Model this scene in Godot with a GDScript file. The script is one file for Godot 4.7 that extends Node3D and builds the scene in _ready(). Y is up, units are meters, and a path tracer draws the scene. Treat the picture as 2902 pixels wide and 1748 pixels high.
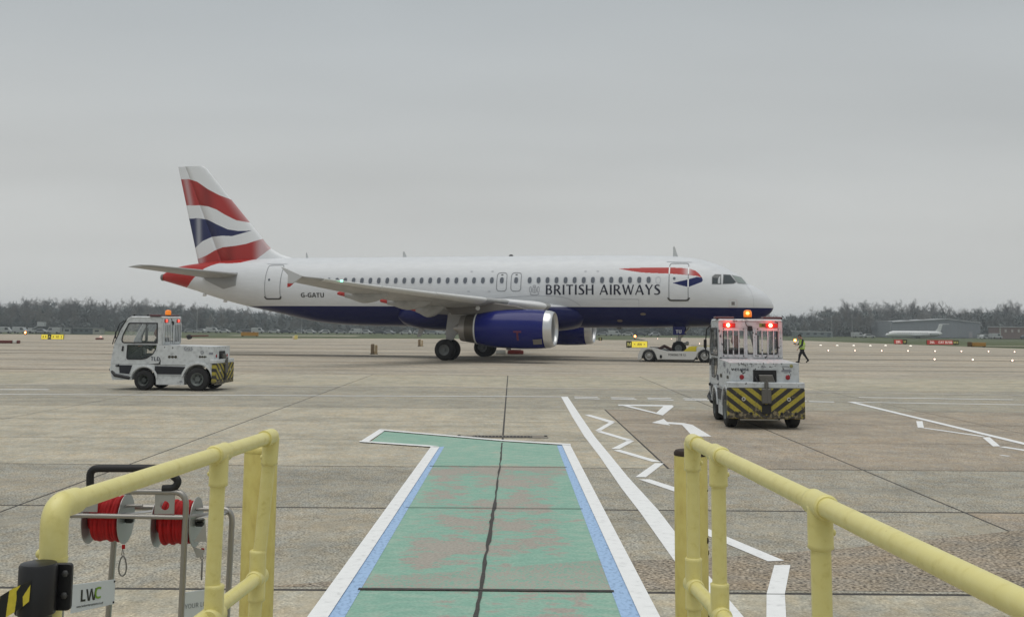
extends Node3D
# Airliner on tow across an airport apron, seen from the end of a railed walkway ramp on an overcast winter day.

class Mesher:
	# Collects triangles; faces are given counter-clockwise as seen from outside.
	var st := SurfaceTool.new()
	var T := Transform3D.IDENTITY
	var g := 1
	var col := Color.WHITE
	var uv_rect := Rect2()
	var uv_b := 2
	var n := 0

	func _init() -> void:
		st.begin(Mesh.PRIMITIVE_TRIANGLES)

	func v(p: Vector3, grp: int) -> void:
		st.set_smooth_group(grp)
		st.set_color(col)
		var q := T * p
		st.set_uv((Vector2(q.x, q[uv_b]) - uv_rect.position) / uv_rect.size if uv_rect.size.x != 0.0 else Vector2(p.x, p.y))
		st.add_vertex(q)

	func tri(a: Vector3, b: Vector3, c: Vector3, grp := -1) -> void:
		v(a, grp); v(c, grp); v(b, grp)
		n += 1

	func quad(a: Vector3, b: Vector3, c: Vector3, d: Vector3, grp := -1) -> void:
		tri(a, b, c, grp)
		tri(a, c, d, grp)

	func box(c: Vector3, s: Vector3, bev := 0.0, rot := Basis.IDENTITY) -> void:
		var h := s * 0.5
		if bev <= 0.0:
			var p: Array[Vector3] = []
			for k in 8:
				p.append(c + rot * Vector3(h.x if k & 1 else -h.x, h.y if k & 2 else -h.y, h.z if k & 4 else -h.z))
			quad(p[4], p[5], p[7], p[6]); quad(p[1], p[0], p[2], p[3])
			quad(p[5], p[1], p[3], p[7]); quad(p[0], p[4], p[6], p[2])
			quad(p[6], p[7], p[3], p[2]); quad(p[0], p[1], p[5], p[4])
			return
		bev = minf(bev, minf(h.x, minf(h.y, h.z)) * 0.9)
		var e := [Vector3.RIGHT, Vector3.UP, Vector3.BACK]
		var at := func(sg: Vector3, axis: int) -> Vector3:
			var q := Vector3((h.x - bev) * sg.x, (h.y - bev) * sg.y, (h.z - bev) * sg.z)
			q[axis] = h[axis] * sg[axis]
			return c + rot * q
		for ax in 3:
			var u := (ax + 1) % 3
			var w := (ax + 2) % 3
			for sgn: float in [-1.0, 1.0]:
				var q: Array[Vector3] = []
				for k: Vector2 in [Vector2(-1, -1), Vector2(1, -1), Vector2(1, 1), Vector2(-1, 1)]:
					var sg := Vector3.ZERO
					sg[ax] = sgn; sg[u] = k.x; sg[w] = k.y
					q.append(at.call(sg, ax))
				if sgn > 0: quad(q[0], q[1], q[2], q[3])
				else: quad(q[3], q[2], q[1], q[0])
			# edges along ax
			for k: Vector2 in [Vector2(-1, -1), Vector2(1, -1), Vector2(1, 1), Vector2(-1, 1)]:
				var s0 := Vector3.ZERO
				s0[ax] = -1; s0[u] = k.x; s0[w] = k.y
				var s1 := s0
				s1[ax] = 1
				var a: Vector3 = at.call(s0, u)
				var b: Vector3 = at.call(s1, u)
				var c2: Vector3 = at.call(s1, w)
				var d: Vector3 = at.call(s0, w)
				if k.x * k.y > 0: quad(d, c2, b, a)
				else: quad(a, b, c2, d)
		for k in 8:
			var sg := Vector3(1 if k & 1 else -1, 1 if k & 2 else -1, 1 if k & 4 else -1)
			var a: Vector3 = at.call(sg, 0)
			var b: Vector3 = at.call(sg, 1)
			var d: Vector3 = at.call(sg, 2)
			if sg.x * sg.y * sg.z > 0: tri(a, b, d)
			else: tri(a, d, b)

	func ring(c: Vector3, u: Vector3, w: Vector3, r: float, sides: int) -> PackedVector3Array:
		var o := PackedVector3Array()
		for k in sides:
			var t := TAU * k / sides
			o.append(c + u * (cos(t) * r) + w * (sin(t) * r))
		return o

	# rings counter-clockwise as seen from the end they grow towards
	func loft(rings: Array, caps := true, closed := false, crease := -2.0) -> void:
		g += 1
		var m: int = rings[0].size()
		var last := rings.size() if closed else rings.size() - 1
		for i in last:
			var a: PackedVector3Array = rings[i]
			var b: PackedVector3Array = rings[(i + 1) % rings.size()]
			if crease > -2.0 and i > 0:
				var p: PackedVector3Array = rings[i - 1]
				var d0 := (a[0] - p[0]).normalized()
				var d1 := (b[0] - a[0]).normalized()
				if d0.dot(d1) < crease:
					g += 1
			for k in m:
				var l := (k + 1) % m
				quad(a[k], a[l], b[l], b[k], g)
		if caps and not closed:
			g += 1
			fan(rings[0], true, g)
			g += 1
			fan(rings[-1], false, g)

	func fan(r: PackedVector3Array, flip: bool, grp: int) -> void:
		var c := Vector3.ZERO
		for p in r: c += p
		c /= r.size()
		for k in r.size():
			var l := (k + 1) % r.size()
			if flip: tri(c, r[l], r[k], grp)
			else: tri(c, r[k], r[l], grp)

	func tube(pts: Array, rad: Variant, sides := 10, caps := true, closed := false) -> void:
		var rings: Array = []
		var up := Vector3.UP
		var cnt := pts.size()
		var u := Vector3.ZERO
		for i in cnt:
			var a: Vector3 = pts[(i - 1 + cnt) % cnt] if closed else pts[maxi(i - 1, 0)]
			var b: Vector3 = pts[(i + 1) % cnt] if closed else pts[mini(i + 1, cnt - 1)]
			var d := (b - a).normalized()
			if u == Vector3.ZERO:
				u = d.cross(up if absf(d.y) < 0.95 else Vector3.RIGHT).normalized()
			else:
				u = (u - d * u.dot(d)).normalized()
			var w := d.cross(u).normalized()
			var r: float = rad[i] if rad is Array else rad
			rings.append(ring(pts[i], u, w, r, sides))
		loft(rings, caps, closed)

	# profile of (radius, height) about the y axis of xf, heights growing
	func lathe(prof: Array, xf := Transform3D.IDENTITY, sides := 20, caps := true, crease := 0.75, from := 0.0, sweep := TAU) -> void:
		var full := sweep > 6.28
		var m := sides if full else sides + 1
		g += 1
		for i in prof.size() - 1:
			var a: Vector2 = prof[i]
			var b: Vector2 = prof[i + 1]
			if i > 0 and (a - prof[i - 1]).normalized().dot((b - a).normalized()) < crease:
				g += 1
			for k in sides:
				var t0 := from + sweep * k / sides
				var t1 := from + sweep * ((k + 1) % m if full else k + 1) / sides
				var e0 := Vector3(cos(t0), 0, -sin(t0))
				var e1 := Vector3(cos(t1), 0, -sin(t1))
				var p0 := xf * (e0 * a.x + Vector3.UP * a.y)
				var p1 := xf * (e1 * a.x + Vector3.UP * a.y)
				var q0 := xf * (e0 * b.x + Vector3.UP * b.y)
				var q1 := xf * (e1 * b.x + Vector3.UP * b.y)
				if a.x > 1e-5: tri(p0, p1, q1 if b.x > 1e-5 else q0, g)
				if b.x > 1e-5: tri(p0, q1, q0, g)
		if caps and full:
			for e in 2:
				var c: Vector2 = prof[0] if e == 0 else prof[-1]
				if c.x > 1e-4:
					var r := PackedVector3Array()
					for k in sides:
						var t := TAU * k / sides
						r.append(xf * Vector3(cos(t) * c.x, c.y, -sin(t) * c.x))
					g += 1
					fan(r, e == 0, g)

	# polygon in the xy plane of xf, from z = 0 to z = depth, edges chamfered by bev
	func prism(poly: PackedVector2Array, xf: Transform3D, depth: float, bev := 0.0) -> void:
		if Geometry2D.is_polygon_clockwise(poly):
			poly = poly.duplicate()
			poly.reverse()
		var m := poly.size()
		var inner := inset(poly, bev) if bev > 0.0 else poly
		var idx := Geometry2D.triangulate_polygon(inner)
		if idx.is_empty() and bev > 0.0:
			prism(poly, xf, depth, 0.0)
			return
		for k in range(0, idx.size(), 3):
			var a := inner[idx[k]]; var b := inner[idx[k + 1]]; var c := inner[idx[k + 2]]
			if (b - a).cross(c - a) < 0:
				var s := b; b = c; c = s
			tri(xf * Vector3(a.x, a.y, depth), xf * Vector3(b.x, b.y, depth), xf * Vector3(c.x, c.y, depth))
			tri(xf * Vector3(a.x, a.y, 0), xf * Vector3(c.x, c.y, 0), xf * Vector3(b.x, b.y, 0))
		for k in m:
			var l := (k + 1) % m
			var a := poly[k]; var b := poly[l]
			var ia := inner[k]; var ib := inner[l]
			quad(xf * Vector3(a.x, a.y, bev), xf * Vector3(b.x, b.y, bev), xf * Vector3(b.x, b.y, depth - bev), xf * Vector3(a.x, a.y, depth - bev))
			if bev > 0.0:
				quad(xf * Vector3(a.x, a.y, depth - bev), xf * Vector3(b.x, b.y, depth - bev), xf * Vector3(ib.x, ib.y, depth), xf * Vector3(ia.x, ia.y, depth))
				quad(xf * Vector3(ia.x, ia.y, 0), xf * Vector3(ib.x, ib.y, 0), xf * Vector3(b.x, b.y, bev), xf * Vector3(a.x, a.y, bev))

	static func inset(poly: PackedVector2Array, d: float) -> PackedVector2Array:
		var o := PackedVector2Array()
		var m := poly.size()
		for k in m:
			var p := poly[k]
			var e0 := (p - poly[(k - 1 + m) % m]).normalized()
			var e1 := (poly[(k + 1) % m] - p).normalized()
			var n0 := Vector2(-e0.y, e0.x)
			var n1 := Vector2(-e1.y, e1.x)
			var b := (n0 + n1)
			var dn := maxf(1.0 + n0.dot(n1), 0.35)
			o.append(p + b * (d / dn))
		return o

	# band between a polygon and its inset
	func frame(poly: PackedVector2Array, xf: Transform3D, width: float, depth: float) -> void:
		if Geometry2D.is_polygon_clockwise(poly):
			poly = poly.duplicate()
			poly.reverse()
		var inn := inset(poly, width)
		var m := poly.size()
		for k in m:
			var l := (k + 1) % m
			var q := [poly[k], poly[l], inn[l], inn[k]]
			var f: Array[Vector3] = []
			var b: Array[Vector3] = []
			for p: Vector2 in q:
				f.append(xf * Vector3(p.x, p.y, depth))
				b.append(xf * Vector3(p.x, p.y, 0))
			quad(f[0], f[1], f[2], f[3])
			quad(b[3], b[2], b[1], b[0])
			quad(b[0], b[1], f[1], f[0])
			quad(b[2], b[3], f[3], f[2])

	func ball(c: Vector3, r: Vector3, seg := 12, lats := 8) -> void:
		var prof: Array = []
		for k in lats + 1:
			var t := -PI / 2 + PI * k / lats
			prof.append(Vector2(maxf(cos(t), 0.0), sin(t)))
		lathe(prof, Transform3D(Basis.from_scale(r), c), seg, false, -2.0)

	func done() -> ArrayMesh:
		st.generate_normals()
		st.index()
		return st.commit()

var mats := {}
var rng := RandomNumberGenerator.new()
var taken := {}

func lin(r: float, g: float, b: float, a := 1.0) -> Color:
	var c := Color(r, g, b).linear_to_srgb()
	c.a = a
	return c

func mat(key: String, c := Color.WHITE, rough := 0.7, metal := 0.0) -> StandardMaterial3D:
	if mats.has(key):
		return mats[key]
	var m := StandardMaterial3D.new()
	m.resource_name = key
	m.albedo_color = c
	m.roughness = rough
	m.metallic = metal
	mats[key] = m
	return m

func numbered(parent: Node, called: String) -> String:
	var k := str(parent.get_instance_id()) + called
	var c: int = taken.get(k, 0)
	taken[k] = c + 1
	return called if c == 0 else "%s_%03d" % [called, c]

func put(parent: Node, called: String, mesh: Mesh, m: Material, at := Transform3D.IDENTITY) -> MeshInstance3D:
	var o := MeshInstance3D.new()
	o.name = numbered(parent, called)
	o.mesh = mesh
	o.material_override = null
	for k in mesh.get_surface_count():
		o.set_surface_override_material(k, m)
	o.transform = at
	parent.add_child(o, true)
	return o

func part(parent: Node, called: String, b: Mesher, m: Material) -> MeshInstance3D:
	return put(parent, called, b.done(), m)

func tag(o: Node, label: String, category: String, group := "", kind := "") -> Node:
	if label: o.set_meta("label", label)
	if category: o.set_meta("category", category)
	if group: o.set_meta("group", group)
	if kind: o.set_meta("kind", kind)
	return o

func thing(called: String, label: String, category: String, at := Vector3.ZERO, turn := 0.0, group := "") -> Node3D:
	var o := Node3D.new()
	o.name = numbered(self, called)
	add_child(o, true)
	o.position = at
	o.rotation.y = turn
	tag(o, label, category, group)
	return o

func structure(called: String) -> Node3D:
	var o := Node3D.new()
	o.name = numbered(self, called)
	add_child(o, true)
	o.set_meta("kind", "structure")
	return o

func again(src: Node3D, label: String, at: Vector3, turn := 0.0, group := "", scl := Vector3.ONE) -> Node3D:
	var stem: String = str(src.name)
	if stem.length() > 4 and stem[-4] == "_" and stem.right(3).is_valid_int():
		stem = stem.left(-4)
	var o: Node3D = src.duplicate()
	o.name = numbered(self, stem)
	add_child(o, true)
	o.position = at
	o.rotation = Vector3(0, turn, 0)
	o.scale = scl
	o.set_meta("label", label)
	if group: o.set_meta("group", group)
	return o

func ramp(stops: Array) -> Gradient:
	var gr := Gradient.new()
	var off := PackedFloat32Array()
	var cs := PackedColorArray()
	for s: Array in stops:
		off.append(s[0]); cs.append(s[1])
	gr.offsets = off
	gr.colors = cs
	return gr

func noise(freq: float, oct := 4, sd := 1, kind := FastNoiseLite.TYPE_SIMPLEX_SMOOTH) -> FastNoiseLite:
	var f := FastNoiseLite.new()
	f.noise_type = kind
	f.frequency = freq
	f.seed = sd
	f.fractal_octaves = oct
	if oct <= 1: f.fractal_type = FastNoiseLite.FRACTAL_NONE
	return f

# seamless grey noise from 0 to 1
func grain(size: int, freq: float, oct: int, sd: int) -> Image:
	var im := noise(freq, oct, sd).get_seamless_image(size, size, false, false, 0.15, true)
	im.convert(Image.FORMAT_L8)
	return im

func tex(im: Image) -> ImageTexture:
	return ImageTexture.create_from_image(im)

func noise_tex(size: int, freq: float, oct: int, sd: int, stops: Array, as_normal := false, bump := 4.0) -> NoiseTexture2D:
	var t := NoiseTexture2D.new()
	t.width = size
	t.height = size
	t.seamless = true
	t.generate_mipmaps = false
	t.noise = noise(freq, oct, sd)
	if as_normal:
		t.as_normal_map = true
		t.bump_strength = bump
	else:
		t.color_ramp = ramp(stops)
	return t

func grey(x: float) -> Color:
	return Color(x, x, x)

func v2(a: Array) -> PackedVector2Array:
	var o := PackedVector2Array()
	for k in range(0, a.size(), 2):
		o.append(Vector2(a[k], a[k + 1]))
	return o

func arc2(c: Vector2, r: float, a0: float, a1: float, n: int) -> PackedVector2Array:
	var o := PackedVector2Array()
	for k in n + 1:
		var t := deg_to_rad(lerpf(a0, a1, float(k) / n))
		o.append(c + Vector2(cos(t), sin(t)) * r)
	return o

# a polygon with its corners rounded
func rounded(poly: PackedVector2Array, r: float, n := 4) -> PackedVector2Array:
	var o := PackedVector2Array()
	var m := poly.size()
	for k in m:
		var p := poly[k]
		var a := poly[(k - 1 + m) % m] - p
		var b := poly[(k + 1) % m] - p
		var d := minf(r, minf(a.length(), b.length()) * 0.45)
		var p0 := p + a.normalized() * d
		var p1 := p + b.normalized() * d
		for i in n + 1:
			var t := float(i) / n
			o.append(p0.lerp(p, t).lerp(p.lerp(p1, t), t))
	return o

# a flat sheet on the ground, polygon in (x, z), top at y
func sheet(parent: Node, called: String, poly: PackedVector2Array, y: float, m: Material, flat_uv := Rect2()) -> MeshInstance3D:
	var b := Mesher.new()
	if flat_uv.size.x > 0:
		b.uv_rect = flat_uv
	var idx := Geometry2D.triangulate_polygon(poly)
	for k in range(0, idx.size(), 3):
		var p := poly[idx[k]]; var q := poly[idx[k + 1]]; var r := poly[idx[k + 2]]
		if (q - p).cross(r - p) > 0:
			var s := q; q = r; r = s
		b.tri(Vector3(p.x, y, p.y), Vector3(q.x, y, q.y), Vector3(r.x, y, r.y))
	return part(parent, called, b, m)

# lettering as a flat mesh, centred, caps about h high
func letters(s: String, h: float, font := "Droid Sans", weight := 400, stretch := 1.0, depth := 0.004) -> Array:
	var f := SystemFont.new()
	f.font_names = PackedStringArray([font])
	f.font_weight = weight
	var t := TextMesh.new()
	t.text = s
	t.font = f
	t.font_size = 64
	t.pixel_size = h / 64.0 / 0.714
	t.depth = depth / 1.0
	t.curve_step = 1.5
	return [t, Transform3D(Basis.from_scale(Vector3(stretch, 1, 1)), Vector3.ZERO)]

func lettering(parent: Node, called: String, s: String, h: float, m: Material, at: Transform3D, font := "Droid Sans", weight := 400, stretch := 1.0, depth := 0.004) -> MeshInstance3D:
	var l := letters(s, h, font, weight, stretch, depth)
	return put(parent, called, l[0], m, at * l[1])

func _ready() -> void:
	rng.seed = 7
	# camera
	var cam := Camera3D.new()
	cam.name = "camera"
	# the lens looks a little upwards; the frame is the lower part of its picture
	cam.position = Vector3(0, 2.05, 0.2)
	cam.basis = Basis(Vector3.BACK, deg_to_rad(0.43)) * Basis(Vector3.RIGHT, deg_to_rad(6.0))
	cam.projection = Camera3D.PROJECTION_FRUSTUM
	cam.near = 0.05
	cam.size = cam.near * 0.57401
	cam.frustum_offset = Vector2(0, -cam.near * 0.091214)
	cam.far = 4000.0
	add_child(cam)
	# sky: a high overcast sheet, computed
	var env := Environment.new()
	var sky := Sky.new()
	var pano := PanoramaSkyMaterial.new()
	pano.panorama = tex(overcast())
	sky.sky_material = pano
	env.sky = sky
	env.background_mode = Environment.BG_SKY
	env.background_energy_multiplier = 1.0
	env.tonemap_mode = Environment.TONE_MAPPER_LINEAR
	env.tonemap_exposure = 1.0
	env.sdfgi_enabled = true
	env.ssao_enabled = true
	env.ssil_enabled = true
	env.fog_enabled = true
	env.fog_density = 0.00042
	env.fog_light_color = Color(0.80, 0.83, 0.86)
	var we := WorldEnvironment.new()
	we.name = "world"
	we.environment = env
	add_child(we)
	# the sun, spread out by the cloud
	var sun := DirectionalLight3D.new()
	sun.name = "sun"
	sun.light_energy = 0.5
	sun.light_color = Color(1.0, 0.98, 0.95)
	sun.light_angular_distance = 60.0
	sun.shadow_enabled = true
	sun.rotation_degrees = Vector3(-80, -25, 0)
	add_child(sun)
	make_materials()
	ground()
	markings()
	backdrop()
	airliner()
	vehicles()
	airfield_things()
	foreground()

func overcast() -> Image:
	var w := 1024
	var h := 512
	var im := Image.create(w, h, false, Image.FORMAT_RGBF)
	var n1 := noise(0.55, 5, 3)
	var n2 := noise(0.22, 3, 9)
	var low := Vector3(0.560, 0.572, 0.562)
	var high := Vector3(0.455, 0.485, 0.500)
	for y in h:
		var el := PI / 2 - PI * (y + 0.5) / h
		for x in w:
			var az := TAU * (x + 0.5) / w
			var d := Vector3(cos(el) * sin(az), sin(el), cos(el) * cos(az))
			var c := low
			if el > 0.0:
				var k := 1.0 / (d.y + 0.13)
				var p := Vector2(d.x, d.z) * k
				var a := n1.get_noise_3d(p.x * 0.5, p.y * 1.0, 0.0)
				var b := n2.get_noise_3d(p.x * 0.6, p.y * 1.0, 5.0)
				var t := smoothstep(0.04, 0.33, d.y)
				c = low.lerp(high, clampf(t + b * 0.55 * smoothstep(0.02, 0.2, d.y), 0.0, 1.15))
				c *= 1.0 + (a * 0.14 + b * 0.06) * smoothstep(0.0, 0.12, d.y)
			im.set_pixel(x, y, Color(c.x, c.y, c.z))
	return im

func concrete_tex(sd: int, speck: float, streak: bool) -> ImageTexture:
	var n := 1024
	var a := grain(n, 0.005, 4, sd).get_data()
	var b := grain(n, 0.03, 4, sd + 1).get_data()
	var c := grain(n, 0.11, 3, sd + 2).get_data()
	var w := grain(n, 0.012, 3, sd + 3).get_data()
	var out := PackedByteArray()
	out.resize(n * n * 3)
	for i in n * n:
		var f := (c[i] - 128) / 128.0
		var val := 196.0 + (a[i] - 128) * 0.10 + (b[i] - 128) * 0.14 + f * (30.0 * speck + 12.0)
		if f > 0.40: val += (f - 0.40) * 200.0 * speck
		if f < -0.42: val += (f + 0.42) * 190.0 * speck
		var warm := (w[i] - 128) * 0.045
		out[i * 3] = clampi(int(val + warm), 0, 255)
		out[i * 3 + 1] = clampi(int(val), 0, 255)
		out[i * 3 + 2] = clampi(int(val - warm * 1.4), 0, 255)
	return tex(Image.create_from_data(n, n, false, Image.FORMAT_RGB8, out))

func concrete(key: String, c: Color, t: Texture2D, scl: Vector3, off: Vector3, blotch: Texture2D, bump: Texture2D) -> StandardMaterial3D:
	var m := mat(key, c, 0.86)
	m.albedo_texture = t
	m.uv1_triplanar = true
	m.uv1_world_triplanar = true
	m.uv1_scale = scl
	m.uv1_offset = off
	m.normal_enabled = true
	m.normal_texture = bump
	m.normal_scale = 0.7
	m.detail_enabled = true
	m.detail_albedo = blotch
	m.detail_blend_mode = BaseMaterial3D.BLEND_MODE_MUL
	m.detail_uv_layer = BaseMaterial3D.DETAIL_UV_2
	m.uv2_triplanar = true
	m.uv2_world_triplanar = true
	m.uv2_scale = Vector3(0.035, 0.05, 0.09)
	m.uv2_offset = off * 0.37
	m.metallic_specular = 0.35
	return m

func make_materials() -> void:
	var agg := concrete_tex(11, 1.0, false)
	var fine := concrete_tex(31, 0.35, false)
	var blotch := noise_tex(512, 0.012, 5, 71, [[0.0, grey(0.88)], [0.35, grey(0.955)], [0.55, grey(1.0)], [0.8, Color(1.0, 0.985, 0.965)], [1.0, Color(0.94, 0.925, 0.91)]])
	var bump := noise_tex(512, 0.22, 3, 17, [], true, 3.0)
	var s := Vector3(0.30, 0.30, 0.24)
	concrete("slab_tan", lin(0.83, 0.765, 0.60), fine, s, Vector3(0, 0, 0), blotch, bump)
	concrete("slab_sand", lin(0.86, 0.79, 0.63), fine, s, Vector3(0.31, 0, 0.7), blotch, bump)
	concrete("slab_grey", lin(0.69, 0.645, 0.53), agg, s, Vector3(0.13, 0, 0.21), blotch, bump)
	concrete("slab_cool", lin(0.66, 0.62, 0.515), agg, s, Vector3(0.53, 0, 0.81), blotch, bump)
	concrete("slab_brown", lin(0.70, 0.61, 0.49), agg, s, Vector3(0.77, 0, 0.44), blotch, bump)
	concrete("slab_rough", lin(0.545, 0.47, 0.37), concrete_tex(57, 1.9, false), Vector3(0.22, 0.22, 0.2), Vector3(0.2, 0, 0.1), blotch, bump)
	var far := concrete("apron_far", lin(0.80, 0.715, 0.58), fine, Vector3(0.03, 0.1, 0.11), Vector3(0.4, 0, 0.2), blotch, bump)
	far.uv2_scale = Vector3(0.006, 0.02, 0.045)
	var tar := mat("tar", lin(0.062, 0.057, 0.052), 0.8)
	tar.albedo_texture = noise_tex(256, 0.05, 3, 5, [[0.0, grey(0.75)], [1.0, grey(1.0)]])
	tar.uv1_triplanar = true
	tar.uv1_world_triplanar = true
	var wp := mat("white_paint", lin(0.86, 0.87, 0.87), 0.6)
	wp.albedo_texture = noise_tex(512, 0.03, 5, 41, [[0.0, grey(0.86)], [0.3, grey(0.97)], [1.0, grey(1.0)]])
	wp.uv1_triplanar = true
	wp.uv1_world_triplanar = true
	wp.uv1_scale = Vector3(0.5, 0.5, 0.5)
	var op := mat("worn_white_paint", lin(0.66, 0.62, 0.57), 0.7)
	op.albedo_texture = noise_tex(512, 0.04, 5, 43, [[0.0, grey(0.62)], [0.45, grey(0.92)], [1.0, grey(1.0)]])
	op.uv1_triplanar = true
	op.uv1_world_triplanar = true
	op.uv1_scale = Vector3(0.12, 0.5, 0.7)
	var gr := mat("grass", lin(0.105, 0.125, 0.055), 0.95)
	gr.albedo_texture = noise_tex(512, 0.02, 5, 61, [[0.0, Color(0.68, 0.72, 0.66)], [0.5, Color(0.88, 0.9, 0.82)], [1.0, Color(1.0, 0.97, 0.9)]])
	gr.uv1_triplanar = true
	gr.uv1_world_triplanar = true
	gr.uv1_scale = Vector3(0.012, 0.05, 0.04)
	mat("dark", lin(0.012, 0.012, 0.013), 0.7)
	mat("black_rubber", lin(0.018, 0.018, 0.019), 0.85)
	mat("black_plastic", lin(0.014, 0.014, 0.016), 0.45)
	mat("steel", lin(0.36, 0.345, 0.32), 0.38, 0.85)
	mat("dull_steel", lin(0.22, 0.215, 0.205), 0.5, 0.6)
	var cg := mat("clear_glass", Color(0.75, 0.82, 0.82, 0.12), 0.03)
	cg.transparency = BaseMaterial3D.TRANSPARENCY_ALPHA

# height of the land: level apron, the infield falling away gently beyond it
func land(z: float) -> float:
	return -2.2 * clampf((-z - 155.0) / 175.0, 0.0, 1.0)

func ground() -> void:
	# land to the horizon
	var o := structure("ground")
	var b := Mesher.new()
	var zs := [60.0, -60.0, -155.0, -200.0, -260.0, -330.0, -700.0, -2600.0]
	for i in zs.size() - 1:
		var z0: float = zs[i]
		var z1: float = zs[i + 1]
		b.quad(Vector3(-1800, land(z0) - 0.15, z0), Vector3(1800, land(z0) - 0.15, z0), Vector3(1800, land(z1) - 0.15, z1), Vector3(-1800, land(z1) - 0.15, z1), 1)
	part(o, "grass", b, mats.grass).set_meta("kind", "structure")
	# the apron: concrete bays near the camera, one continuous surface beyond
	var ap := structure("apron")
	var xs: Array[float] = []
	for i in 17: xs.append(-41.6 + 5.15 * i)
	xs[6] = -10.55; xs[7] = -5.48; xs[8] = -0.15; xs[9] = 5.05; xs[10] = 9.93
	var zr := [0.2, -4.7, -8.33, -12.02, -15.5, -19.0, -22.6, -26.1, -30.15, -34.6, -38.6, -42.6]
	var box_cache := {}
	for i in xs.size() - 1:
		for k in zr.size() - 1:
			var x0 := xs[i]
			var x1 := xs[i + 1]
			var z0: float = zr[k]
			var z1: float = zr[k + 1]
			if absf(x0 + x1) * 0.5 > 0.5 * -z1 + 7.0: continue
			var tone := "slab_tan"
			var right := x0 > 1.0
			match k:
				0, 1: tone = "slab_brown" if right else "slab_tan"
				2: tone = "slab_brown" if right else "slab_grey"
				3: tone = "slab_cool"
				4, 5: tone = "slab_brown" if right else "slab_sand"
				6: tone = "slab_brown" if right else "slab_sand"
				7: tone = "slab_grey"
				8: tone = "slab_cool" if (i + k) % 3 else "slab_grey"
				_: tone = "slab_tan" if (i * 3 + k) % 4 else "slab_sand"
			var cuts := [[x0, x1]]
			if i == 9 and k in [4, 5, 6]: cuts = []
			if i == 8 and k in [4, 5, 6]:
				cuts = [[x0, 2.26]]
				var h := Mesher.new()
				slab(h, 2.26, xs[10] if false else x1, z0, z1, k)
				part(ap, "slab", h, mats.slab_brown)
			elif i == 9 and k in [4, 5, 6]:
				cuts = [[x0, x1]]
			for c: Array in cuts:
				var h := Mesher.new()
				slab(h, c[0], c[1], z0, z1, k)
				part(ap, "slab", h, mats[tone])
	# the sealant in the joints, just under the slabs' faces
	var f := Mesher.new()
	f.quad(Vector3(-45, -0.004, 1), Vector3(45, -0.004, 1), Vector3(45, -0.004, -42.7), Vector3(-45, -0.004, -42.7))
	part(ap, "joint_sealant", f, mats.tar)
	sheet(ap, "far_bays", v2([-160, -42.62, 160, -42.62, 160, -70, 49, -103, 40, -147, 36, -148, 35, -170, 19, -170, 17.5, -141, 13.5, -140.5, 0.5, -143.5, -28, -134.5, -40.6, -128.5, -48, -152, -160, -154]), 0.0, mats.apron_far)
	sheet(ap, "side_bays", v2([-160, 1, -41, 1, -41, -42.6, -160, -42.6]), -0.012, mats.slab_tan)
	sheet(ap, "side_bays", v2([41, 1, 160, 1, 160, -42.6, 41, -42.6]), -0.012, mats.slab_tan)
	# a later repair with coarse stone showing
	sheet(ap, "rough_patch", v2([-1.9, -8.42, 6.2, -8.42, 6.2, -12.0, 5.1, -10.95, 3.05, -10.0, 1.9, -9.62, 0.55, -9.32, -0.6, -8.92]), 0.0015, mats.slab_rough)
	# pale strips of taxiway across the infield
	sheet(ap, "far_taxiway", v2([47, -121, 60, -118, 120, -112, 120, -116, 60, -122]), -0.06, mats.slab_sand)
	sheet(ap, "far_taxiway", v2([-44, -166, -25, -172, -25, -180, -44, -172]), -0.16, mats.slab_sand)

func slab(h: Mesher, x0: float, x1: float, z0: float, z1: float, k: int) -> void:
	var gx := 0.017
	var gz := 0.036 if k < 4 else 0.026
	var y := rng.randf_range(-0.0008, 0.0008)
	h.box(Vector3((x0 + x1) * 0.5, y - 0.06, (z0 + z1) * 0.5), Vector3(x1 - x0 - gx * 2, 0.12, z0 - z1 - gz * 2), 0.003)

func line(parent: Node, called: String, a: Vector2, b: Vector2, w: float, y: float, m: Material) -> void:
	var d := (b - a).normalized()
	var n := Vector2(-d.y, d.x) * w * 0.5
	sheet(parent, called, PackedVector2Array([a - n, b - n, b + n, a + n]), y, m)

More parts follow.
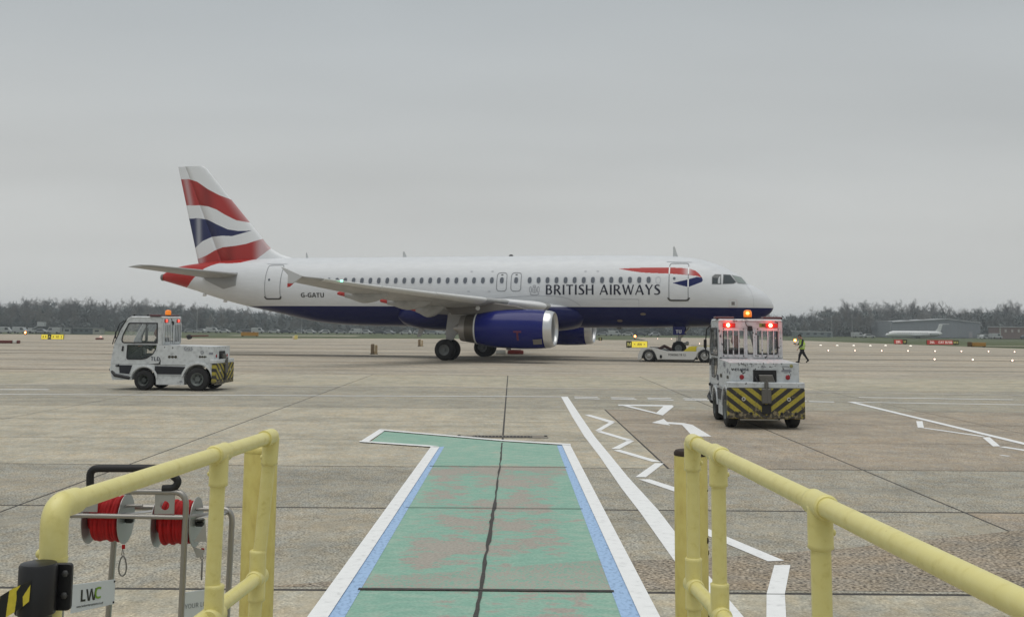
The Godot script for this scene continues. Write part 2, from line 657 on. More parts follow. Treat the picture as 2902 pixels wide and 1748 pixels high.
func markings() -> void:
	var o := structure("road_markings")
	var wt: Material = mats.white_paint
	var worn: Material = mats.worn_white_paint
	# the walkway: worn green paint, blue edge, white border
	var area := Rect2(-2.5, -20.6, 3.6, 16.2)
	var gm := mat("green_walkway", Color.WHITE, 0.75)
	gm.albedo_texture = tex(walkway_paint(area))
	sheet(o, "green_walkway", v2([-2.40, -20.42, -0.14, -18.82, 0.86, -18.30, 0.79, -4.5, -1.15, -4.5, -1.19, -17.95, -2.42, -18.60]), 0.004, gm, area)
	var bm := mat("blue_edge_paint", lin(0.36, 0.53, 0.78), 0.7)
	bm.albedo_texture = noise_tex(512, 0.05, 5, 29, [[0.0, Color(0.62, 0.6, 0.6)], [0.22, Color(0.86, 0.87, 0.88)], [0.5, grey(0.97)], [1.0, grey(1.0)]])
	bm.uv1_triplanar = true
	bm.uv1_world_triplanar = true
	bm.uv1_scale = Vector3(0.8, 0.8, 0.5)
	sheet(o, "blue_edge", v2([-1.195, -17.93, -1.11, -17.98, -1.165, -4.5, -1.295, -4.5]), 0.0065, bm)
	sheet(o, "blue_edge", v2([0.775, -18.26, 0.862, -18.31, 0.935, -4.5, 0.785, -4.5]), 0.0065, bm)
	# sealant showing black through the walkway paint
	var tar: Material = mats.tar
	var run := [Vector2(-0.24, -4.5), Vector2(-0.235, -7.6), Vector2(-0.215, -9.6), Vector2(-0.185, -12.0), Vector2(-0.16, -15.5), Vector2(-0.152, -18.86)]
	var left := PackedVector2Array()
	var right := PackedVector2Array()
	for i in run.size() - 1:
		for k in 12:
			var p: Vector2 = (run[i] as Vector2).lerp(run[i + 1], k / 12.0)
			var w := (0.019 if p.y > -12.5 else 0.012) * rng.randf_range(0.55, 1.25)
			var j := rng.randf_range(-0.006, 0.006)
			left.append(p + Vector2(-w + j, 0))
			right.append(p + Vector2(w + j, 0))
	right.reverse()
	left.append_array(right)
	sheet(o, "joint", left, 0.010, tar)
	var cross := 0
	for z: float in [-8.33, -12.02, -15.5]:
		line(o, "joint", Vector2(-1.17, z), Vector2(0.80, z + 0.01), [0.055, 0.022, 0.034][cross], 0.0125, tar)
		cross += 1
	# border
	line(o, "white_border", Vector2(-1.255, -17.85), Vector2(-1.36, -4.5), 0.145, 0.015, wt)
	line(o, "white_border", Vector2(0.932, -18.33), Vector2(1.0, -4.5), 0.140, 0.015, wt)
	sheet(o, "white_border", v2([-2.62, -18.68, -1.19, -17.96, -1.33, -17.84, -2.60, -18.50]), 0.0175, wt)
	sheet(o, "white_border", v2([-2.60, -18.55, -2.53, -20.70, -2.39, -20.62, -2.45, -18.6]), 0.0150, wt)
	sheet(o, "white_border", v2([-2.53, -20.72, -0.14, -18.98, 1.01, -18.42, 1.01, -18.22, -0.14, -18.80, -2.45, -20.46]), 0.0195, wt)
	# broad white edge line of the service road
	sheet(o, "broad_line", v2([1.40, -30.5, 1.35, -23.8, 1.34, -19.8, 1.38, -16.8, 1.39, -13.6, 1.42, -11.8, 1.43, -9.7, 1.47, -4.5, 1.70, -4.5, 1.63, -9.0, 1.64, -12.0, 1.58, -14.6, 1.56, -17.0, 1.53, -19.8, 1.55, -23.7, 1.59, -30.55]), 0.005, wt)
	# zigzag
	for z: Array in [[1.66, -24.41, 1.78, -24.55, 2.20, -22.80, 2.05, -22.59], [2.05, -22.64, 2.18, -22.68, 1.74, -20.90, 1.62, -20.89], [1.62, -20.75, 1.74, -20.83, 2.17, -19.20, 2.04, -19.14],
			[2.05, -19.10, 2.18, -19.10, 1.79, -17.84, 1.65, -17.83], [1.67, -17.65, 1.79, -17.73, 2.26, -16.22, 2.12, -16.21], [2.14, -16.05, 2.27, -16.04, 1.82, -14.57, 1.68, -14.58],
			[1.70, -14.37, 1.85, -14.38, 2.33, -12.93, 2.15, -12.92], [2.16, -12.86, 2.32, -12.86, 1.87, -11.32, 1.73, -11.31], [1.74, -11.21, 1.90, -11.27, 2.40, -9.47, 2.25, -9.44],
			[2.27, -9.29, 2.41, -9.30, 2.11, -8.30, 1.97, -8.30], [1.965, -8.28, 2.105, -8.28, 1.80, -7.0, 1.66, -7.0],
			[8.81, -23.50, 8.95, -23.51, 8.41, -22.01, 8.28, -22.00], [8.33, -21.96, 8.44, -21.98, 8.94, -20.36, 8.83, -20.30], [8.79, -20.15, 8.95, -20.21, 8.46, -18.68, 8.32, -18.65],
			[8.39, -18.60, 8.52, -18.64, 8.99, -17.0, 8.86, -16.96]]:
		sheet(o, "zigzag_bar", v2(z), 0.005, wt)
	# give-way triangle, arrow
	line(o, "triangle_bar", Vector2(2.72, -27.5), Vector2(4.10, -27.42), 0.42, 0.005, wt)
	sheet(o, "triangle_bar", v2([3.83, -27.2, 4.10, -27.2, 3.43, -24.45, 3.32, -24.9]), 0.0075, wt)
	sheet(o, "triangle_bar", v2([2.72, -27.65, 2.95, -27.25, 3.36, -25.3, 3.42, -24.43]), 0.0100, wt)
	sheet(o, "painted_arrow", v2([2.95, -22.66, 3.33, -23.60, 3.30, -22.86, 3.62, -22.63, 3.73, -22.24, 3.70, -19.94, 3.35, -19.95, 3.51, -22.18, 3.26, -22.44, 3.25, -22.05]), 0.005, wt)
	# road edge lines along the apron
	line(o, "edge_line", Vector2(-45, -33.6), Vector2(-1.7, -34.7), 0.17, 0.005, worn)
	line(o, "edge_line", Vector2(-1.7, -34.7), Vector2(6.2, -34.1), 0.19, 0.005, worn)
	line(o, "edge_line", Vector2(6.2, -34.1), Vector2(40, -29.2), 0.17, 0.005, worn)
	line(o, "edge_line", Vector2(-45, -29.0), Vector2(-14, -29.74), 0.17, 0.005, wt)
	line(o, "edge_line", Vector2(-14, -29.74), Vector2(1.45, -30.47), 0.17, 0.0075, wt)
	line(o, "edge_line", Vector2(9.11, -29.27), Vector2(13.61, -28.72), 0.15, 0.005, wt)
	line(o, "edge_line", Vector2(13.61, -28.72), Vector2(40, -25.5), 0.15, 0.005, wt)
	line(o, "edge_line", Vector2(10.04, -31.22), Vector2(14.26, -30.70), 0.17, 0.005, wt)
	line(o, "edge_line", Vector2(-30, -30.4), Vector2(-13.7, -31.95), 0.22, 0.005, wt)
	for d: Array in [[1.77, -30.51, 2.43, -30.40], [1.75, -29.92, 2.43, -29.74], [2.79, -30.32, 3.44, -30.20], [2.76, -29.80, 3.43, -29.63], [3.80, -30.20, 4.45, -30.08], [3.75, -29.65, 4.42, -29.46],
			[4.79, -30.10, 5.43, -29.96], [4.75, -29.59, 5.42, -29.42], [5.8, -29.98, 6.4, -29.86], [6.8, -29.8, 7.4, -29.66], [7.45, -29.52, 8.02, -29.35], [8.08, -29.31, 8.73, -29.21]]:
		line(o, "dash", Vector2(d[0], d[1]), Vector2(d[2], d[3]), 0.21, 0.0065, wt)
	line(o, "diagonal_line", Vector2(9.2, -29.3), Vector2(9.06, -18.9), 0.165, 0.0085, wt)
	line(o, "diagonal_line", Vector2(9.06, -18.9), Vector2(9.0, -12.0), 0.165, 0.0085, wt)
	line(o, "paint_scrap", Vector2(7.89, -17.42), Vector2(7.95, -17.25), 0.07, 0.005, wt)
	# long faint tyre marks and stained strips on the far apron
	var dk := concrete("stained_concrete", lin(0.56, 0.50, 0.42), mats.slab_grey.albedo_texture, Vector3(0.05, 0.1, 0.2), Vector3(0.6, 0, 0.4), mats.slab_grey.detail_albedo, mats.slab_grey.normal_texture)
	var pale := concrete("pale_concrete", lin(0.92, 0.84, 0.70), mats.slab_tan.albedo_texture, Vector3(0.05, 0.1, 0.2), Vector3(0.2, 0, 0.4), mats.slab_grey.detail_albedo, mats.slab_grey.normal_texture)
	var strips := [[-90, 90, -55.8, 1.1, true], [-70, 60, -51.2, 0.5, false], [-12, 60, -60.8, 1.4, false], [-60, 10, -73, 2.2, true], [8, 70, -78, 3.0, true], [-70, 80, -92, 1.6, false],
		[-60, -5, -98, 3.5, true], [-50, 50, -110, 2.0, true], [-20, 42, -121, 2.2, false], [14, 40, -50.2, 0.25, true], [20, 48, -46.5, 0.3, true], [-40, -12, -45.0, 0.4, true], [-60, 60, -66.2, 0.9, true], [-60, 55, -83.5, 0.8, true]]
	var ly := 0.003
	for s: Array in strips:
		var poly := PackedVector2Array()
		var x0: float = s[0]
		var x1: float = s[1]
		var top: PackedVector2Array = []
		for k in 25:
			var x := lerpf(x0, x1, k / 24.0)
			var hw: float = s[3] * 0.5 * sin(PI * clampf(k / 24.0, 0.02, 0.98)) * rng.randf_range(0.55, 1.1)
			var zc: float = s[2] + x * 0.012
			poly.append(Vector2(x, zc - hw))
			top.append(Vector2(x, zc + hw))
		top.reverse()
		poly.append_array(top)
		sheet(o, "tyre_stain" if s[4] else "bleached_strip", poly, ly, dk if s[4] else pale)
		ly += 0.0012

# flaking paint: green where it holds, the concrete showing through where it is worn off
func walkway_paint(r: Rect2) -> Image:
	var w := 480
	var h := 1700
	var out := PackedByteArray()
	out.resize(w * h * 3)
	var big := noise(1.0, 4, 5)
	var mid := noise(1.0, 4, 8)
	var fin := noise(1.0, 2, 12)
	for y in h:
		var z := r.position.y + r.size.y * (y + 0.5) / h
		for x in w:
			var px := r.position.x + r.size.x * (x + 0.5) / w
			var wear := 0.0
			if z < -15.6: wear = -0.42 + 0.25 * smoothstep(-17.0, -15.6, z) + (0.35 if z > -18.4 and z < -18.0 and px < -0.9 else 0.0)
			elif z < -14.6: wear = 0.22
			elif z < -12.0: wear = 0.03
			elif z < -9.6: wear = -0.01 + 0.10 * smoothstep(-0.9, -0.3, px) - 0.2 * smoothstep(0.2, 0.8, px)
			elif z < -8.3: wear = 0.02
			else: wear = -0.12
			wear -= 0.25 * smoothstep(0.45, 0.85, px) + 0.28 * smoothstep(-0.85, -1.2, px)
			var a := big.get_noise_2d(px * 1.1, z * 0.75)
			var b := mid.get_noise_2d(px * 3.6, z * 7.5)
			var c := fin.get_noise_2d(px * 26.0, z * 34.0)
			var t := wear - 0.05 + a * 0.55 + b * 0.42 + c * 0.20
			# a wedge where only the tops of the stones have lost their paint
			var edge := -8.92 - (px + 0.6) * 0.38
			if z > edge and z < -8.3 and px > -1.3: t = c * 0.75 + b * 0.35 + 0.02
			var bare := smoothstep(-0.015, 0.035, t)
			var g := 1.0 + c * 0.20 + b * 0.14 + a * 0.08
			var fade := clampf(0.16 + b * 0.5 + a * 0.25, 0.0, 0.5)
			var paint := Vector3(0.235, 0.425, 0.335).lerp(Vector3(0.37, 0.40, 0.335), fade) * g
			var stone := Vector3(0.335, 0.31, 0.268) * (1.0 + c * 0.28 + a * 0.1)
			if z < -15.5: stone = Vector3(0.46, 0.41, 0.33) * (1.0 + c * 0.15)
			var q := paint.lerp(stone, bare)
			# paint sits proud of the stone: a thin grimy rim round each flake
			q *= 1.0 - 0.22 * (1.0 - absf(bare * 2.0 - 1.0))
			var cs := Color(q.x, q.y, q.z).linear_to_srgb()
			var i := (y * w + x) * 3
			out[i] = clampi(int(cs.r * 255.0), 0, 255)
			out[i + 1] = clampi(int(cs.g * 255.0), 0, 255)
			out[i + 2] = clampi(int(cs.b * 255.0), 0, 255)
	return Image.create_from_data(w, h, false, Image.FORMAT_RGB8, out)

func limb(b: Mesher, a: Vector3, d: Vector3, len: float, r0: float, r1: float, bend: Vector3) -> Vector3:
	var u := d.cross(Vector3(0.31, 0.9, 0.2)).normalized()
	var w := d.cross(u).normalized()
	var mid := a + d * len * 0.5 + bend * len * 0.12
	var end := a + d * len
	var p := [a, mid, end]
	var r := [r0, (r0 + r1) * 0.5, r1]
	b.g += 1
	for i in 2:
		for k in 3:
			var t0 := TAU * k / 3
			var t1 := TAU * (k + 1) / 3
			var e0: Vector3 = u * cos(t0) + w * sin(t0)
			var e1: Vector3 = u * cos(t1) + w * sin(t1)
			b.quad(p[i] + e0 * r[i], p[i] + e1 * r[i], p[i + 1] + e1 * r[i + 1], p[i + 1] + e0 * r[i + 1], b.g)
	return end

func grow(b: Mesher, a: Vector3, d: Vector3, len: float, r: float, depth: int, rg: RandomNumberGenerator, up: float) -> void:
	var bend := Vector3(rg.randf_range(-1, 1), rg.randf_range(-0.3, 1), rg.randf_range(-1, 1))
	var end := limb(b, a, d, len, r, r * 0.45, bend)
	if depth <= 0: return
	var kids := [0, 4, 5, 6, 6][depth] as int
	for k in kids:
		var t := lerpf(0.3, 1.0, (k + rg.randf()) / kids)
		var side := Vector3(rg.randf_range(-1, 1), rg.randf_range(-0.5, 0.6), rg.randf_range(-1, 1)).normalized()
		var nd := (d * 0.75 + side * 0.85 + Vector3.UP * up).normalized()
		grow(b, a.lerp(end, t), nd, len * rg.randf_range(0.42, 0.66), maxf(r * 0.5, 0.022), depth - 1, rg, up)

func bare_tree(called: String, label: String, h: float, sd: int, spread: float, bark: Material, twig: Material, group: String) -> Node3D:
	var rg := RandomNumberGenerator.new()
	rg.seed = sd
	var o := thing(called, label, "tree", Vector3.ZERO, 0.0, group)
	var tk := Mesher.new()
	var top := Vector3(rg.randf_range(-0.4, 0.4), h * 0.72, rg.randf_range(-0.4, 0.4))
	tk.tube([Vector3(0, -0.3, 0), Vector3(0, h * 0.2, 0.1), top * 0.6, top], [0.30, 0.22, 0.15, 0.05], 6)
	part(o, "trunk", tk, bark)
	var c := Mesher.new()
	var n := 11
	for k in n:
		var t := lerpf(0.22, 1.0, (k + rg.randf() * 0.6) / n)
		var ang := k * 2.4 + rg.randf() * 0.8
		var out := spread * (1.15 - t * 0.75)
		var d := Vector3(cos(ang) * out, 0.75 + t * 0.5, sin(ang) * out).normalized()
		grow(c, Vector3(0, h * 0.72 * t, 0), d, h * rg.randf_range(0.26, 0.36) * (1.1 - 0.35 * t), 0.10, 3, rg, 0.22)
	part(o, "crown", c, twig)
	return o

# treetop line of the far wood: pixel-free, as height above the land along x at 440 m
func wood_height(x: float) -> float:
	var xs := [-260.0, -206.0, -196.0, -178.0, -160.0, -148.0, -140.0, -126.0, -120.0, -112.0, -96.0, -86.0, -66.0, -50.0, 0.0, 60.0, 100.0, 112.0, 121.0, 130.0, 150.0, 170.0, 182.0, 190.0, 204.0, 215.0, 260.0]
	var hs := [13.0, 13.2, 14.2, 13.6, 12.0, 12.6, 12.4, 11.2, 11.4, 10.2, 8.8, 9.2, 9.2, 9.0, 8.5, 8.5, 8.6, 8.6, 9.8, 13.6, 14.2, 14.4, 11.6, 13.0, 14.4, 12.6, 12.8]
	for i in xs.size() - 1:
		if x < xs[i + 1]:
			return lerpf(hs[i], hs[i + 1], clampf((x - xs[i]) / (xs[i + 1] - xs[i]), 0, 1))
	return 13.0

func backdrop() -> void:
	var rg := RandomNumberGenerator.new()
	rg.seed = 21
	var bark := mat("bark", lin(0.15, 0.155, 0.15), 0.95)
	var twig := mat("twigs", lin(0.185, 0.19, 0.185), 0.95)
	var twig2 := mat("twigs_brown", lin(0.20, 0.195, 0.18), 0.95)
	var pale := mat("twigs_pale", lin(0.26, 0.255, 0.24), 0.95)
	var kinds: Array[Node3D] = []
	var lab := ["bare grey-brown winter tree in the far wood", "bare spreading winter tree in the far wood", "bare narrow winter tree in the far wood", "bare pale-twigged winter tree in the far wood"]
	for k in 8:
		kinds.append(bare_tree("bare_tree", lab[[0, 1, 0, 2, 1, 0, 3, 2][k]], 12.0, 100 + k, [0.9, 1.25, 0.95, 0.6, 1.3, 1.0, 0.95, 0.65][k], bark, [twig, twig2, twig, twig, twig2, twig2, pale, twig][k], "bare trees of the far wood"))
	var used := {}
	var placed := 0
	for row in 3:
		var x := -235.0 + row * 1.7
		while x < 235.0:
			var z: float = [-428.0, -446.0, -466.0][row] + rg.randf_range(-5, 5)
			var step := rg.randf_range(4.2, 6.4)
			var hid := x > -48.0 and x < 88.0
			if hid: step *= 1.8
			var f: float = wood_height(x * 440.0 / -z) / 12.0 * -z / 440.0 * ([0.74, 0.90, 0.98][row] + rg.randf_range(-0.14, 0.05))
			var k := rg.randi() % 8
			var at := Vector3(x, land(z) - 0.1, z)
			var s := Vector3(f * rg.randf_range(0.85, 1.2), f, f * rg.randf_range(0.85, 1.2))
			if not used.has(k):
				used[k] = true
				kinds[k].position = at
				kinds[k].scale = s
			else:
				again(kinds[k], kinds[k].get_meta("label"), at, rg.randf() * TAU, "", s)
			placed += 1
			x += step
	# thicket under and behind the trees
	var clump := Mesher.new()
	for k in 90:
		var p := Vector3(rg.randf_range(-1, 1), rg.randf_range(0, 1.5), rg.randf_range(-1, 1))
		var d := Vector3(rg.randf_range(-1, 1), rg.randf_range(0.1, 1.4), rg.randf_range(-1, 1)).normalized()
		var w := d.cross(Vector3(rg.randf_range(-1, 1), rg.randf_range(-1, 1), 1)).normalized() * rg.randf_range(0.03, 0.10)
		clump.quad(p - w, p + w, p + d * 0.75 + w * 0.3, p + d * 0.75 - w * 0.3)
	var cm := mat("thicket", lin(0.165, 0.185, 0.182), 0.95)
	var mm := MultiMesh.new()
	mm.transform_format = MultiMesh.TRANSFORM_3D
	mm.mesh = clump.done()
	mm.mesh.surface_set_material(0, cm)
	mm.instance_count = 3400
	for i in 3400:
		var z := rg.randf_range(-520, -432)
		var x := rg.randf_range(-290, 290)
		var lift := rg.randf()
		var hgt := wood_height(x * 440.0 / -z) * -z / 440.0 * 0.60
		var s := rg.randf_range(1.1, 2.2)
		mm.set_instance_transform(i, Transform3D(Basis(Vector3.UP, rg.randf() * TAU).scaled(Vector3(s * 1.4, s, s * 1.4)), Vector3(x, land(z) - 0.5 + lift * lift * hgt, z)))
	var mi := MultiMeshInstance3D.new()
	mi.name = "woodland_thicket"
	mi.multimesh = mm
	add_child(mi)
	tag(mi, "dense leafless thicket filling the far wood", "woodland", "", "stuff")
	far_buildings()
	far_jet()
	far_vehicles(rg)

func shed(called: String, label: String, x0: float, x1: float, h: float, z: float, depth: float, wall: Material, roof: Material, windows: int, win: Material, door: bool) -> Node3D:
	var o := thing(called, label, "building", Vector3((x0 + x1) * 0.5, land(z), z - depth * 0.5))
	var w := x1 - x0
	var b := Mesher.new()
	b.box(Vector3(0, h * 0.5, 0), Vector3(w, h, depth), 0.03)
	part(o, "wall", b, wall)
	b = Mesher.new()
	b.box(Vector3(0, h + 0.06, 0), Vector3(w + 0.3, 0.14, depth + 0.3), 0.02)
	part(o, "roof", b, roof)
	for k in windows:
		b = Mesher.new()
		b.box(Vector3(-w * 0.5 + w * (k + 0.5) / windows, h * 0.6, depth * 0.5 + 0.01), Vector3(minf(1.2, w / windows * 0.55), h * 0.32, 0.06), 0.01)
		part(o, "window", b, win)
	if door:
		b = Mesher.new()
		b.box(Vector3(w * 0.38, h * 0.36, depth * 0.5 + 0.012), Vector3(0.9, h * 0.70, 0.06), 0.01)
		part(o, "door", b, mat("shed_door", lin(0.10, 0.12, 0.14), 0.6))
	return o

func far_buildings() -> void:
	var grey_w := mat("cabin_grey", lin(0.30, 0.32, 0.32), 0.7)
	var green_w := mat("cabin_green", lin(0.115, 0.14, 0.14), 0.7)
	var beige := mat("cabin_beige", lin(0.36, 0.37, 0.33), 0.7)
	var roof := mat("felt_roof", lin(0.20, 0.21, 0.21), 0.8)
	var glass := mat("far_glass", lin(0.05, 0.06, 0.07), 0.15)
	shed("cabin", "pale grey block cabin right of the yellow sign", -137.2, -135.0, 1.85, -330, 3.0, grey_w, roof, 1, glass, false)
	shed("cabin", "long dark green flat cabin behind the left apron edge", -134.6, -128.0, 1.75, -331, 3.0, green_w, roof, 4, glass, true)
	shed("cabin", "beige box cabin at the right end of the left cabins", -127.8, -125.3, 1.65, -329, 3.0, beige, roof, 1, glass, false)
	shed("terminal_shed", "low grey-green building with pale roof line right of the walker", 109.0, 122.4, 1.9, -412, 8, mat("shed_green", lin(0.17, 0.20, 0.20), 0.7), mat("pale_roof", lin(0.42, 0.44, 0.45), 0.6), 5, glass, true)
	# hangar with a low gable
	var o := thing("hangar", "large grey metal hangar with low gable behind white jet", "hangar", Vector3(162, land(-410), -424))
	var skin := mat("hangar_cladding", lin(0.25, 0.27, 0.295), 0.55)
	var prof := v2([-16.8, 0, 16.8, 0, 16.8, 5.75, 4.2, 7.05, -16.8, 5.8])
	var b := Mesher.new()
	b.prism(prof, Transform3D(Basis.IDENTITY, Vector3(0, 0, -12)), 24.0)
	part(o, "wall", b, skin)
	b = Mesher.new()
	for s: Array in [[-16.8, 5.8, 4.2, 7.05], [4.2, 7.05, 16.8, 5.75]]:
		b.quad(Vector3(s[0], s[1] + 0.22, 12.4), Vector3(s[2], s[3] + 0.22, 12.4), Vector3(s[2], s[3] + 0.22, -12.2), Vector3(s[0], s[1] + 0.22, -12.2))
		b.quad(Vector3(s[0], s[1] - 0.1, 12.4), Vector3(s[2], s[3] - 0.1, 12.4), Vector3(s[2], s[3] + 0.22, 12.4), Vector3(s[0], s[1] + 0.22, 12.4))
	part(o, "roof", b, mat("hangar_roof", lin(0.40, 0.42, 0.43), 0.5))
	for k in 22:
		b = Mesher.new()
		var x := -16.0 + k * 1.52
		var top := 5.7 + 1.2 * (1.0 - absf(x - 4.2) / 21.0) - 0.6
		b.box(Vector3(x, top * 0.5, 12.03), Vector3(0.10, top, 0.08))
		part(o, "cladding_rib", b, skin)
	b = Mesher.new()
	b.box(Vector3(13.0, 1.2, 12.1), Vector3(1.4, 2.4, 0.1), 0.01)
	part(o, "door", b, mat("hangar_door", lin(0.34, 0.33, 0.35), 0.6))
	# brick building at the right edge
	var z := -395.0
	o = thing("brick_building", "red-brown brick building at the right edge of the airfield", "building", Vector3(186.5, land(z), z - 5))
	b = Mesher.new()
	b.box(Vector3(0, 2.1, 0), Vector3(16, 4.2, 9), 0.02)
	part(o, "wall", b, mat("far_brick", lin(0.20, 0.15, 0.135), 0.85))
	b = Mesher.new()
	b.box(Vector3(0, 4.3, 0), Vector3(16.5, 0.24, 9.5), 0.02)
	part(o, "roof", b, mat("pale_roof"))
	for k in 5:
		b = Mesher.new()
		b.box(Vector3(-5.6 + k * 2.4, 2.9, 4.52), Vector3(0.7, 1.0, 0.08), 0.01)
		part(o, "window", b, mat("lit_pane", lin(0.42, 0.40, 0.37), 0.3))
	b = Mesher.new()
	b.box(Vector3(-7.6, 2.0, 4.53), Vector3(0.5, 3.8, 0.08), 0.01)
	part(o, "corner_panel", b, beige)
	shed("cabin", "white flat-roofed cabin between hangar and brick building", 173.6, 178.2, 1.6, -400, 3.0, mat("white_cabin", lin(0.5, 0.52, 0.53), 0.6), roof, 3, glass, false)
	# slim lighting masts
	var first: Node3D = null
	for p: Array in [[118.0, -398, 7.5, "first thin lighting mast right of the walker"], [125.5, -398, 8.2, "second thin lighting mast right of the walker"], [141.0, -402, 6.8, "thin lighting mast left of the hangar"], [-186.0, -340, 9.0, "thin lighting mast above far left vehicles"], [-111.0, -380, 9.5, "thin lighting mast behind the left tug"], [-76.0, -390, 9.8, "thin lighting mast under the airliner's tail"]]:
		var m: Node3D
		if first == null:
			m = thing("lighting_mast", p[3], "mast", Vector3(p[0], land(p[1]), p[1]), 0.0, "slim lighting masts")
			var k := Mesher.new()
			k.tube([Vector3.ZERO, Vector3(0, 7.5, 0)], [0.09, 0.05], 8)
			part(m, "pole", k, mat("mast_grey", lin(0.36, 0.38, 0.39), 0.5))
			k = Mesher.new()
			k.box(Vector3(0, 7.5, 0.1), Vector3(0.8, 0.12, 0.3), 0.02)
			part(m, "lamp_head", k, mat("mast_grey"))
			first = m
		else:
			again(first, p[3], Vector3(p[0], land(p[1]), p[1]), 0.0, "", Vector3(1, p[2] / 7.5, 1))

func far_jet() -> void:
	var z := -385.0
	var o := thing("parked_jet", "white T-tailed jet parked nose left before the hangar", "aeroplane", Vector3(143.5, land(z), z))
	var wh := mat("jet_white", lin(0.66, 0.68, 0.68), 0.4)
	var dk := mat("jet_grey", lin(0.28, 0.30, 0.30), 0.5)
	var b := Mesher.new()
	var rings: Array = []
	for s: Array in [[-10.3, 1.15, 0.12], [-9.9, 1.2, 0.48], [-9.0, 1.36, 0.85], [-7.6, 1.55, 1.12], [5.0, 1.55, 1.12], [7.5, 1.62, 1.0], [9.2, 1.75, 0.62], [9.95, 1.8, 0.18]]:
		rings.append(b.ring(Vector3(s[0], s[1], 0), Vector3.BACK, Vector3.DOWN, s[2], 16))
	b.loft(rings)
	part(o, "fuselage", b, wh)
	b = Mesher.new()
	b.prism(v2([5.6, 2.4, 7.4, 2.5, 8.3, 3.4, 8.9, 5.0, 10.2, 5.05, 9.3, 2.2, 6.0, 2.2]), Transform3D(Basis.IDENTITY, Vector3(0, 0, -0.12)), 0.24, 0.05)
	part(o, "fin", b, wh)
	b = Mesher.new()
	b.prism(v2([8.6, -3.6, 9.4, -3.6, 10.3, 0, 9.4, 3.6, 8.6, 3.6, 8.5, 0]), Transform3D(Basis(Vector3.RIGHT, Vector3.FORWARD, Vector3.UP), Vector3(1.7, 5.0, 0)), 0.16, 0.04)
	part(o, "tailplane", b, wh)
	for sgn: float in [-1.0, 1.0]:
		b = Mesher.new()
		b.prism(v2([-1.5, 0.9, 1.6, 0.9, 4.6, 9.6, 3.6, 9.6]), Transform3D(Basis(Vector3.RIGHT, Vector3(0, 0.05, sgn).normalized(), Vector3(0, -sgn, 0.05).normalized()), Vector3(0, 0.95, 0)), 0.2, 0.04)
		part(o, "wing", b, dk)
		b = Mesher.new()
		b.lathe([Vector2(0.40, -1.5), Vector2(0.55, -1.2), Vector2(0.52, 0.6), Vector2(0.34, 1.5)], Transform3D(Basis(Vector3(0, 1, 0), Vector3(1, 0, 0), Vector3(0, 0, -1)), Vector3(6.6, 1.5, 1.55 * sgn)), 14)
		part(o, "engine", b, dk)
		b = Mesher.new()
		b.lathe([Vector2(0.32, -0.12), Vector2(0.34, 0), Vector2(0.32, 0.12)], Transform3D(Basis(Vector3.RIGHT, Vector3.BACK, Vector3.DOWN), Vector3(1.2, 0.32, 1.3 * sgn)), 14)
		part(o, "wheel", b, mats.black_rubber)
	b = Mesher.new()
	b.tube([Vector3(-7.4, 0.9, 0), Vector3(-7.4, 0.25, 0)], 0.08, 8)
	part(o, "nose_leg", b, dk)
	for k in 14:
		b = Mesher.new()
		b.ball(Vector3(-6.2 + k * 0.8, 1.95, 1.05), Vector3(0.14, 0.17, 0.06), 8, 4)
		part(o, "window", b, mat("far_glass"))
	b = Mesher.new()
	b.box(Vector3(-9.35, 1.95, 0.0), Vector3(0.5, 0.22, 0.95), 0.05)
	part(o, "cockpit_window", b, mat("far_glass"))

func far_car(paint: Material, label: String, at: Vector3, turn: float, van: bool, group: String) -> Node3D:
	var o := thing("parked_van" if van else "parked_car", label, "van" if van else "car", at, turn, group)
	var b := Mesher.new()
	var side := v2([-2.3, 0.35, 2.3, 0.35, 2.3, 0.9, 1.6, 1.15, 1.1, 1.95, -2.3, 2.0]) if van else v2([-2.1, 0.3, 2.1, 0.3, 2.1, 0.78, 1.2, 0.92, 0.5, 1.42, -1.3, 1.42, -2.0, 0.95])
	b.prism(side, Transform3D(Basis.IDENTITY, Vector3(0, 0, -0.85)), 1.7, 0.06)
	part(o, "body", b, paint)
	for sgn: float in [-1.0, 1.0]:
		b = Mesher.new()
		var w := v2([0.2, 1.15, 1.35, 1.15, 0.95, 1.75, 0.2, 1.78]) if van else v2([-1.35, 0.95, 1.0, 0.95, 0.42, 1.34, -1.15, 1.34])
		b.prism(w, Transform3D(Basis.IDENTITY, Vector3(0, 0, 0.853 * sgn - 0.01)), 0.02)
		part(o, "window", b, mat("far_glass"))
		for x: float in [-1.35, 1.35]:
			b = Mesher.new()
			b.lathe([Vector2(0.24, -0.1), Vector2(0.32, -0.08), Vector2(0.32, 0.08), Vector2(0.24, 0.1)], Transform3D(Basis(Vector3.RIGHT, Vector3.BACK, Vector3.DOWN), Vector3(x, 0.32, 0.8 * sgn)), 12)
			part(o, "wheel", b, mats.black_rubber)
	return o

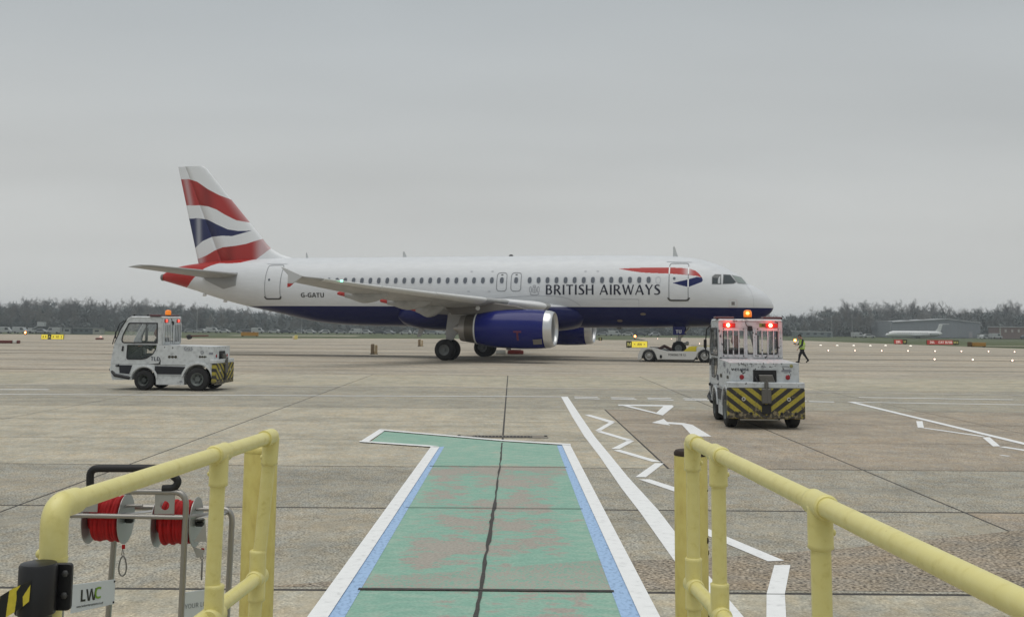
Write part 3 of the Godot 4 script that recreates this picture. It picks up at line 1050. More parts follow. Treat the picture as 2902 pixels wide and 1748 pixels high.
func far_vehicles(rg: RandomNumberGenerator) -> void:
	var wh := mat("far_white", lin(0.40, 0.42, 0.42), 0.5)
	var sil := mat("far_silver", lin(0.27, 0.29, 0.30), 0.5)
	var dark := mat("far_dark", lin(0.06, 0.07, 0.08), 0.3)
	# service vehicles behind the left end of the apron
	far_car(wh, "white van at far left edge behind red barrier", Vector3(-156.0, land(-332), -332), 0.1, true, "")
	far_car(wh, "white van left of the white airstairs truck", Vector3(-151.6, land(-333), -333), -0.1, true, "")
	far_car(sil, "silver car right of the white airstairs truck", Vector3(-144.2, land(-331), -331), 0.0, false, "")
	far_car(wh, "white van between airstairs truck and grey cabin", Vector3(-141.0, land(-332), -332), 3.14, true, "")
	var at := Vector3(-147.0, land(-334), -334)
	var o := thing("airstairs_truck", "white airstairs truck with raised platform behind yellow sign", "truck", at, 0.0)
	var b := Mesher.new()
	b.box(Vector3(0, 0.75, 0), Vector3(5.2, 0.7, 1.8), 0.06)
	b.box(Vector3(-1.9, 1.3, 0), Vector3(1.2, 0.8, 1.7), 0.08)
	part(o, "body", b, wh)
	b = Mesher.new()
	b.prism(v2([-2.2, 1.1, 0.6, 2.6, 0.6, 2.2, -1.9, 0.9]), Transform3D(Basis.IDENTITY, Vector3(0, 0, -0.7)), 1.4, 0.03)
	part(o, "stairs", b, sil)
	b = Mesher.new()
	b.box(Vector3(1.35, 2.9, 0), Vector3(2.2, 1.3, 1.6), 0.05)
	part(o, "platform", b, wh)
	for x: float in [-1.7, 1.6]:
		for s: float in [-0.8, 0.8]:
			b = Mesher.new()
			b.lathe([Vector2(0.26, -0.12), Vector2(0.4, -0.1), Vector2(0.4, 0.1), Vector2(0.26, 0.12)], Transform3D(Basis(Vector3.RIGHT, Vector3.BACK, Vector3.DOWN), Vector3(x, 0.4, s)), 12)
			part(o, "wheel", b, mats.black_rubber)
	# the long car park beyond the infield
	var grp := "cars parked in the long row beyond the infield"
	var car0 := far_car(sil, "small silver car parked in the row beyond the grass", Vector3(-117, land(-392), -392), 0.3, false, grp)
	var car1 := far_car(wh, "small white car parked in the row beyond the grass", Vector3(-113, land(-392), -392), 2.9, false, grp)
	var car2 := far_car(dark, "small dark car parked in the row beyond the grass", Vector3(-96, land(-392), -392), 0.2, false, grp)
	var van0 := far_car(wh, "white van parked in the row beyond the grass", Vector3(-109, land(-393), -393), 0.0, true, grp)
	var x := -104.0
	var i := 0
	while x < 52.0:
		var src: Node3D = [car1, car0, van0, car1, car2, car0, car1][i % 7]
		again(src, src.get_meta("label"), Vector3(x, land(-392), -392 + rg.randf_range(-2, 2)), rg.randf_range(-0.4, 0.4) + PI * (i % 2))
		x += rg.randf_range(3.6, 6.2)
		i += 1
	# about the hangar
	far_car(wh, "white van with its load left of the parked jet", Vector3(125.6, land(-392), -392), 0.2, true, "")
	far_car(wh, "white car left of the parked jet's nose", Vector3(128.9, land(-390), -390), 0.0, false, "")
	far_car(wh, "white car right of the hangar", Vector3(171.6, land(-392), -392), 0.5, false, "")
	far_car(wh, "white van in front of the white cabin right of the hangar", Vector3(175.2, land(-391), -391), 0.3, true, "")
	far_car(dark, "dark car in front of the brick building", Vector3(184.0, land(-386), -386), 0.1, false, "")

# ---------- the airliner: x towards its nose, z towards its right side, origin on the ground between the main wheels ----------
const FX := [-20.36, -19.9, -19.0, -18.0, -16.3, -14.0, -12.0, -11.0, -9.3, -7.1, -4.5, 0.0, 4.0, 8.0, 10.6, 12.25, 13.1, 14.0, 14.7, 15.2, 15.45, 15.70, 15.95, 16.15, 16.4, 16.7, 17.05, 17.3, 17.45, 17.53]
const FT := [5.00, 5.27, 5.52, 5.66, 5.82, 5.92, 5.965, 5.97, 5.97, 5.97, 5.97, 5.97, 5.97, 5.96, 5.93, 5.87, 5.78, 5.58, 5.33, 5.08, 4.93, 4.80, 4.56, 4.34, 4.22, 4.06, 3.82, 3.56, 3.33, 3.10]
const FB := [4.60, 4.48, 4.24, 3.97, 3.47, 2.93, 2.55, 2.34, 2.03, 1.88, 1.84, 1.83, 1.83, 1.84, 1.86, 1.91, 1.92, 1.95, 2.02, 2.09, 2.13, 2.18, 2.21, 2.25, 2.29, 2.36, 2.49, 2.67, 2.83, 3.02]
const FW := [0.16, 0.34, 0.56, 0.76, 1.06, 1.45, 1.72, 1.84, 1.95, 1.975, 1.975, 1.975, 1.975, 1.975, 1.97, 1.94, 1.87, 1.74, 1.58, 1.44, 1.36, 1.27, 1.18, 1.10, 0.99, 0.84, 0.63, 0.43, 0.26, 0.05]
const FC := [4.80, 4.85, 4.84, 4.75, 4.55, 4.30, 4.13, 4.05, 3.95, 3.92, 3.905, 3.90, 3.90, 3.90, 3.89, 3.84, 3.78, 3.70, 3.60, 3.52, 3.48, 3.43, 3.38, 3.34, 3.30, 3.24, 3.17, 3.12, 3.08, 3.06]

func herm(xs: Array, ys: Array, x: float) -> float:
	var n := xs.size()
	if x <= xs[0]: return ys[0]
	if x >= xs[n - 1]: return ys[n - 1]
	var i := 0
	while x > xs[i + 1]: i += 1
	var h: float = xs[i + 1] - xs[i]
	var t: float = (x - xs[i]) / h
	var s: float = (ys[i + 1] - ys[i]) / h
	var sp: float = s if i == 0 else (ys[i] - ys[i - 1]) / (xs[i] - xs[i - 1])
	var sn: float = s if i == n - 2 else (ys[i + 2] - ys[i + 1]) / (xs[i + 2] - xs[i + 1])
	var m0 := 0.0 if sp * s <= 0 else 2.0 * sp * s / (sp + s)
	var m1 := 0.0 if sn * s <= 0 else 2.0 * sn * s / (sn + s)
	var t2 := t * t
	var t3 := t2 * t
	return (2 * t3 - 3 * t2 + 1) * ys[i] + (t3 - 2 * t2 + t) * h * m0 + (-2 * t3 + 3 * t2) * ys[i + 1] + (t3 - t2) * h * m1

# half width of the fuselage at station x and height y
func hull(x: float, y: float) -> float:
	var c := herm(FX, FC, x)
	var e := herm(FX, FT, x) if y > c else herm(FX, FB, x)
	var q := clampf((y - c) / (e - c), -1, 1)
	return herm(FX, FW, x) * sqrt(maxf(1.0 - q * q, 0.0))

func on_hull(x: float, y: float, off: float) -> Vector3:
	var e := 0.04
	var z := hull(x, y)
	var n := Vector3(-(hull(x + e, y) - hull(x - e, y)) / (2 * e), -(hull(x, y + e) - hull(x, y - e)) / (2 * e), 1.0)
	n = Vector3(clampf(n.x, -2.5, 2.5), clampf(n.y, -2.5, 2.5), 1.0).normalized()
	return Vector3(x, y, z) + n * off

func drape_tri(b: Mesher, p: Vector2, q: Vector2, r: Vector2, off: float, most: float) -> void:
	var a := p.distance_to(q)
	var c := q.distance_to(r)
	var d := r.distance_to(p)
	var m := maxf(a, maxf(c, d))
	if m > most:
		if a == m:
			drape_tri(b, p, (p + q) * 0.5, r, off, most); drape_tri(b, (p + q) * 0.5, q, r, off, most)
		elif c == m:
			drape_tri(b, p, q, (q + r) * 0.5, off, most); drape_tri(b, p, (q + r) * 0.5, r, off, most)
		else:
			drape_tri(b, p, q, (r + p) * 0.5, off, most); drape_tri(b, (r + p) * 0.5, q, r, off, most)
		return
	if (q - p).cross(r - p) < 0:
		var s := q; q = r; r = s
	b.tri(on_hull(p.x, p.y, off), on_hull(q.x, q.y, off), on_hull(r.x, r.y, off), 1)

# a polygon given in side view, laid onto the fuselage
func drape(poly: PackedVector2Array, off := 0.008, most := 0.2) -> Mesher:
	var b := Mesher.new()
	var idx := Geometry2D.triangulate_polygon(poly)
	for k in range(0, idx.size(), 3):
		drape_tri(b, poly[idx[k]], poly[idx[k + 1]], poly[idx[k + 2]], off, most)
	return b

func drape_line(b: Mesher, pts: PackedVector2Array, w: float, off := 0.010, closed := false) -> void:
	var n := pts.size()
	for k in (n if closed else n - 1):
		var a := pts[k]
		var c := pts[(k + 1) % n]
		var d := (c - a).normalized()
		var s := Vector2(-d.y, d.x) * w * 0.5
		a -= d * w * 0.3; c += d * w * 0.3
		drape_tri(b, a - s, c - s, c + s, off, 0.22)
		drape_tri(b, a - s, c + s, a + s, off, 0.22)

# lettering wrapped onto the fuselage, fitted to a box given in side view
func drape_text(s: String, box: Rect2, font: String, weight: int) -> Mesher:
	var l := letters(s, 1.0, font, weight, 1.0, 0.01)
	var tm: TextMesh = l[0]
	var arr := tm.get_mesh_arrays()
	var vs: PackedVector3Array = arr[Mesh.ARRAY_VERTEX]
	var ns: PackedVector3Array = arr[Mesh.ARRAY_NORMAL]
	var ix: PackedInt32Array = arr[Mesh.ARRAY_INDEX]
	var lo := Vector2(1e9, 1e9)
	var hi := -lo
	for p in vs:
		lo = lo.min(Vector2(p.x, p.y)); hi = hi.max(Vector2(p.x, p.y))
	var b := Mesher.new()
	for k in range(0, ix.size(), 3):
		if ns[ix[k]].z < 0.5: continue
		var q: Array[Vector2] = []
		for i in 3:
			var p := vs[ix[k + i]]
			q.append(box.position + (Vector2(p.x, p.y) - lo) / (hi - lo) * box.size)
		drape_tri(b, q[0], q[1], q[2], 0.010, 0.16)
	return b

func oval(c: Vector2, w: float, h: float, p := 2.6, n := 18) -> PackedVector2Array:
	var o := PackedVector2Array()
	for k in n:
		var t := TAU * k / n
		o.append(c + Vector2(signf(cos(t)) * pow(absf(cos(t)), 2.0 / p) * w * 0.5, signf(sin(t)) * pow(absf(sin(t)), 2.0 / p) * h * 0.5))
	return o

func lerp_at(pts: Array, x: float) -> float:
	# pts: x, y pairs with x growing
	if x <= pts[0]: return pts[1]
	for k in range(0, pts.size() - 2, 2):
		if x <= pts[k + 2]:
			var t: float = (x - pts[k]) / (pts[k + 2] - pts[k])
			return lerpf(pts[k + 1], pts[k + 3], t)
	return pts[-1]

const C_WHITE := Vector3(0.655, 0.675, 0.70)
const C_RED := Vector3(0.40, 0.026, 0.022)
const C_BLUE := Vector3(0.003, 0.006, 0.072)
const C_NAVY := Vector3(0.010, 0.016, 0.090)

func hull_print(r: Rect2) -> Image:
	var w := 2048
	var h := 256
	var red := v2([9.23, 5.11, 9.82, 5.145, 10.48, 5.165, 11.14, 5.175, 12.01, 5.175, 12.66, 5.15, 13.09, 5.11, 13.41, 5.0, 13.62, 4.83, 13.78, 4.61, 13.52, 4.70, 12.66, 4.78, 12.01, 4.83, 11.14, 4.86, 10.49, 4.90, 9.94, 4.98])
	var blue := v2([12.21, 4.31, 12.98, 4.49, 13.52, 4.65, 13.78, 4.61, 13.83, 4.47, 13.78, 4.37, 13.07, 4.09, 12.66, 4.18])
	var tail := v2([-13.0, 6.4, -13.22, 6.24, -13.73, 5.9, -14.55, 5.67, -15.23, 5.63, -16.14, 5.65, -16.59, 5.51, -17.05, 5.31, -17.31, 5.07, -17.8, 4.63, -18.18, 4.29, -18.57, 4.13, -21, 4.0, -21, 6.4])
	var out := PackedByteArray()
	out.resize(w * h * 3)
	var dirt := noise(0.5, 4, 77)
	for y in h:
		var py := r.position.y + r.size.y * (y + 0.5) / h
		for x in w:
			var px := r.position.x + r.size.x * (x + 0.5) / w
			var c := C_WHITE
			if py < 2.985: c = C_BLUE
			elif px < -13.0:
				if Geometry2D.is_point_in_polygon(Vector2(px, py), tail): c = C_RED
			elif px > 9.2 and px < 13.9 and py > 4.0 and py < 5.25:
				var p := Vector2(px, py)
				if Geometry2D.is_point_in_polygon(p, red):
					c = C_RED.lerp(C_WHITE, 0.55 * exp(-pow((px - 13.02) / 0.22, 2)))
				elif Geometry2D.is_point_in_polygon(p, blue): c = C_NAVY
			var g := 1.0 + dirt.get_noise_2d(px * 2.0, py * 9.0) * 0.05
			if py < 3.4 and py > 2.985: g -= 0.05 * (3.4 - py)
			var cs := Color(c.x * g, c.y * g, c.z * g).linear_to_srgb()
			var i := (y * w + x) * 3
			out[i] = clampi(int(cs.r * 255.0 + 0.5), 0, 255)
			out[i + 1] = clampi(int(cs.g * 255.0 + 0.5), 0, 255)
			out[i + 2] = clampi(int(cs.b * 255.0 + 0.5), 0, 255)
	return Image.create_from_data(w, h, false, Image.FORMAT_RGB8, out)

func fin_print(r: Rect2) -> Image:
	var w := 512
	var h := 384
	var t1 := [-19.2, 11.10, -18.5, 11.08, -17.88, 10.89, -17.11, 10.39, -16.34, 10.0, -15.54, 9.71, -14.6, 9.45]
	var b1 := [-19.2, 9.40, -18.71, 9.39, -17.71, 9.38, -17.1, 9.29, -16.48, 9.07, -15.87, 8.72, -15.11, 8.37, -14.25, 8.22, -13.6, 8.18]
	var t2 := [-18.6, 8.53, -17.85, 8.56, -17.16, 8.44, -16.47, 8.12, -15.71, 7.8, -14.95, 7.68, -14.09, 7.70]
	var b2 := [-18.6, 6.3, -18.07, 6.71, -17.53, 7.1, -16.84, 7.35, -16.08, 7.41, -15.4, 7.37, -14.8, 7.51, -14.09, 7.70]
	var t3 := [-18.2, 5.9, -17.9, 5.97, -17.29, 6.17, -16.68, 6.47, -16.07, 6.67, -15.17, 6.75, -14.42, 6.86, -13.45, 7.15, -12.9, 7.42]
	var b3 := [-16.14, 5.2, -14.55, 5.67, -13.73, 5.9, -13.22, 6.24, -12.81, 6.57, -12.6, 6.8]
	var im := Image.create(w, h, false, Image.FORMAT_RGB8)
	for y in h:
		var py := r.position.y + r.size.y * (y + 0.5) / h
		for x in w:
			var px := r.position.x + r.size.x * (x + 0.5) / w + 0.052 * maxf(py - 5.7, 0.0)
			var c := C_WHITE * 1.15
			if py < lerp_at(t1, px) and py > lerp_at(b1, px):
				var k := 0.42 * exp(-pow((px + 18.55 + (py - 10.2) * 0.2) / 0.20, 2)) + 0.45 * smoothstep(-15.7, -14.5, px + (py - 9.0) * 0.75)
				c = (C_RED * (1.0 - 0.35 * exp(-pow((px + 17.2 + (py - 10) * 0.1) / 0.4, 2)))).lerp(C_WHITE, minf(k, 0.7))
			elif px < -14.09 and py < lerp_at(t2, px) and py > lerp_at(b2, px):
				c = C_NAVY.lerp(C_WHITE, 0.50 * exp(-pow((px + 17.82) / 0.19, 2)))
			elif py < lerp_at(t3, px) and py > lerp_at(b3, px):
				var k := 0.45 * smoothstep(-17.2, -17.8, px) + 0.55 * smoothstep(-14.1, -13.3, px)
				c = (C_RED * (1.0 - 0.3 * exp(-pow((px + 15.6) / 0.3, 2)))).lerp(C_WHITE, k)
			im.set_pixel(x, y, Color(c.x, c.y, c.z).linear_to_srgb())
	return im

# a wing section between two points, thick across the given direction
func foil(le: Vector3, te: Vector3, up: Vector3, thick: float, from := 0.0, upto := 1.0, n := 9) -> PackedVector3Array:
	var o := PackedVector3Array()
	var half := func(s: float) -> float:
		return 5.0 * thick * (0.2969 * sqrt(s) - 0.126 * s - 0.3516 * s * s + 0.2843 * s * s * s - 0.1036 * s * s * s * s)
	for k in n:
		var s: float = lerpf(upto, from, pow(float(k) / (n - 1), 1.0)) if from > 0.0 else from + (upto - from) * pow(1.0 - float(k) / (n - 1), 2.0)
		o.append(le.lerp(te, s) + up * (half.call(s) + 0.006))
	for k in range(0 if from > 0.0 else 1, n):
		var s: float = lerpf(from, upto, float(k) / (n - 1)) if from > 0.0 else from + (upto - from) * pow(float(k) / (n - 1), 2.0)
		o.append(le.lerp(te, s) - up * (half.call(s) + 0.006))
	return o

func loft_right(b: Mesher, rings: Array, caps := true) -> void:
	var r: PackedVector3Array = rings[0]
	var c0 := Vector3.ZERO
	var c1 := Vector3.ZERO
	for p in r: c0 += p
	for p: Vector3 in rings[1]: c1 += p
	c0 /= r.size(); c1 /= r.size()
	var nv := Vector3.ZERO
	for k in r.size():
		nv += (r[k] - c0).cross(r[(k + 1) % r.size()] - c0)
	if nv.dot(c1 - c0) < 0:
		var fixed: Array = []
		for q: PackedVector3Array in rings:
			var d := q.duplicate()
			d.reverse()
			fixed.append(d)
		rings = fixed
	b.loft(rings, caps)

func lathe_x(b: Mesher, prof: Array, c: Vector3, sides := 28, caps := false, crease := 0.75) -> void:
	# profile of (radius, x), x growing towards the nose
	b.lathe(prof, Transform3D(Basis(Vector3.UP, Vector3.RIGHT, Vector3.FORWARD), c), sides, caps, crease)

func lathe_z(b: Mesher, prof: Array, c: Vector3, sides := 24, caps := true, crease := 0.75) -> void:
	b.lathe(prof, Transform3D(Basis(Vector3.RIGHT, Vector3.BACK, Vector3.DOWN), c), sides, caps, crease)

func airliner() -> void:
	var o := thing("passenger_airliner", "white and navy British airline passenger jet with red tail, towed nose right", "aeroplane", Vector3(-2.6, 0, -63.4), deg_to_rad(-14.5))
	o.set_meta("label", "white and navy passenger jet with red and blue striped tail, nose right")
	var rect := Rect2(-20.6, 6.2, 38.3, -4.7)
	var skin := mat("hull_livery", Color.WHITE, 0.28)
	skin.albedo_texture = tex(hull_print(rect))
	skin.metallic_specular = 0.36
	var line := mat("seam_grey", lin(0.20, 0.21, 0.23), 0.6)
	var soft := mat("seam_pale", lin(0.46, 0.48, 0.51), 0.6)
	var wgrey := mat("wing_grey", lin(0.44, 0.445, 0.44), 0.42)
	wgrey.albedo_texture = noise_tex(256, 0.03, 4, 91, [[0.0, grey(0.86)], [1.0, grey(1.0)]])
	wgrey.uv1_triplanar = true
	wgrey.uv1_scale = Vector3(0.3, 0.3, 0.12)
	var white := mat("plane_white", lin(0.78, 0.79, 0.80), 0.3)
	var red := mat("plane_red", lin(0.42, 0.03, 0.026), 0.4)
	var navy := mat("nacelle_blue", lin(0.004, 0.009, 0.135), 0.2)
	navy.metallic_specular = 0.42
	var pane := mat("cabin_pane", lin(0.125, 0.14, 0.165), 0.12)
	# fuselage
	var b := Mesher.new()
	b.uv_rect = rect
	b.uv_b = 1
	var rings: Array = []
	var xs: Array[float] = []
	var x := -20.36
	while x < 17.53:
		xs.append(x)
		x += 0.5 if x < 12.5 else (0.16 if x < 16.9 else 0.07)
	xs.append(17.53)
	for q in xs:
		var c := herm(FX, FC, q)
		var t := herm(FX, FT, q)
		var bo := herm(FX, FB, q)
		var w := herm(FX, FW, q)
		var r := PackedVector3Array()
		for k in 64:
			var a := TAU * k / 64
			var s := sin(a)
			r.append(Vector3(q, c + s * ((t - c) if s > 0 else (c - bo)), -cos(a) * w))
		rings.append(r)
	loft_right(b, rings)
	var body := part(o, "fuselage", b, skin)
	# belly fairing over the wing roots
	b = Mesher.new()
	b.uv_rect = rect
	b.uv_b = 1
	rings = []
	for k in 33:
		var q := -3.95 + 11.2 * k / 32.0
		var u := clampf((q + 3.95) / 2.6, 0, 1)
		var v := clampf((7.25 - q) / 3.0, 0, 1)
		var f := sqrt(maxf(1.0 - pow(1.0 - u, 2.0), 0.0)) * sqrt(maxf(1.0 - pow(1.0 - v, 2.2), 0.0))
		var hw := 1.25 + 0.95 * f
		var top := 2.7 + 0.82 * f
		var bot := 2.25 - 0.66 * f
		var r := PackedVector3Array()
		for j in 40:
			var a := TAU * j / 40
			r.append(Vector3(q, (top + bot) * 0.5 + signf(sin(a)) * pow(absf(sin(a)), 0.75) * (top - bot) * 0.5, -signf(cos(a)) * pow(absf(cos(a)), 0.75) * hw))
		rings.append(r)
	loft_right(b, rings)
	part(o, "belly_fairing", b, skin)
	# fin and rudder
	var frect := Rect2(-20.0, 12.1, 9.6, -6.7)
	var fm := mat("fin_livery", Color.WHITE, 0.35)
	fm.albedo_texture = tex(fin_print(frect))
	var fy := [5.45, 5.75, 6.0, 6.2, 6.57, 6.9, 7.25, 8.25, 9.7, 11.3, 11.72, 11.9]
	var fl := [-9.6, -10.6, -11.5, -12.15, -12.82, -13.15, -13.42, -14.27, -15.52, -16.88, -17.2, -17.52]
	for side in 2:
		b = Mesher.new()
		b.uv_rect = frect
		b.uv_b = 1
		rings = []
		for k in fy.size():
			var lean := Vector3(-0.052 * maxf(fy[k] - 5.7, 0.0), 0, 0)
			var te := Vector3(lerpf(-17.84, -19.28, (fy[k] - 5.45) / 6.45), fy[k], 0) + lean
			var le := Vector3(fl[k], fy[k], 0) + lean
			var chord := absf(lerpf(-11.9, -17.52, (fy[k] - 5.45) / 6.45) + lean.x - te.x)
			var cut := (absf(le.x - te.x) - chord * 0.30) / absf(le.x - te.x)
			var th := chord * 0.095 * (0.86 if fy[k] < 6.3 else 0.95)
			if side == 0: rings.append(foil(le, te, Vector3.BACK, th, 0.0, cut))
			else: rings.append(foil(le, te, Vector3.BACK, th, cut + 0.004, 1.0))
		loft_right(b, rings)
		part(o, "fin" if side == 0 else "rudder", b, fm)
	# tailplanes
	for sgn: float in [1.0, -1.0]:
		for side in 2:
			b = Mesher.new()
			rings = []
			for k: Array in [[0.25, -13.75, 4.86, -17.0, 4.66], [1.3, -14.42, 4.93, -16.95, 4.76], [6.0, -17.25, 5.22, -18.62, 5.12], [6.22, -17.75, 5.23, -18.72, 5.14]]:
				var le := Vector3(k[1], k[2], k[0] * sgn)
				var te := Vector3(k[3], k[4], k[0] * sgn)
				var ch := le.distance_to(te)
				rings.append(foil(le, te, Vector3.UP, ch * 0.10, 0.0 if side == 0 else 0.705, 0.70 if side == 0 else 1.0))
			loft_right(b, rings)
			part(o, "tailplane" if side == 0 else "elevator", b, wgrey)
	part(body, "tailplane_plate", drape(v2([-14.42, 5.02, -14.46, 4.22, -15.42, 4.02, -16.75, 4.56, -16.95, 4.78, -15.4, 5.06]), 0.012), mat("wear_plate", lin(0.33, 0.335, 0.34), 0.4, 0.3))
	b = Mesher.new()
	lathe_x(b, [Vector2(0.02, 0.0), Vector2(0.19, -0.05), Vector2(0.22, -0.01), Vector2(0.22, 0.12)], Vector3(-20.42, 4.80, 0), 16, true)
	part(o, "exhaust_pipe", b, mats.dull_steel)
	# wings
	for sgn: float in [1.0, -1.0]:
		var sec := [[1.2, 5.85, 2.92, -2.0, 2.52, 0.95], [2.6, 5.15, 3.03, -1.5, 2.62, 0.74], [6.4, 3.0, 3.27, -0.78, 2.97, 0.44], [12.0, 0.09, 3.64, -2.32, 3.42, 0.26], [16.3, -2.13, 4.0, -3.36, 3.84, 0.14], [16.9, -2.62, 4.05, -3.5, 3.9, 0.09]]
		b = Mesher.new()
		rings = []
		for s: Array in sec:
			rings.append(foil(Vector3(s[1], s[2], s[0] * sgn), Vector3(s[3], s[4], s[0] * sgn), Vector3.UP, s[5], 0.0, 0.74, 11))
		loft_right(b, rings)
		var wing := part(o, "wing", b, wgrey)
		# flaps and aileron behind the spar
		for f: Array in [[1.8, 6.3, "flap"], [6.45, 12.9, "flap"], [13.0, 16.2, "aileron"]]:
			b = Mesher.new()
			rings = []
			for z: float in [f[0], (f[0] + f[1]) * 0.5, f[1]]:
				var s := wing_at(sec, z)
				rings.append(foil(Vector3(s[1], s[2], z * sgn), Vector3(s[3], s[4], z * sgn), Vector3.UP, s[5], 0.745, 1.0))
			loft_right(b, rings)
			part(wing, f[2], b, wgrey)
		# leading edge slats, a bright strip
		for f: Array in [[2.4, 5.0], [6.5, 9.7], [9.76, 12.9], [12.96, 16.0]]:
			b = Mesher.new()
			rings = []
			for z: float in [f[0], f[1]]:
				var s := wing_at(sec, z)
				var ring := foil(Vector3(s[1] + 0.05, s[2], z * sgn), Vector3(s[3], s[4], z * sgn), Vector3.UP, s[5] * 1.05, 0.0, 0.13, 7)
				rings.append(ring)
			loft_right(b, rings)
			part(wing, "slat", b, white if f[0] < 3.0 else mat("slat_pale", lin(0.62, 0.63, 0.62), 0.35))
		# flap track fairings with red tips
		for f: Array in [[11.8, -3.05, 3.44, 2.7], [8.5, -2.1, 3.16, 2.9], [6.35, -1.3, 2.80, 1.9]]:
			b = Mesher.new()
			rings = []
			for k in 11:
				var t := k / 10.0
				var px: float = f[1] + 0.32 + (f[3] - 0.32) * t
				var r := lerpf(0.18, 0.42, smoothstep(0.0, 0.45, t)) * sqrt(maxf(1.0 - pow(maxf(t - 0.45, 0.0) / 0.56, 2.0), 0.003))
				var py: float = f[2] - 0.02 - 0.10 * sin(PI * t) + 0.16 * t
				var ring := PackedVector3Array()
				for j in 16:
					var a := TAU * j / 16
					ring.append(Vector3(px, py + sin(a) * r, f[0] * sgn - cos(a) * r * 0.72))
				rings.append(ring)
			loft_right(b, rings)
			var fr := part(wing, "flap_fairing", b, wgrey)
			b = Mesher.new()
			lathe_x(b, [Vector2(0.0, -0.12), Vector2(0.07, -0.08), Vector2(0.17, 0.33)], Vector3(f[1], f[2] + 0.01, f[0] * sgn), 14, true)
			part(fr, "red_tip", b, red)
		# tip fence
		b = Mesher.new()
		b.prism(v2([-2.55, 4.08, -3.55, 4.48, -3.66, 4.49, -3.30, 4.13, -3.31, 3.75, -3.02, 3.75]), Transform3D(Basis.IDENTITY, Vector3(0, 0, 16.93 * sgn - 0.035)), 0.07, 0.02)
		var fence := part(wing, "tip_fence", b, mat("fence_grey", lin(0.52, 0.53, 0.54), 0.4))
		b = Mesher.new()
		b.prism(v2([-3.31, 3.745, -3.03, 3.745, -3.20, 3.60, -3.31, 3.58]), Transform3D(Basis.IDENTITY, Vector3(0, 0, 16.93 * sgn - 0.034)), 0.068, 0.012)
		part(wing, "fence_red_tip", b, red)
		b = Mesher.new()
		b.ball(Vector3(-1.42, 3.92, 15.3 * sgn), Vector3(0.07, 0.05, 0.07), 10, 6)
		var nav := mat("nav_green" if sgn > 0 else "nav_red", lin(0.5, 0.9, 0.7) if sgn > 0 else lin(0.9, 0.2, 0.1), 0.2)
		nav.emission_enabled = true
		nav.emission = Color(0.45, 1.0, 0.75) if sgn > 0 else Color(1, 0.2, 0.1)
		nav.emission_energy_multiplier = 3.5
		part(wing, "navigation_light", b, nav)
	# engines
	for sgn: float in [1.0, -1.0]:
		var c := Vector3(0, 1.76, 5.75 * sgn)
		b = Mesher.new()
		lathe_x(b, [Vector2(0.80, 2.30), Vector2(0.90, 2.75), Vector2(0.985, 3.4), Vector2(1.03, 4.1), Vector2(1.045, 4.8), Vector2(1.03, 5.5), Vector2(0.99, 6.05)], c, 48)
		var nac := part(o, "engine_cowl", b, navy)
		b = Mesher.new()
		lathe_x(b, [Vector2(0.99, 6.05), Vector2(0.955, 6.3), Vector2(0.90, 6.46), Vector2(0.855, 6.50), Vector2(0.81, 6.46), Vector2(0.79, 6.30)], c, 48, false, -2.0)
		part(nac, "intake_lip", b, mat("polished_lip", lin(0.66, 0.67, 0.68), 0.28, 0.75))
		b = Mesher.new()
		lathe_x(b, [Vector2(0.79, 6.30), Vector2(0.80, 5.9), Vector2(0.82, 5.35)], c, 40)
		part(nac, "intake_duct", b, mat("duct_grey", lin(0.42, 0.43, 0.44), 0.5))
		b = Mesher.new()
		lathe_x(b, [Vector2(0.82, 5.35), Vector2(0.30, 5.36)], c, 40)
		part(nac, "fan_disc", b, mats.dark)
		for k in 22:
			var bl := Mesher.new()
			var a := TAU * k / 22
			var u := Vector3(0, cos(a), sin(a))
			var t := Vector3(0, -sin(a), cos(a))
			bl.quad(c + Vector3(5.40, 0, 0) + u * 0.26 - t * 0.03, c + Vector3(5.52, 0, 0) + u * 0.26 + t * 0.06, c + Vector3(5.46, 0, 0) + u * 0.80 + t * 0.12, c + Vector3(5.42, 0, 0) + u * 0.80 - t * 0.06)
			part(nac, "fan_blade", bl, mats.dull_steel)
		b = Mesher.new()
		lathe_x(b, [Vector2(0.27, 5.40), Vector2(0.20, 5.62), Vector2(0.08, 5.82), Vector2(0.0, 5.86)], c, 20)
		part(nac, "spinner", b, mats.dark)
		b = Mesher.new()
		lathe_x(b, [Vector2(0.715, 1.72), Vector2(0.755, 2.05), Vector2(0.785, 2.30)], c, 40)
		part(o, "exhaust_sleeve", b, mat("hot_metal", lin(0.15, 0.135, 0.115), 0.42, 0.75))
		b = Mesher.new()
		lathe_x(b, [Vector2(0.60, 1.42), Vector2(0.655, 1.40), Vector2(0.69, 1.55), Vector2(0.715, 1.72)], c, 40)
		lathe_x(b, [Vector2(0.02, 0.9), Vector2(0.25, 1.2), Vector2(0.40, 1.75)], c, 24)
		part(o, "exhaust_nozzle", b, mat("bare_metal", lin(0.36, 0.34, 0.32), 0.4, 0.7))
		b = Mesher.new()
		lathe_x(b, [Vector2(0.815, 2.25), Vector2(0.822, 2.33)], c, 40)
		part(nac, "cowl_edge", b, mat("slat_pale"))
		# pylon
		b = Mesher.new()
		b.prism(v2([0.9, 2.50, 2.35, 2.52, 4.0, 2.72, 5.0, 2.78, 4.4, 2.98, 3.0, 3.16, 0.4, 3.0]), Transform3D(Basis.IDENTITY, Vector3(0, 0, 5.75 * sgn - 0.24)), 0.48, 0.05)
		part(o, "pylon", b, mat("pylon_grey", lin(0.13, 0.12, 0.11), 0.55))
		b = Mesher.new()
		b.ball(Vector3(2.35, 2.84, 5.75 * sgn + 0.24 * sgn), Vector3(0.13, 0.13, 0.02), 12, 4)
		part(nac, "vent_cap", b, mat("slat_pale"))
		b = Mesher.new()
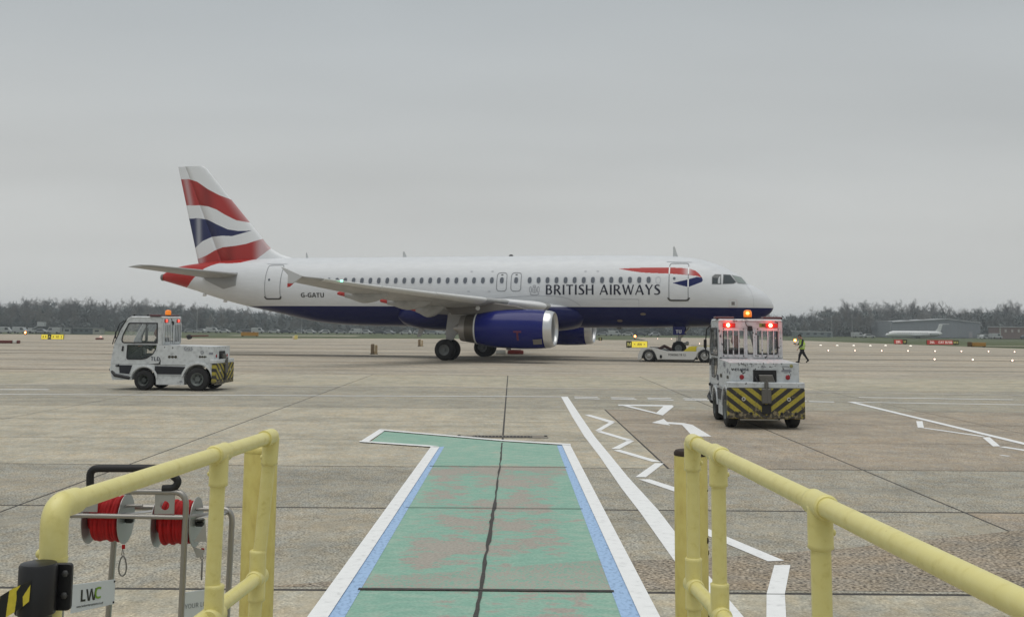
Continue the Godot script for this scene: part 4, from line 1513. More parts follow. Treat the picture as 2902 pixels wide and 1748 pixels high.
		b.prism(v2([5.55, 0.98, 6.0, 1.0, 6.0, 1.28, 5.52, 1.24]), Transform3D(Basis(Vector3.RIGHT, Vector3(0, 0.94, 0.34 * sgn).normalized(), Vector3(0, -0.34, 0.94 * sgn).normalized() * (1.0 if sgn > 0 else 1.0)), Vector3(0, 0.06, 5.75 * sgn + 0.50 * sgn)), 0.03)
		part(nac, "service_panel", b, mat("panel_brown", lin(0.15, 0.135, 0.12), 0.5))
		if sgn > 0:
			b = Mesher.new()
			b.box(Vector3(4.72, 1.62, c.z + 1.035), Vector3(0.42, 0.09, 0.02))
			for k in 4:
				var dy := -0.24 - 0.10 * k
				b.box(Vector3(4.72, c.y + dy, c.z + sqrt(1.046 * 1.046 - dy * dy)), Vector3(0.10, 0.105, 0.02), 0.0, Basis(Vector3.RIGHT, asin(-dy / 1.046)))
			part(nac, "red_warning_mark", b, mat("mark_red", lin(0.11, 0.010, 0.035), 0.5))
	# main gear
	for sgn: float in [1.0, -1.0]:
		b = Mesher.new()
		b.tube([Vector3(0.25, 2.6, 3.55 * sgn), Vector3(0.0, 0.58, 3.8 * sgn)], [0.15, 0.12], 14)
		b.tube([Vector3(0, 0.58, 3.25 * sgn), Vector3(0, 0.58, 4.35 * sgn)], 0.09, 12)
		b.tube([Vector3(0.1, 1.3, 3.7 * sgn), Vector3(0.9, 2.5, 2.4 * sgn)], 0.07, 10)
		var leg := part(o, "main_gear_leg", b, mats.dull_steel)
		b = Mesher.new()
		b.prism(v2([0.08, 2.6, 1.06, 2.6, 1.02, 1.95, 0.86, 1.62, 0.55, 1.42, 0.40, 1.12, -0.02, 1.12, -0.06, 1.5]), Transform3D(Basis.IDENTITY, Vector3(0, 0, 4.02 * sgn - 0.02)), 0.05, 0.012)
		part(leg, "gear_door", b, mat("door_grey", lin(0.40, 0.40, 0.40), 0.5))
		for w: float in [3.33, 4.27]:
			b = Mesher.new()
			lathe_z(b, [Vector2(0.30, -0.20), Vector2(0.48, -0.205), Vector2(0.555, -0.16), Vector2(0.583, -0.07), Vector2(0.583, 0.07), Vector2(0.555, 0.16), Vector2(0.48, 0.205), Vector2(0.30, 0.20)], Vector3(0, 0.583, w * sgn), 36, false, 0.3)
			var ty := part(o, "main_wheel", b, mats.black_rubber)
			b = Mesher.new()
			lathe_z(b, [Vector2(0.05, -0.14), Vector2(0.27, -0.15), Vector2(0.305, -0.20), Vector2(0.305, 0.20), Vector2(0.27, 0.15), Vector2(0.10, 0.12), Vector2(0.08, 0.2), Vector2(0.0, 0.2)], Vector3(0, 0.583, w * sgn), 28, false, 0.6)
			part(ty, "rim", b, mat("rim_grey", lin(0.16, 0.17, 0.17), 0.5, 0.3))
	# nose gear, its wheels held in the tow tractor
	b = Mesher.new()
	b.tube([Vector3(12.45, 2.3, 0), Vector3(12.35, 0.75, 0)], [0.11, 0.075], 14)
	b.tube([Vector3(12.35, 1.2, 0), Vector3(13.05, 2.05, 0)], 0.045, 10)
	b.tube([Vector3(12.35, 0.75, -0.32), Vector3(12.35, 0.75, 0.32)], 0.06, 10)
	b.box(Vector3(12.30, 1.02, 0), Vector3(0.30, 0.26, 0.26), 0.05)
	b.box(Vector3(12.62, 1.00, 0.05), Vector3(0.34, 0.14, 0.2), 0.04)
	b.ball(Vector3(12.82, 1.02, 0.1), Vector3(0.10, 0.12, 0.10), 10, 6)
	b.ball(Vector3(12.1, 0.98, 0.1), Vector3(0.09, 0.11, 0.09), 10, 6)
	b.tube([Vector3(12.25, 1.4, 0.12), Vector3(12.25, 0.95, 0.12)], 0.03, 8)
	var nose := part(o, "nose_gear_leg", b, mat("gear_silver", lin(0.38, 0.38, 0.37), 0.4, 0.4))
	for s: float in [-1.0, 1.0]:
		b = Mesher.new()
		lathe_z(b, [Vector2(0.20, -0.10), Vector2(0.34, -0.10), Vector2(0.385, -0.05), Vector2(0.385, 0.05), Vector2(0.34, 0.10), Vector2(0.20, 0.10)], Vector3(12.35, 0.745, 0.25 * s), 28, false, 0.3)
		var ty := part(o, "nose_wheel", b, mats.black_rubber)
		b = Mesher.new()
		lathe_z(b, [Vector2(0.04, -0.07), Vector2(0.20, -0.09), Vector2(0.20, 0.09), Vector2(0.04, 0.07)], Vector3(12.35, 0.745, 0.25 * s), 20, true, 0.6)
		part(ty, "rim", b, mat("rim_grey"))
	for s: float in [1.0, -1.0]:
		b = Mesher.new()
		b.prism(v2([12.06, 2.1, 12.06, 1.49, 12.70, 1.49, 12.74, 2.1]), Transform3D(Basis.IDENTITY, Vector3(0, 0, 0.36 * s - 0.02)), 0.04, 0.01)
		var dr := part(o, "nose_gear_door", b, mat("nacelle_blue"))
		if s > 0: lettering(dr, "fleet_letters", "TU", 0.19, white, Transform3D(Basis.IDENTITY, Vector3(12.38, 1.66, 0.382)), "Droid Sans", 700, 1.0)
	# cabin windows
	var pts: Array[float] = []
	for k in 14: pts.append(10.91 - 0.517 * k)
	for k in 22: pts.append(1.97 - 0.529 * k)
	pts.append(3.40); pts.append(2.56)
	for px in pts:
		var f := part(o, "cabin_window", drape(oval(Vector2(px, 4.475), 0.30, 0.43), 0.007, 0.5), mat("window_surround", lin(0.60, 0.62, 0.65), 0.4))
		part(f, "pane", drape(oval(Vector2(px, 4.475), 0.225, 0.35), 0.013, 0.5), pane)
	b = Mesher.new()
	drape_line(b, oval(Vector2(11.43, 4.46), 0.25, 0.37), 0.025, 0.008, true)
	part(body, "blanked_window", b, soft)
	# doors, exits, hatches
	for d: Array in [[12.02, 13.05, 3.39, 5.41, 0.15, "passenger_door"], [-12.36, -11.28, 3.44, 5.46, 0.18, "passenger_door"], [3.11, 3.69, 3.86, 4.91, 0.2, "emergency_exit"], [2.27, 2.85, 3.86, 4.91, 0.2, "emergency_exit"]]:
		b = Mesher.new()
		drape_line(b, rounded(v2([d[0], d[2], d[1], d[2], d[1], d[3], d[0], d[3]]), d[4]), 0.036, 0.012, true)
		var dr := part(o, d[5], b, line)
		if d[3] - d[2] > 1.5:
			b = Mesher.new()
			drape_line(b, v2([d[0] - 0.06, d[2] + 0.10, d[0] + 0.02, d[2] - 0.01, d[0] + 0.12, d[2] - 0.03, d[1] - 0.12, d[2] - 0.03, d[1] - 0.02, d[2] - 0.01, d[1] + 0.06, d[2] + 0.10]), 0.075, 0.018)
			part(dr, "door_sill", b, mat("sill_dark", lin(0.055, 0.055, 0.05), 0.6))
			part(dr, "porthole", drape(oval(Vector2(d[0] + 0.28, 4.56), 0.15, 0.15, 2.0, 14), 0.014, 0.5), pane)
			b = Mesher.new()
			drape_line(b, v2([d[0] - 0.18, d[3] + 0.10, d[1] + 0.12, d[3] + 0.07]), 0.035, 0.012)
			part(dr, "rain_gutter", b, soft)
		else:
			part(dr, "handle", drape(v2([(d[0] + d[1]) * 0.5 - 0.06, 4.77, (d[0] + d[1]) * 0.5 + 0.06, 4.77, (d[0] + d[1]) * 0.5 + 0.06, 4.82, (d[0] + d[1]) * 0.5 - 0.06, 4.82]), 0.014), mats.dark)
	# the pale gap of the front door where it crosses the coloured ribbon
	for q: Array in [[12.02, 4.82, 5.17], [13.05, 4.82, 5.17], [13.05, 4.10, 4.51]]:
		b = Mesher.new()
		drape_line(b, v2([q[0], q[1], q[0], q[2]]), 0.07, 0.020)
		part(body, "door_gap", b, white)
	b = Mesher.new()
	for s: Array in [[0.70, 5.0], [1.95, 5.0], [0.62, 3.85], [1.85, 3.85], [-11.0, 5.2], [7.35, 4.98], [8.05, 4.98]]:
		drape_line(b, v2([s[0] - 0.05, s[1], s[0] + 0.05, s[1]]), 0.06, 0.010)
	part(body, "stencil_mark", b, soft)
	b = Mesher.new()
	drape_line(b, v2([8.3, 3.43, 10.3, 3.42, 10.35, 3.38]), 0.03, 0.010)
	drape_line(b, v2([10.36, 3.4, 10.36, 3.0]), 0.018, 0.010)
	part(body, "cargo_door_seam", b, soft)
	b = Mesher.new()
	drape_line(b, v2([1.9, 3.43, 3.0, 3.53, 4.4, 3.60, 5.5, 3.60, 6.1, 3.54, 6.5, 3.42, 6.85, 3.24, 7.1, 3.05]), 0.03, 0.014)
	drape_line(b, v2([16.05, 4.30, 16.35, 3.9, 16.48, 3.5, 16.5, 3.0]), 0.015, 0.008)
	part(body, "panel_seam", b, soft)
	# markings
	part(o, "airline_name", flared_text("BRITISH AIRWAYS", Vector2(5.14, 3.67), 6.40, 0.545), mat("name_ink", lin(0.008, 0.010, 0.028), 0.35))
	part(o, "registration", drape_text("G-GATU", Rect2(-9.85, 3.50, 1.51, 0.27), "Droid Sans", 700), mat("ink_black", lin(0.02, 0.02, 0.022), 0.5))
	b = Mesher.new()
	for k: Array in [[4.48, 3.93, 0.26, 0.30], [4.48, 4.14, 0.16, 0.10], [4.26, 3.95, 0.12, 0.34], [4.71, 3.95, 0.12, 0.34]]:
		drape_line(b, oval(Vector2(k[0], k[1]), k[2], k[3], 2.2, 12), 0.035, 0.010, true)
	drape_line(b, v2([4.24, 3.70, 4.36, 3.65, 4.48, 3.64, 4.60, 3.65, 4.74, 3.70]), 0.06, 0.010)
	drape_line(b, v2([4.36, 3.93, 4.60, 3.93]), 0.03, 0.010)
	drape_line(b, v2([4.48, 3.80, 4.48, 4.08]), 0.03, 0.010)
	part(o, "crest", b, mat("crest_grey", lin(0.36, 0.37, 0.40), 0.5))
	part(body, "static_port", drape(v2([15.33, 3.08 + 0.05, 15.50, 3.13, 15.50, 3.31, 15.33, 3.31]), 0.012), mat("port_grey", lin(0.20, 0.19, 0.19), 0.5))
	b = Mesher.new()
	drape_line(b, rounded(v2([15.20, 3.02, 15.62, 3.02, 15.62, 3.42, 15.20, 3.42]), 0.06), 0.014, 0.010, true)
	part(body, "port_outline", b, mat("outline_pink", lin(0.62, 0.48, 0.48), 0.6))
	# cockpit glazing
	var glass := mat("cockpit_glass", lin(0.055, 0.065, 0.07), 0.06)
	var gf := mat("cockpit_frame", lin(0.30, 0.31, 0.32), 0.4)
	for p: Array in [[14.33, 4.27, 14.78, 4.27, 14.77, 4.78, 14.47, 4.78, 14.33, 4.66], [14.90, 4.28, 15.44, 4.31, 15.56, 4.38, 15.25, 4.77, 14.91, 4.78], [15.68, 4.33, 16.10, 4.315, 15.80, 4.66, 15.36, 4.76]]:
		var poly := v2(p)
		var f := part(o, "cockpit_window", drape(Mesher.inset(poly, -0.03), 0.008, 0.10), gf)
		part(f, "pane", drape(poly, 0.016, 0.10), glass if p[0] < 15.5 else mat("windshield_glass", lin(0.25, 0.29, 0.275), 0.08))
	part(body, "pilot_shirt", drape(v2([14.62, 4.29, 14.74, 4.29, 14.74, 4.68, 14.68, 4.66, 14.62, 4.5]), 0.022), mat("shirt_white", lin(0.5, 0.52, 0.54), 0.8))
	# aerials, lights, drains
	for a: Array in [[12.2, 5.88, 0.55, 0.30], [-4.0, 5.95, 0.36, 0.30], [-10.4, 5.95, 0.34, 0.2]]:
		b = Mesher.new()
		b.prism(v2([a[0] + a[3] * 0.5, a[1] - 0.05, a[0] - a[3] * 0.15, a[1] + a[2], a[0] - a[3] * 0.45, a[1] + a[2], a[0] - a[3] * 0.5, a[1] - 0.05]), Transform3D(Basis.IDENTITY, Vector3(0, 0, -0.02)), 0.04, 0.012)
		part(o, "aerial", b, mat("aerial_grey", lin(0.52, 0.54, 0.54), 0.5))
	b = Mesher.new()
	b.prism(v2([-3.0, 1.85, -2.55, 1.85, -2.95, 1.20, -3.15, 1.20]), Transform3D(Basis.IDENTITY, Vector3(0, 0, -0.02)), 0.04, 0.012)
	part(o, "aerial", b, mat("aerial_grey"))
	b = Mesher.new()
	b.ball(Vector3(2.6, 5.98, 0), Vector3(0.14, 0.09, 0.09), 10, 6)
	part(o, "beacon", b, mats.dark)
	for a: Vector3 in [Vector3(-10.75, 2.96, 1.35), Vector3(-17.2, 3.68, 0.3), Vector3(-15.8, 3.30, 0.2), Vector3(9.0, 1.85, 0.1), Vector3(4.0, 0.74, 5.75)]:
		b = Mesher.new()
		b.box(a, Vector3(0.26, 0.16, 0.12), 0.04)
		part(o, "drain_mast", b, mats.dull_steel if a.x > -15 else white)
	for a: Vector2 in [Vector2(10.55, 2.62), Vector2(9.2, 2.25)]:
		part(body, "belly_light", drape(oval(a, 0.32, 0.14, 2.0, 12), 0.014, 0.3), mat("lens_dull", lin(0.16, 0.13, 0.10), 0.3))
	tow_tractor()

func wing_at(sec: Array, z: float) -> Array:
	for i in sec.size() - 1:
		var a: Array = sec[i]
		var c: Array = sec[i + 1]
		if z <= c[0]:
			var t: float = (z - a[0]) / (c[0] - a[0])
			var o: Array = []
			for k in 6: o.append(lerpf(a[k], c[k], t))
			return o
	return sec[-1]

# the low towbarless tractor under the nose
func tow_tractor() -> void:
	var base := Transform3D(Basis(Vector3.UP, deg_to_rad(-14.5)), Vector3(-2.6, 0, -63.4))
	var at := base * Vector3(12.1, 0, 0.0)
	var o := thing("aircraft_tug", "low white towbarless tractor cradling the airliner's nose wheels", "aircraft tug", at, deg_to_rad(-14.5))
	var wh := mat("tractor_white", lin(0.60, 0.60, 0.58), 0.45)
	# side frames: deeper about the rear wheels, low in the middle
	for s: float in [1.0, -1.0]:
		var b := Mesher.new()
		var arch := arc2(Vector2(-1.28, 0.33), 0.365, 175, 20, 8)
		var p := v2([-1.92, 0.10, -1.72, 0.12])
		p.append_array(arch)
		p.append_array(v2([-0.82, 0.14, 1.15, 0.14, 1.3, 0.3, 1.42, 0.60, -0.3, 0.60, -0.72, 0.70, -1.0, 0.78, -1.5, 0.78, -1.75, 0.66, -1.88, 0.40]))
		b.prism(p, Transform3D(Basis.IDENTITY, Vector3(0, 0, 1.15 * s - 0.09)), 0.18, 0.02)
		part(o, "side_frame", b, wh)
		b = Mesher.new()
		b.box(Vector3(0.1, 0.125, 1.12 * s), Vector3(2.2, 0.07, 0.2), 0.02)
		part(o, "sill", b, mats.dark)
		for w: Array in [[-1.28, 0.33, 0.33], [1.75, 0.36, 0.36]]:
			b = Mesher.new()
			lathe_z(b, [Vector2(0.2, -0.11), Vector2(w[2] - 0.05, -0.12), Vector2(w[2], -0.07), Vector2(w[2], 0.07), Vector2(w[2] - 0.05, 0.12), Vector2(0.2, 0.11)], Vector3(w[0], w[1], 1.18 * s), 28, false, 0.4)
			var t := part(o, "wheel", b, mats.black_rubber)
			b = Mesher.new()
			lathe_z(b, [Vector2(0.0, -0.10), Vector2(0.10, -0.10), Vector2(0.14, -0.06), Vector2(0.20, -0.115), Vector2(0.235, -0.10), Vector2(0.235, 0.10), Vector2(0.20, 0.115), Vector2(0.14, 0.06), Vector2(0.10, 0.11), Vector2(0.0, 0.12)], Vector3(w[0], w[1], 1.18 * s), 24, false, 0.6)
			part(t, "rim", b, mat("tractor_rim", lin(0.34, 0.34, 0.33), 0.45, 0.3))
		b = Mesher.new()
		b.ball(Vector3(-0.62, 0.30, 1.26 * s), Vector3(0.07, 0.10, 0.03), 10, 6)
		part(o, "side_lamp", b, mats.dark)
	lettering(o, "side_lettering", "TOWING TR 12", 0.11, mats.dark, Transform3D(Basis.IDENTITY, Vector3(0.25, 0.40, 1.243)), "Droid Sans", 700, 0.9)
	var b := Mesher.new()
	b.box(Vector3(-1.72, 0.38, 0), Vector3(0.22, 0.40, 2.2), 0.05)
	b.box(Vector3(-0.2, 0.22, 0), Vector3(2.6, 0.10, 2.1), 0.02)
	part(o, "chassis", b, mat("tractor_dark", lin(0.05, 0.05, 0.05), 0.6))
	b = Mesher.new()
	b.tube([Vector3(-0.9, 0.62, 0.8), Vector3(-0.5, 0.86, 0.6), Vector3(-0.1, 0.66, 0.5)], 0.09, 10)
	part(o, "clamp_arm", b, mat("clamp_dark", lin(0.06, 0.025, 0.025), 0.5))
	b = Mesher.new()
	b.prism(v2([0.55, 0.58, 0.9, 0.86, 2.1, 0.88, 2.2, 0.58]), Transform3D(Basis.IDENTITY, Vector3(0, 0, -0.95)), 1.9, 0.03)
	part(o, "yellow_deck", b, mat("deck_yellow", lin(0.75, 0.62, 0.04), 0.5))
	b = Mesher.new()
	b.box(Vector3(2.05, 0.55, 0), Vector3(1.5, 0.62, 2.36), 0.06)
	part(o, "engine_housing", b, wh)
	b = Mesher.new()
	b.box(Vector3(2.6, 0.95, 0.6), Vector3(0.9, 0.7, 0.9), 0.05)
	part(o, "cab", b, mat("tractor_dark"))


# capitals drawn with a broad pen: thick stems, thin bars, slightly flared ends. A stroke is a run of x, y, width
func flared_glyph(c: String) -> Array:
	var T := 0.185
	var N := 0.105
	match c:
		"B": return [0.62, [[0.09, 0, T + 0.03, 0.09, 0.08, T, 0.09, 0.92, T, 0.09, 1, T + 0.03], [0.08, 0.955, N, 0.30, 0.955, N, 0.44, 0.88, T * 0.8, 0.47, 0.75, T, 0.42, 0.62, T * 0.8, 0.30, 0.54, N, 0.08, 0.54, N], [0.30, 0.54, N, 0.47, 0.46, T * 0.85, 0.53, 0.29, T * 1.05, 0.46, 0.12, T * 0.85, 0.30, 0.045, N, 0.08, 0.045, N]]]
		"R": return [0.64, [[0.09, 0, T + 0.03, 0.09, 0.08, T, 0.09, 0.92, T, 0.09, 1, T + 0.03], [0.08, 0.955, N, 0.30, 0.955, N, 0.45, 0.88, T * 0.8, 0.49, 0.74, T, 0.43, 0.58, T * 0.8, 0.30, 0.50, N, 0.08, 0.50, N], [0.27, 0.52, T * 0.9, 0.42, 0.30, T, 0.60, 0.0, T * 1.15]]]
		"I": return [0.24, [[0.12, 0, T + 0.03, 0.12, 0.08, T, 0.12, 0.92, T, 0.12, 1, T + 0.03]]]
		"T": return [0.62, [[0.31, 0, T + 0.03, 0.31, 0.08, T, 0.31, 0.95, T], [0.0, 0.95, N * 1.4, 0.08, 0.955, N, 0.54, 0.955, N, 0.62, 0.95, N * 1.4]]]
		"S": return [0.52, [[0.47, 0.90, N * 1.2, 0.36, 0.955, N, 0.22, 0.945, N * 1.1, 0.10, 0.86, T * 0.8, 0.09, 0.72, T, 0.20, 0.60, T * 1.1, 0.34, 0.49, T * 1.15, 0.45, 0.36, T * 1.1, 0.46, 0.22, T, 0.38, 0.09, T * 0.8, 0.24, 0.04, N, 0.12, 0.05, N, 0.01, 0.11, N * 1.2]]]
		"H": return [0.72, [[0.09, 0, T + 0.03, 0.09, 0.08, T, 0.09, 0.92, T, 0.09, 1, T + 0.03], [0.63, 0, T + 0.03, 0.63, 0.08, T, 0.63, 0.92, T, 0.63, 1, T + 0.03], [0.09, 0.52, N, 0.63, 0.52, N]]]
		"A": return [0.74, [[0.02, 0, N * 1.3, 0.06, 0.1, N, 0.36, 0.98, N], [0.37, 1.0, T * 0.9, 0.65, 0.10, T, 0.69, 0, T * 1.1], [0.16, 0.33, N, 0.56, 0.33, N]]]
		"W": return [1.04, [[0.04, 1, T * 1.1, 0.09, 0.9, T, 0.30, 0.02, T * 0.85], [0.30, 0.0, N, 0.52, 0.93, N], [0.52, 0.98, T * 0.9, 0.75, 0.02, T * 0.85], [0.76, 0.0, N, 0.97, 0.9, N, 1.0, 1.0, N * 1.3]]]
		"Y": return [0.66, [[0.04, 1, T * 1.1, 0.10, 0.9, T, 0.33, 0.46, T * 0.9], [0.34, 0.44, N, 0.58, 0.9, N, 0.63, 1.0, N * 1.3], [0.33, 0.48, T, 0.33, 0.08, T, 0.33, 0.0, T + 0.03]]]
	return [0.30, []]

func flared_text(s: String, at: Vector2, width: float, h: float) -> Mesher:
	var total := 0.0
	for c in s: total += (flared_glyph(c)[0] as float) + 0.13
	total -= 0.13
	var k := width / total
	var b := Mesher.new()
	var x := at.x
	for c in s:
		var gl := flared_glyph(c)
		for st: Array in gl[1]:
			var n := st.size() / 3
			var pl: Array[Vector2] = []
			var pr: Array[Vector2] = []
			for i in n:
				var p := Vector2(st[i * 3], st[i * 3 + 1])
				var i0 := maxi(i - 1, 0)
				var i1 := mini(i + 1, n - 1)
				var d := (Vector2(st[i1 * 3] * k, st[i1 * 3 + 1] * h) - Vector2(st[i0 * 3] * k, st[i0 * 3 + 1] * h)).normalized()
				var w: float = st[i * 3 + 2] * h * 0.5
				var q := Vector2(x + p.x * k, at.y + p.y * h)
				pl.append(q + Vector2(-d.y, d.x) * w)
				pr.append(q - Vector2(-d.y, d.x) * w)
			for i in n - 1:
				drape_tri(b, pl[i], pr[i], pr[i + 1], 0.010, 0.16)
				drape_tri(b, pl[i], pr[i + 1], pl[i + 1], 0.010, 0.16)
		x += ((gl[0] as float) + 0.13) * k
	return b
# ---------- people: tapered capsules joined by a smooth minimum and meshed as surface nets ----------
func seg_dist(p: Vector3, a: Vector3, b: Vector3, ra: float, rb: float) -> float:
	var ab := b - a
	var t := clampf((p - a).dot(ab) / maxf(ab.length_squared(), 1e-9), 0.0, 1.0)
	return p.distance_to(a + ab * t) - lerpf(ra, rb, t)

# bones: [a, b, radius at a, radius at b, colour]; low and high clip the field in y
func net(b: Mesher, bones: Array, cell: float, k: float, low := -100.0, high := 100.0, grow_by := 0.0) -> void:
	var lo := Vector3(1e9, 1e9, 1e9)
	var hi := -lo
	for q: Array in bones:
		var r := maxf(q[2], q[3]) + grow_by + k + cell * 2
		lo = lo.min((q[0] as Vector3).min(q[1]) - Vector3(r, r, r))
		hi = hi.max((q[0] as Vector3).max(q[1]) + Vector3(r, r, r))
	var nx := int((hi.x - lo.x) / cell) + 2
	var ny := int((hi.y - lo.y) / cell) + 2
	var nz := int((hi.z - lo.z) / cell) + 2
	var f := PackedFloat32Array()
	f.resize(nx * ny * nz)
	f.fill(1.0)
	var near := PackedFloat32Array()
	near.resize(nx * ny * nz)
	near.fill(9.0)
	var who := PackedByteArray()
	who.resize(nx * ny * nz)
	for qi in bones.size():
		var q: Array = bones[qi]
		var a: Vector3 = q[0]
		var c: Vector3 = q[1]
		var ra: float = q[2] + grow_by
		var rb: float = q[3] + grow_by
		var m := maxf(ra, rb) + k + cell * 2
		var i0 := ((a.min(c) - Vector3(m, m, m) - lo) / cell).floor()
		var i1 := ((a.max(c) + Vector3(m, m, m) - lo) / cell).ceil()
		for iy in range(maxi(int(i0.y), 0), mini(int(i1.y), ny - 1) + 1):
			var py := lo.y + iy * cell
			for iz in range(maxi(int(i0.z), 0), mini(int(i1.z), nz - 1) + 1):
				for ix in range(maxi(int(i0.x), 0), mini(int(i1.x), nx - 1) + 1):
					var p := Vector3(lo.x + ix * cell, py, lo.z + iz * cell)
					var d := seg_dist(p, a, c, ra, rb)
					if d > k + cell * 2: continue
					var at := (iy * nz + iz) * nx + ix
					if d < near[at]:
						near[at] = d
						who[at] = qi
					var o := f[at]
					var h := maxf(k - absf(o - d), 0.0) / k
					f[at] = minf(o, d) - h * h * k * 0.25
	if low > -99.0 or high < 99.0:
		for iy in ny:
			var py := lo.y + iy * cell
			var e := maxf(py - high, low - py)
			for j in nx * nz:
				var at := iy * nz * nx + j
				f[at] = maxf(f[at], e)
	var verts := {}
	var cols := {}
	var sx := 1
	var sz := nx
	var sy := nx * nz
	var offs := [0, sx, sz, sx + sz, sy, sy + sx, sy + sz, sy + sx + sz]
	var pos := [Vector3(0, 0, 0), Vector3(1, 0, 0), Vector3(0, 0, 1), Vector3(1, 0, 1), Vector3(0, 1, 0), Vector3(1, 1, 0), Vector3(0, 1, 1), Vector3(1, 1, 1)]
	var edges := [[0, 1], [2, 3], [4, 5], [6, 7], [0, 2], [1, 3], [4, 6], [5, 7], [0, 4], [1, 5], [2, 6], [3, 7]]
	for iy in ny - 1:
		for iz in nz - 1:
			var row := (iy * nz + iz) * nx
			for ix in nx - 1:
				var at := row + ix
				var s := f[at] < 0.0
				if (f[at + sx] < 0.0) == s and (f[at + sz] < 0.0) == s and (f[at + sy] < 0.0) == s and (f[at + sx + sz] < 0.0) == s and (f[at + sy + sx] < 0.0) == s and (f[at + sy + sz] < 0.0) == s and (f[at + sy + sx + sz] < 0.0) == s:
					continue
				var sum := Vector3.ZERO
				var n := 0
				for e: Array in edges:
					var va := f[at + offs[e[0]]]
					var vb := f[at + offs[e[1]]]
					if (va < 0.0) != (vb < 0.0):
						sum += (pos[e[0]] as Vector3).lerp(pos[e[1]], va / (va - vb))
						n += 1
				verts[at] = lo + (Vector3(ix, iy, iz) + sum / n) * cell
				cols[at] = bones[who[at]][4]
	b.g += 1
	for at: int in verts:
		var ix: int = at % nx
		var iz: int = (at / nx) % nz
		var iy: int = at / sy
		if ix == 0 or iy == 0 or iz == 0: continue
		var s := f[at] < 0.0
		if (f[at + sx] < 0.0) != s: net_quad(b, verts, cols, at, at - sz, at - sz - sy, at - sy, not s)
		if (f[at + sy] < 0.0) != s: net_quad(b, verts, cols, at, at - sx, at - sx - sz, at - sz, not s)
		if (f[at + sz] < 0.0) != s: net_quad(b, verts, cols, at, at - sy, at - sy - sx, at - sx, not s)

func net_quad(b: Mesher, verts: Dictionary, cols: Dictionary, i: int, j: int, k: int, l: int, flip: bool) -> void:
	if not (verts.has(i) and verts.has(j) and verts.has(k) and verts.has(l)): return
	b.col = cols[i]
	if flip: b.quad(verts[i], verts[j], verts[k], verts[l], b.g)
	else: b.quad(verts[l], verts[k], verts[j], verts[i], b.g)

# a relaxed hand: wrist at the origin, fingers along -y, palm towards -x, thumb towards +z * side
func hand_bones(xf: Transform3D, side: float, skin: Color) -> Array:
	var o: Array = []
	var add := func(a: Vector3, c: Vector3, ra: float, rb: float) -> void:
		o.append([xf * Vector3(a.x, a.y, a.z * side), xf * Vector3(c.x, c.y, c.z * side), ra, rb, skin])
	add.call(Vector3(0, 0.02, 0), Vector3(0, -0.03, 0.012), 0.022, 0.021)
	for k in 4:
		var z := 0.027 - k * 0.018
		var len: float = [0.040, 0.045, 0.042, 0.033][k]
		add.call(Vector3(0, -0.02, z * 0.6), Vector3(0, -0.085, z), 0.016, 0.011)
		var a := Vector3(0, -0.088, z)
		var c := a + Vector3(-0.30, -0.95, 0.03 * (1 - k)).normalized() * len
		var d := c + Vector3(-0.72, -0.69, 0).normalized() * len * 0.66
		var e := d + Vector3(-0.95, -0.3, 0).normalized() * len * 0.52
		add.call(a, c, 0.0095, 0.009)
		add.call(c, d, 0.009, 0.0083)
		add.call(d, e, 0.0083, 0.0075)
	add.call(Vector3(-0.005, -0.025, 0.018), Vector3(-0.022, -0.055, 0.046), 0.015, 0.012)
	add.call(Vector3(-0.022, -0.055, 0.046), Vector3(-0.034, -0.085, 0.055), 0.0115, 0.010)
	add.call(Vector3(-0.034, -0.085, 0.055), Vector3(-0.045, -0.108, 0.056), 0.010, 0.0085)
	return o

func head_bones(c: Vector3, fwd: Vector3, up: Vector3, skin: Color, hair: Color, bald: bool) -> Array:
	var s := fwd.cross(up).normalized()
	var o := [[c + up * 0.035 - fwd * 0.012, c + up * 0.045 - fwd * 0.03, 0.082, 0.084, skin if bald else hair], [c + up * 0.0 + fwd * 0.03, c - up * 0.03 + fwd * 0.03, 0.068, 0.062, skin], [c - up * 0.07 + fwd * 0.045, c - up * 0.085 + fwd * 0.06, 0.042, 0.034, skin],
		[c + fwd * 0.095 + up * 0.01, c + fwd * 0.118 - up * 0.02, 0.011, 0.016, skin], [c - up * 0.04 - fwd * 0.02, c - up * 0.15 - fwd * 0.045, 0.056, 0.058, skin]]
	for k: float in [-1.0, 1.0]:
		o.append([c + s * 0.082 * k + up * 0.015, c + s * 0.085 * k - up * 0.02, 0.016, 0.011, skin])
	if not bald:
		o.append([c + up * 0.05 - fwd * 0.05, c - up * 0.01 - fwd * 0.07, 0.065, 0.05, hair])
	return o

func face(parent: Node, c: Vector3, fwd: Vector3, up: Vector3) -> void:
	var s := fwd.cross(up).normalized()
	for k: float in [-1.0, 1.0]:
		var b := Mesher.new()
		b.ball(c + fwd * 0.090 + up * 0.012 + s * 0.031 * k, Vector3(0.011, 0.009, 0.011), 8, 6)
		part(parent, "eye", b, mat("eye_dark", lin(0.03, 0.025, 0.02), 0.3))
	var b := Mesher.new()
	b.tube([c + fwd * 0.098 - up * 0.055 - s * 0.022, c + fwd * 0.106 - up * 0.055, c + fwd * 0.098 - up * 0.055 + s * 0.022], 0.005, 6)
	part(parent, "mouth", b, mat("lip", lin(0.22, 0.09, 0.08), 0.6))

func clad(key: String, rough: float) -> StandardMaterial3D:
	var m := mat(key, Color.WHITE, rough)
	m.vertex_color_use_as_albedo = true
	return m

const SKIN := Color(0.42, 0.25, 0.19)
const DARK_CLOTH := Color(0.014, 0.014, 0.018)
const JACKET := Color(0.018, 0.02, 0.028)
const SHOE := Color(0.012, 0.012, 0.012)

